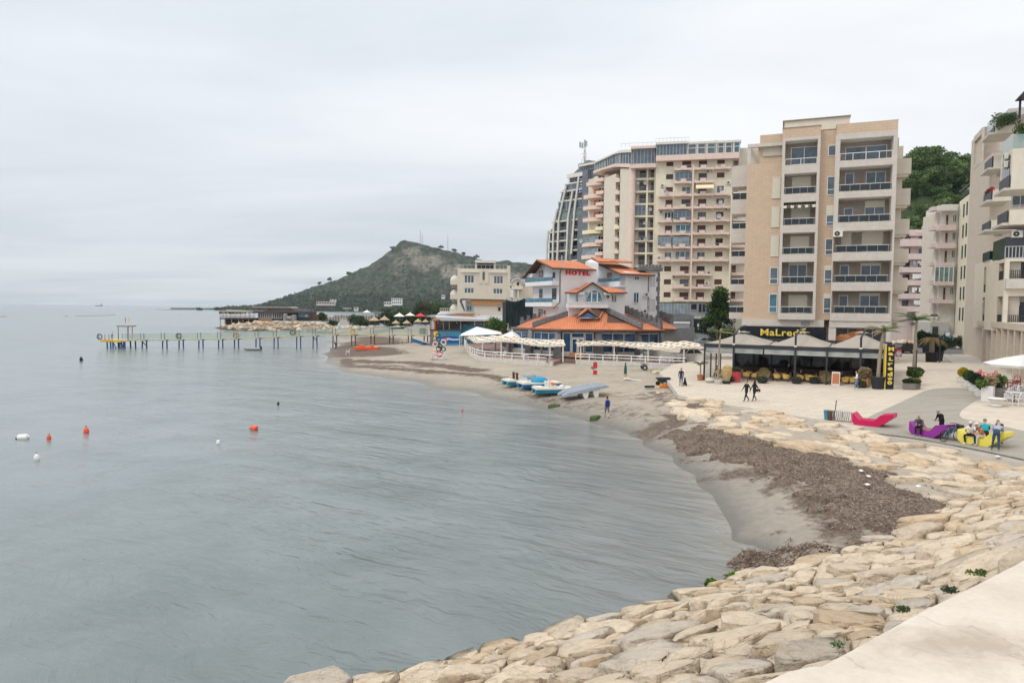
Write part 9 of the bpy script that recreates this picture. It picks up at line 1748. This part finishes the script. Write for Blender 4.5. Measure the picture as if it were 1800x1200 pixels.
for k,(px,py)in enumerate([(1629,620),(1619,611),(1648,634)]):
 pot_plant('black_planter',['black square planter with a dark bush, middle of the street row','black square planter with a dark bush, farthest up the street','black square planter with a dark bush, nearest the lamp bollard'][k],P(px,py,ZS),[(.62,0),(.82,1.35),(.86,1.4)],'potblack',[(0,0,2.2,.8,.8,.95),(.2,.1,1.7,.8,.7,.6)],['leaf_dark'],1300,.16,30+k,4,group='black street planters')
t_=thing('lamp_bollard','slim black lamp post standing beside the black planters','lamp',P(1651,643,ZS));mb=MB();mb.lathe([(.24,0),(.22,.15),(.1,.3),(.08,1.2)],'steel_dark',k=10);mb.tube([(0,0,1.2),(0,0,3.0)],.06,'steel_dark',8);mb.build('post',t_);mb=MB();mb.lathe([(.08,2.95),(.16,3.05),(.14,3.35),(.02,3.5)],'steel_dark',k=10);mb.build('lamp_head',t_)
t_=thing('street_lamp','tall street lamp in front of the off white balcony house','lamp',P(1661,604,ZS));mb=MB();mb.tube([(0,0,0),(0,0,6.2)],.07,'steel',8);mb.build('post',t_);mb=MB();mb.lathe([(.06,6.2),(.34,6.5),(.3,6.6),(.02,6.65)],'steel',k=12);mb.build('lamp_head',t_)
t_=thing('street_lamp','thin street pole before the pink house','lamp',P(1637,596,ZS));mb=MB();mb.tube([(0,0,0),(0,0,6.8)],.07,'steel',8);mb.build('post',t_);mb=MB();mb.box(-.6,.1,-.1,.1,6.75,6.85,'steel');mb.build('lamp_head',t_)
t_=thing('rattan_pot','tall woven straw pot on a black bowl before the cafe','pot',PP(1277,674));mb=MB();mb.lathe([(.3,0),(.46,.22),(.44,.26)],'potblack',k=16);mb.build('bowl',t_);mb=MB();mb.lathe([(.26,.2),(.46,.9),(.50,1.35),(.42,1.5)],'straw',k=16);mb.ball((.05,0,1.55),.4,.4,.28,'straw',12,6);mb.build('basket',t_)
pot_plant('red_planter','square red planter at the left post of the cafe',PP(1293.5,671),[(.42,0),(.50,1.05)],'redplastic',[(0,0,1.2,.5,.5,.25)],['leaf_olive','leaf_dry'],500,.1,41,4)
for k,(px,py)in enumerate([(1340,673),(1283,671),(1400,674),(1513,681),(1432,674)]):pot_plant('bowl_planter',['black bowl of low plants before the left peacock chair','grey bowl of dry grass beside the woven pot','dark bowl at the foot of the tall middle post','dark bowl at the foot of the right tall post','low bowl left of the sandwich board'][k],PP(px,py),[(.3,0),(.52,.22),(.5,.26)],'potblack',[(0,0,.4,.5,.45,.25)],['leaf_olive','leaf_mid'],400,.1,50+k,group='bowl planters before the cafe')
mb=MB();mb.ball((0,0,.22),.5,.4,.26,'concrete_pale',12,6);o=mb.build('stone_bowl');o.location=PP(1248,672);tag(o,'pale round stone by the young palm','stone')
pot_plant('crate_planter','wooden crate with an olive shrub right of the walker in white',fp(ku_(1523),-.3),[(.4,0),(.42,.75)],'orangewood',[(-.1,0,1.2,.6,.5,.55)],['leaf_olive','leaf_dry'],700,.12,60,4)
t_=thing('sandwich_board','sandwich board with a red picture before the cafe','sign',PP(1469,677),KF.m.to_euler()[2]);mb=MB();mb.add([(-.35,-.3,0),(.35,-.3,0),(.35,0,1.25),(-.35,0,1.25),(-.35,-.27,0),(.35,-.27,0),(.35,.03,1.25),(-.35,.03,1.25)],[(0,1,2,3),(7,6,5,4),(0,4,5,1),(1,5,6,2),(2,6,7,3),(3,7,4,0)],'pinkpale');mb.add([(-.28,-.27,.16),(.28,-.27,.16),(.28,-.045,1.1),(-.28,-.045,1.1)],[(0,1,2,3)],'terracotta');mb.build('front_panel',t_);mb=MB();mb.add([(-.35,.35,0),(.35,.35,0),(.35,.05,1.25),(-.35,.05,1.25)],[(0,1,2,3),(3,2,1,0)],'slate');mb.build('back_panel',t_)
q=PP(1556,684);TF=Fr((q.x,q.y,pz(q.x,q.y)),12);TF.thing('totem_sign','tall black totem sign with the cafe name in yellow letters running downwards','sign');tz=TF.W(1563,606);tw_=TF.U(1572,645);mb=MB();mb.box(0,tw_,0,.55,0,tz,'signblack');TF.build(mb,'panel');mb=MB();mb.box(-.08,.0,-.02,.5,0,tz,'goldlight');TF.build(mb,'edge_light')
lt=[('M',.955,.865),('a',.83,.765),('L',.725,.645),('r',.60,.54),('e',.50,.43),('d',.395,.30),('o',.195,.11)]
for ch,a,b_ in lt:lettering(TF,ch,tw_*(.20 if ch!='L'else .3),tw_*(.86 if ch=='M'else .78),tz*b_*1.0,tz*a,-.02,'goldlight',.06,None,.05)
mb=MB();c0,c1,z0=tw_*.30,tw_*.72,tz*.215;mb.profile([(c0,z0),(c1,z0),(c1+.05,z0+.25),(c0+(c1-c0)*.72,z0+.12),((c0+c1)/2,z0+.3),(c0+(c1-c0)*.28,z0+.12),(c0-.05,z0+.25)],-.06,.0,'goldlight');TF.build(mb,'crown_emblem')
t_=thing('round_sign','small red sign with a white disc behind the totem','sign',P(1579,640,2.4));mb=MB();mb.bar((0,.1,0),(0,.1,2.0),.04,'steel');mb.build('post',t_);mb=MB();mb.box(-.4,.4,0,.05,1.0,2.0,'redplastic');n_=18;mb.add([(.02+.34*math.cos(6.283*k/n_),-.01,1.42+.34*math.sin(6.283*k/n_))for k in range(n_)],[tuple(range(n_))],'whitepaint');mb.build('panel',t_)
pot_plant('box_planter','grey box planter with a clipped hedge near the totem sign',PP(1602,684),[(.62,0),(.66,.55)],'potgrey',[(-.3,0,.72,.5,.4,.22),(.3,0,.72,.5,.4,.22)],['leaf_dark','leaf_mid'],1200,.09,61,4,1.25,.8)
pot_plant('shrub_pot','reddish and green shrub in a wooden pot behind the box planter',PP(1607,677),[(.4,0),(.5,.7)],'orangewood',[(.2,0,1.05,.5,.45,.42),(-.4,0,1.15,.36,.36,.36),(.5,0,1.3,.3,.3,.3)],['leaf_olive','leaf_mid','leaf_red','leaf_bright'],800,.12,62)
tp=[(1692.5,672,'leaf_yellow','white pot with a yellow flowering plant, first of the plaza row'),(1702.5,679.5,'leaf_mid','white pot with a leafy green ball, second of the plaza row'),(1713.5,687.5,'leaf_dark','white pot with a clipped round box ball, third of the plaza row'),(1726.5,697,'leaf_dark','wide white pot with a dark green ball, nearest of the plaza row')]
for k,(px,py,m_,lab)in enumerate(tp):s_=1+k*.06;pot_plant('topiary_pot',lab,PP(px,py),[(.42*s_,0),(.52*s_,.45),(.56*s_,.5),(.5*s_,.52)],'potwhite',[(0,0,.95*s_,.46*s_,.46*s_,.45*s_)],[m_]if k else['leaf_yellow','leaf_mid'],2600,.065,70+k,8,group='white pots along the plaza')
pot_plant('tall_planter','tall white planter with reddish grasses before the red chairs',PP(1736,706),[(.52,0),(.54,1.25)],'potwhite',[(-.5,0,1.4,.45,.35,.25),(.2,0,1.6,.45,.4,.4)],['leaf_olive','leaf_dry','leaf_bright'],700,.15,75,4);pot_plant('shrub_tub','leafy tub of grasses beside the tall white planter',PP(1749,703),[(.5,0),(.6,1.0)],'potgrey',[(0,0,1.25,.6,.5,.4),(.35,0,1.6,.45,.35,.4),(-.4,0,1.5,.3,.3,.4)],['leaf_olive','leaf_bright','leaf_dry'],700,.15,76)
t_=thing('white_urn','empty white urn on the pale paving beside the grey ramp','urn',PP(1751,714));mb=MB();mb.lathe([(.35,0),(.4,.08),(.3,.16),(.55,.55),(.62,.6),(.58,.62),(.48,.5)],'potwhite',k=18);mb.build('bowl',t_)
rc=None
for k,(x,y)in enumerate([(1708,672),(1716,668),(1722,674),(1730,669),(1738,675),(1744,671),(1726,681),(1736,684),(1748,680),(1763,684),(1771,682),(1779,688),(1787,680),(1712,680)]):
 q=PP(x,y,.0);lab='red chair of the group round the red tables behind the planters'if x<1755 else 'red chair of the smaller group on the right'
 if rc is None:rc=plastic_chair('red_chair',lab,q,0,'redplastic',1.15,'red chairs behind the planters')
 else:dup(rc,q,k*1.9,lab,None,'red chairs behind the planters'if x<1755 else 'red chairs on the right')
rt=table('red_table','red table among the red chairs behind the planters',PP(1720,677),.5,'redplastic','red tables');dup(rt,PP(1737,679));dup(rt,PP(1771,687),None,'red table of the smaller group on the right',None,'red table right')
wc=None
for k,(x,y,rz)in enumerate([(1766,704,2.0),(1780,700,3.6),(1790,713,1.7),(1797,702,4.4),(1775,712,.6)]):
 q=PP(x,y);lab='white plastic chair at the white table by the right edge'
 if wc is None:wc=plastic_chair('white_chair',lab,q,rz,'whiteplastic',1.2,'white plastic chairs')
 else:dup(wc,q,rz,lab)
table('white_table','white round table among the white plastic chairs',PP(1783,706),.5,'whiteplastic')
t_=thing('white_parasol','big white square parasol by the shops at the right edge','parasol',PP(1802,690));mb=MB();zt_=D(1785,622,PP(1802,690).y).z-t_.location.z;mb.tube([(0,0,0),(0,0,zt_)],.06,'whitepaint',8);mb.box(-.4,.4,-.4,.4,0,.12,'concrete');mb.build('pole',t_);mb=MB();n_=8;vs=[(0,0,zt_)]+[(3.0*math.cos(6.283*k/n_),3.0*math.sin(6.283*k/n_),zt_-.85)for k in range(n_)]+[(1.5*math.cos(6.283*k/n_),1.5*math.sin(6.283*k/n_),zt_-.36)for k in range(n_)]+[(2.95*math.cos(6.283*k/n_),2.95*math.sin(6.283*k/n_),zt_-1.05)for k in range(n_)];mb.add(vs,[(0,9+k,9+(k+1)%n_)for k in range(n_)]+[(9+k,1+k,1+(k+1)%n_,9+(k+1)%n_)for k in range(n_)]+[(1+k,17+k,17+(k+1)%n_,1+(k+1)%n_)for k in range(n_)],'canvas_white');mb.build('canopy',t_)
# cars and trees of the street
M('carwhite',(.70,.71,.72),.25,.04,2,spec=.6);M('carsilver',(.36,.39,.42),.25,.05,2,metal=.5,spec=.6);M('carblack',(.02,.022,.026),.2,.1,2,spec=.6)
def car(name,label,q,rz,m_,suv=0,L=4.4,pick=False):
 t_=thing(name,label,'car',q,rz,None);H_=.95+.14*suv;top=1.42+.25*suv;x=L/2;W=.88
 lo_=[(-x,.35),(-x+.1,.25),(x-.15,.25),(x,.4),(x-.02,.7),(x-.25,H_-.16),(x-1.25,H_),(-x+.3,H_+.02),(-x,H_-.12)];mb=MB();mb.profile(lo_,-W,W,m_);o=mb.build('body',t_);bv=o.modifiers.new('Bevel','BEVEL');bv.width=.07;bv.segments=2
 cab=[(x-1.3,H_-.02),(x-1.95,top),(-x+(1.9 if pick else .9),top),(-x+(1.6 if pick else .2),H_)];k_=.80;vs=[(a,s_*(W-.04 if b<top-.1 else W*k_),b)for s_ in(-1,1)for a,b in cab];mb=MB();mb.add(vs,[(0,1,5,4),(1,2,6,5),(2,3,7,6),(3,2,1,0),(4,5,6,7)],'glass_dark');mb.build('window',t_)
 mb=MB();a,b=cab[1],cab[2];mb.box(b[0]-.05,a[0]+.05,-W*k_-.01,W*k_+.01,top-.01,top+.05,m_);[mb.tube([(p[0],s_*(W-.03),p[1]),(r_[0],s_*W*k_,r_[1])],.05,m_,4)for s_ in(-1,1)for p,r_ in((cab[0],a),(cab[3],b),(((cab[0][0]+cab[3][0])/2,H_),((a[0]+b[0])/2,top)))];mb.build('roof',t_)
 for wx in(-x+.8,x-.85):
  for s_ in(-1,1):mb=MB();mb.tube([(wx,s_*(W-.16),.33),(wx,s_*(W+.02),.33)],.33,'rubber',16);mb.build('wheel',t_);w0=t_.children;mb=MB();mb.tube([(wx,s_*(W+.01),.33),(wx,s_*(W+.03),.33)],.2,'steel',12);mb.build('wheel_hub',t_)
 for s_ in(-.62,.62):mb=MB();mb.box(x-.1,x+.01,s_-.2,s_+.2,.62,.76,'glass_pale');mb.build('headlight',t_);mb=MB();mb.box(-x-.01,-x+.08,s_-.18,s_+.18,.66,.84,'redplastic');mb.build('tail_light',t_)
 return t_
car('parked_car','silver hatchback parked above the right shade pergola',P(1236,607,2.6),R(175),'carsilver');car('parked_car','dark car parked before the grey shopfront',P(1229,593,2.9),R(178),'carblack');car('parked_car','white off road car parked beyond the right beach terrace',P(1208,634,1.95),R(200),'carwhite',1)
car('parked_car','black car parked across the street behind the totem sign',P(1583,620,ZS+.01),R(200),'carblack');car('pickup_truck','white pickup parked far up the street',P(1592,590,ZS+.01),R(185),'carwhite',1,4.8,True);car('parked_car','white car at the end of the street by the pink house',P(1634,588,ZS+.01),R(182),'carwhite');car('parked_car','dark car under the round green bush up the street',P(1668,606,ZS+.01),R(170),'carblack')
person('person in blue standing behind the black car in the street',P(1594,617,ZS+.01),100,'stand','jeans','jeans',h=1.75,low=True)
tree('conifer_tree','dark green conifer in front of the cream apartment block',P(1262,618,2.6),10.6,2.7,'cone',('leaf_dark','leaf_dark','leaf_mid'),7000,.20,.16,60,91,None,.2);bush('olive_bush','grey green olive bush behind the left tent roof',P(1270,612,2.6),2.5,2.0,4.2,['leaf_olive','leaf_olive','leaf_mid'],3600,.13,92);bush('round_bush','dark round bush by the white balcony house up the street',P(1676,613,ZS),2.4,2.0,2.3,['leaf_dark'],1500,.16,93)
mb=MB();r_=np.random.default_rng(4);q=P(1592,604,ZS)
for k in range(40):a,b=r_.normal(0,2.2),r_.normal(0,1.2);mb.ball((a,b,.2),r_.uniform(.3,.8),r_.uniform(.3,.7),r_.uniform(.2,.6),'rock_tan'if k%2 else 'rock_cream',7,5)
o=mb.build('rubble_heap');o.location=q;tag(o,'heap of pale rubble beside the white pickup','rubble')
# sea air
m=bpy.data.materials.new('haze_air');m.use_nodes=True;t=m.node_tree;t.nodes.clear();pv_=N(t,'ShaderNodeVolumePrincipled');pv_.inputs['Color'].default_value=(.80,.90,1.0,1);pv_.inputs['Density'].default_value=HAZE;pv_.inputs['Anisotropy'].default_value=.2
t.links.new(pv_.outputs[0],N(t,'ShaderNodeOutputMaterial').inputs['Volume']);MAT['haze_air']=m
mb=MB();mb.box(-2600,2900,-60,2500,-5,255,'haze_air');struct(mb,'haze',kind='stuff')
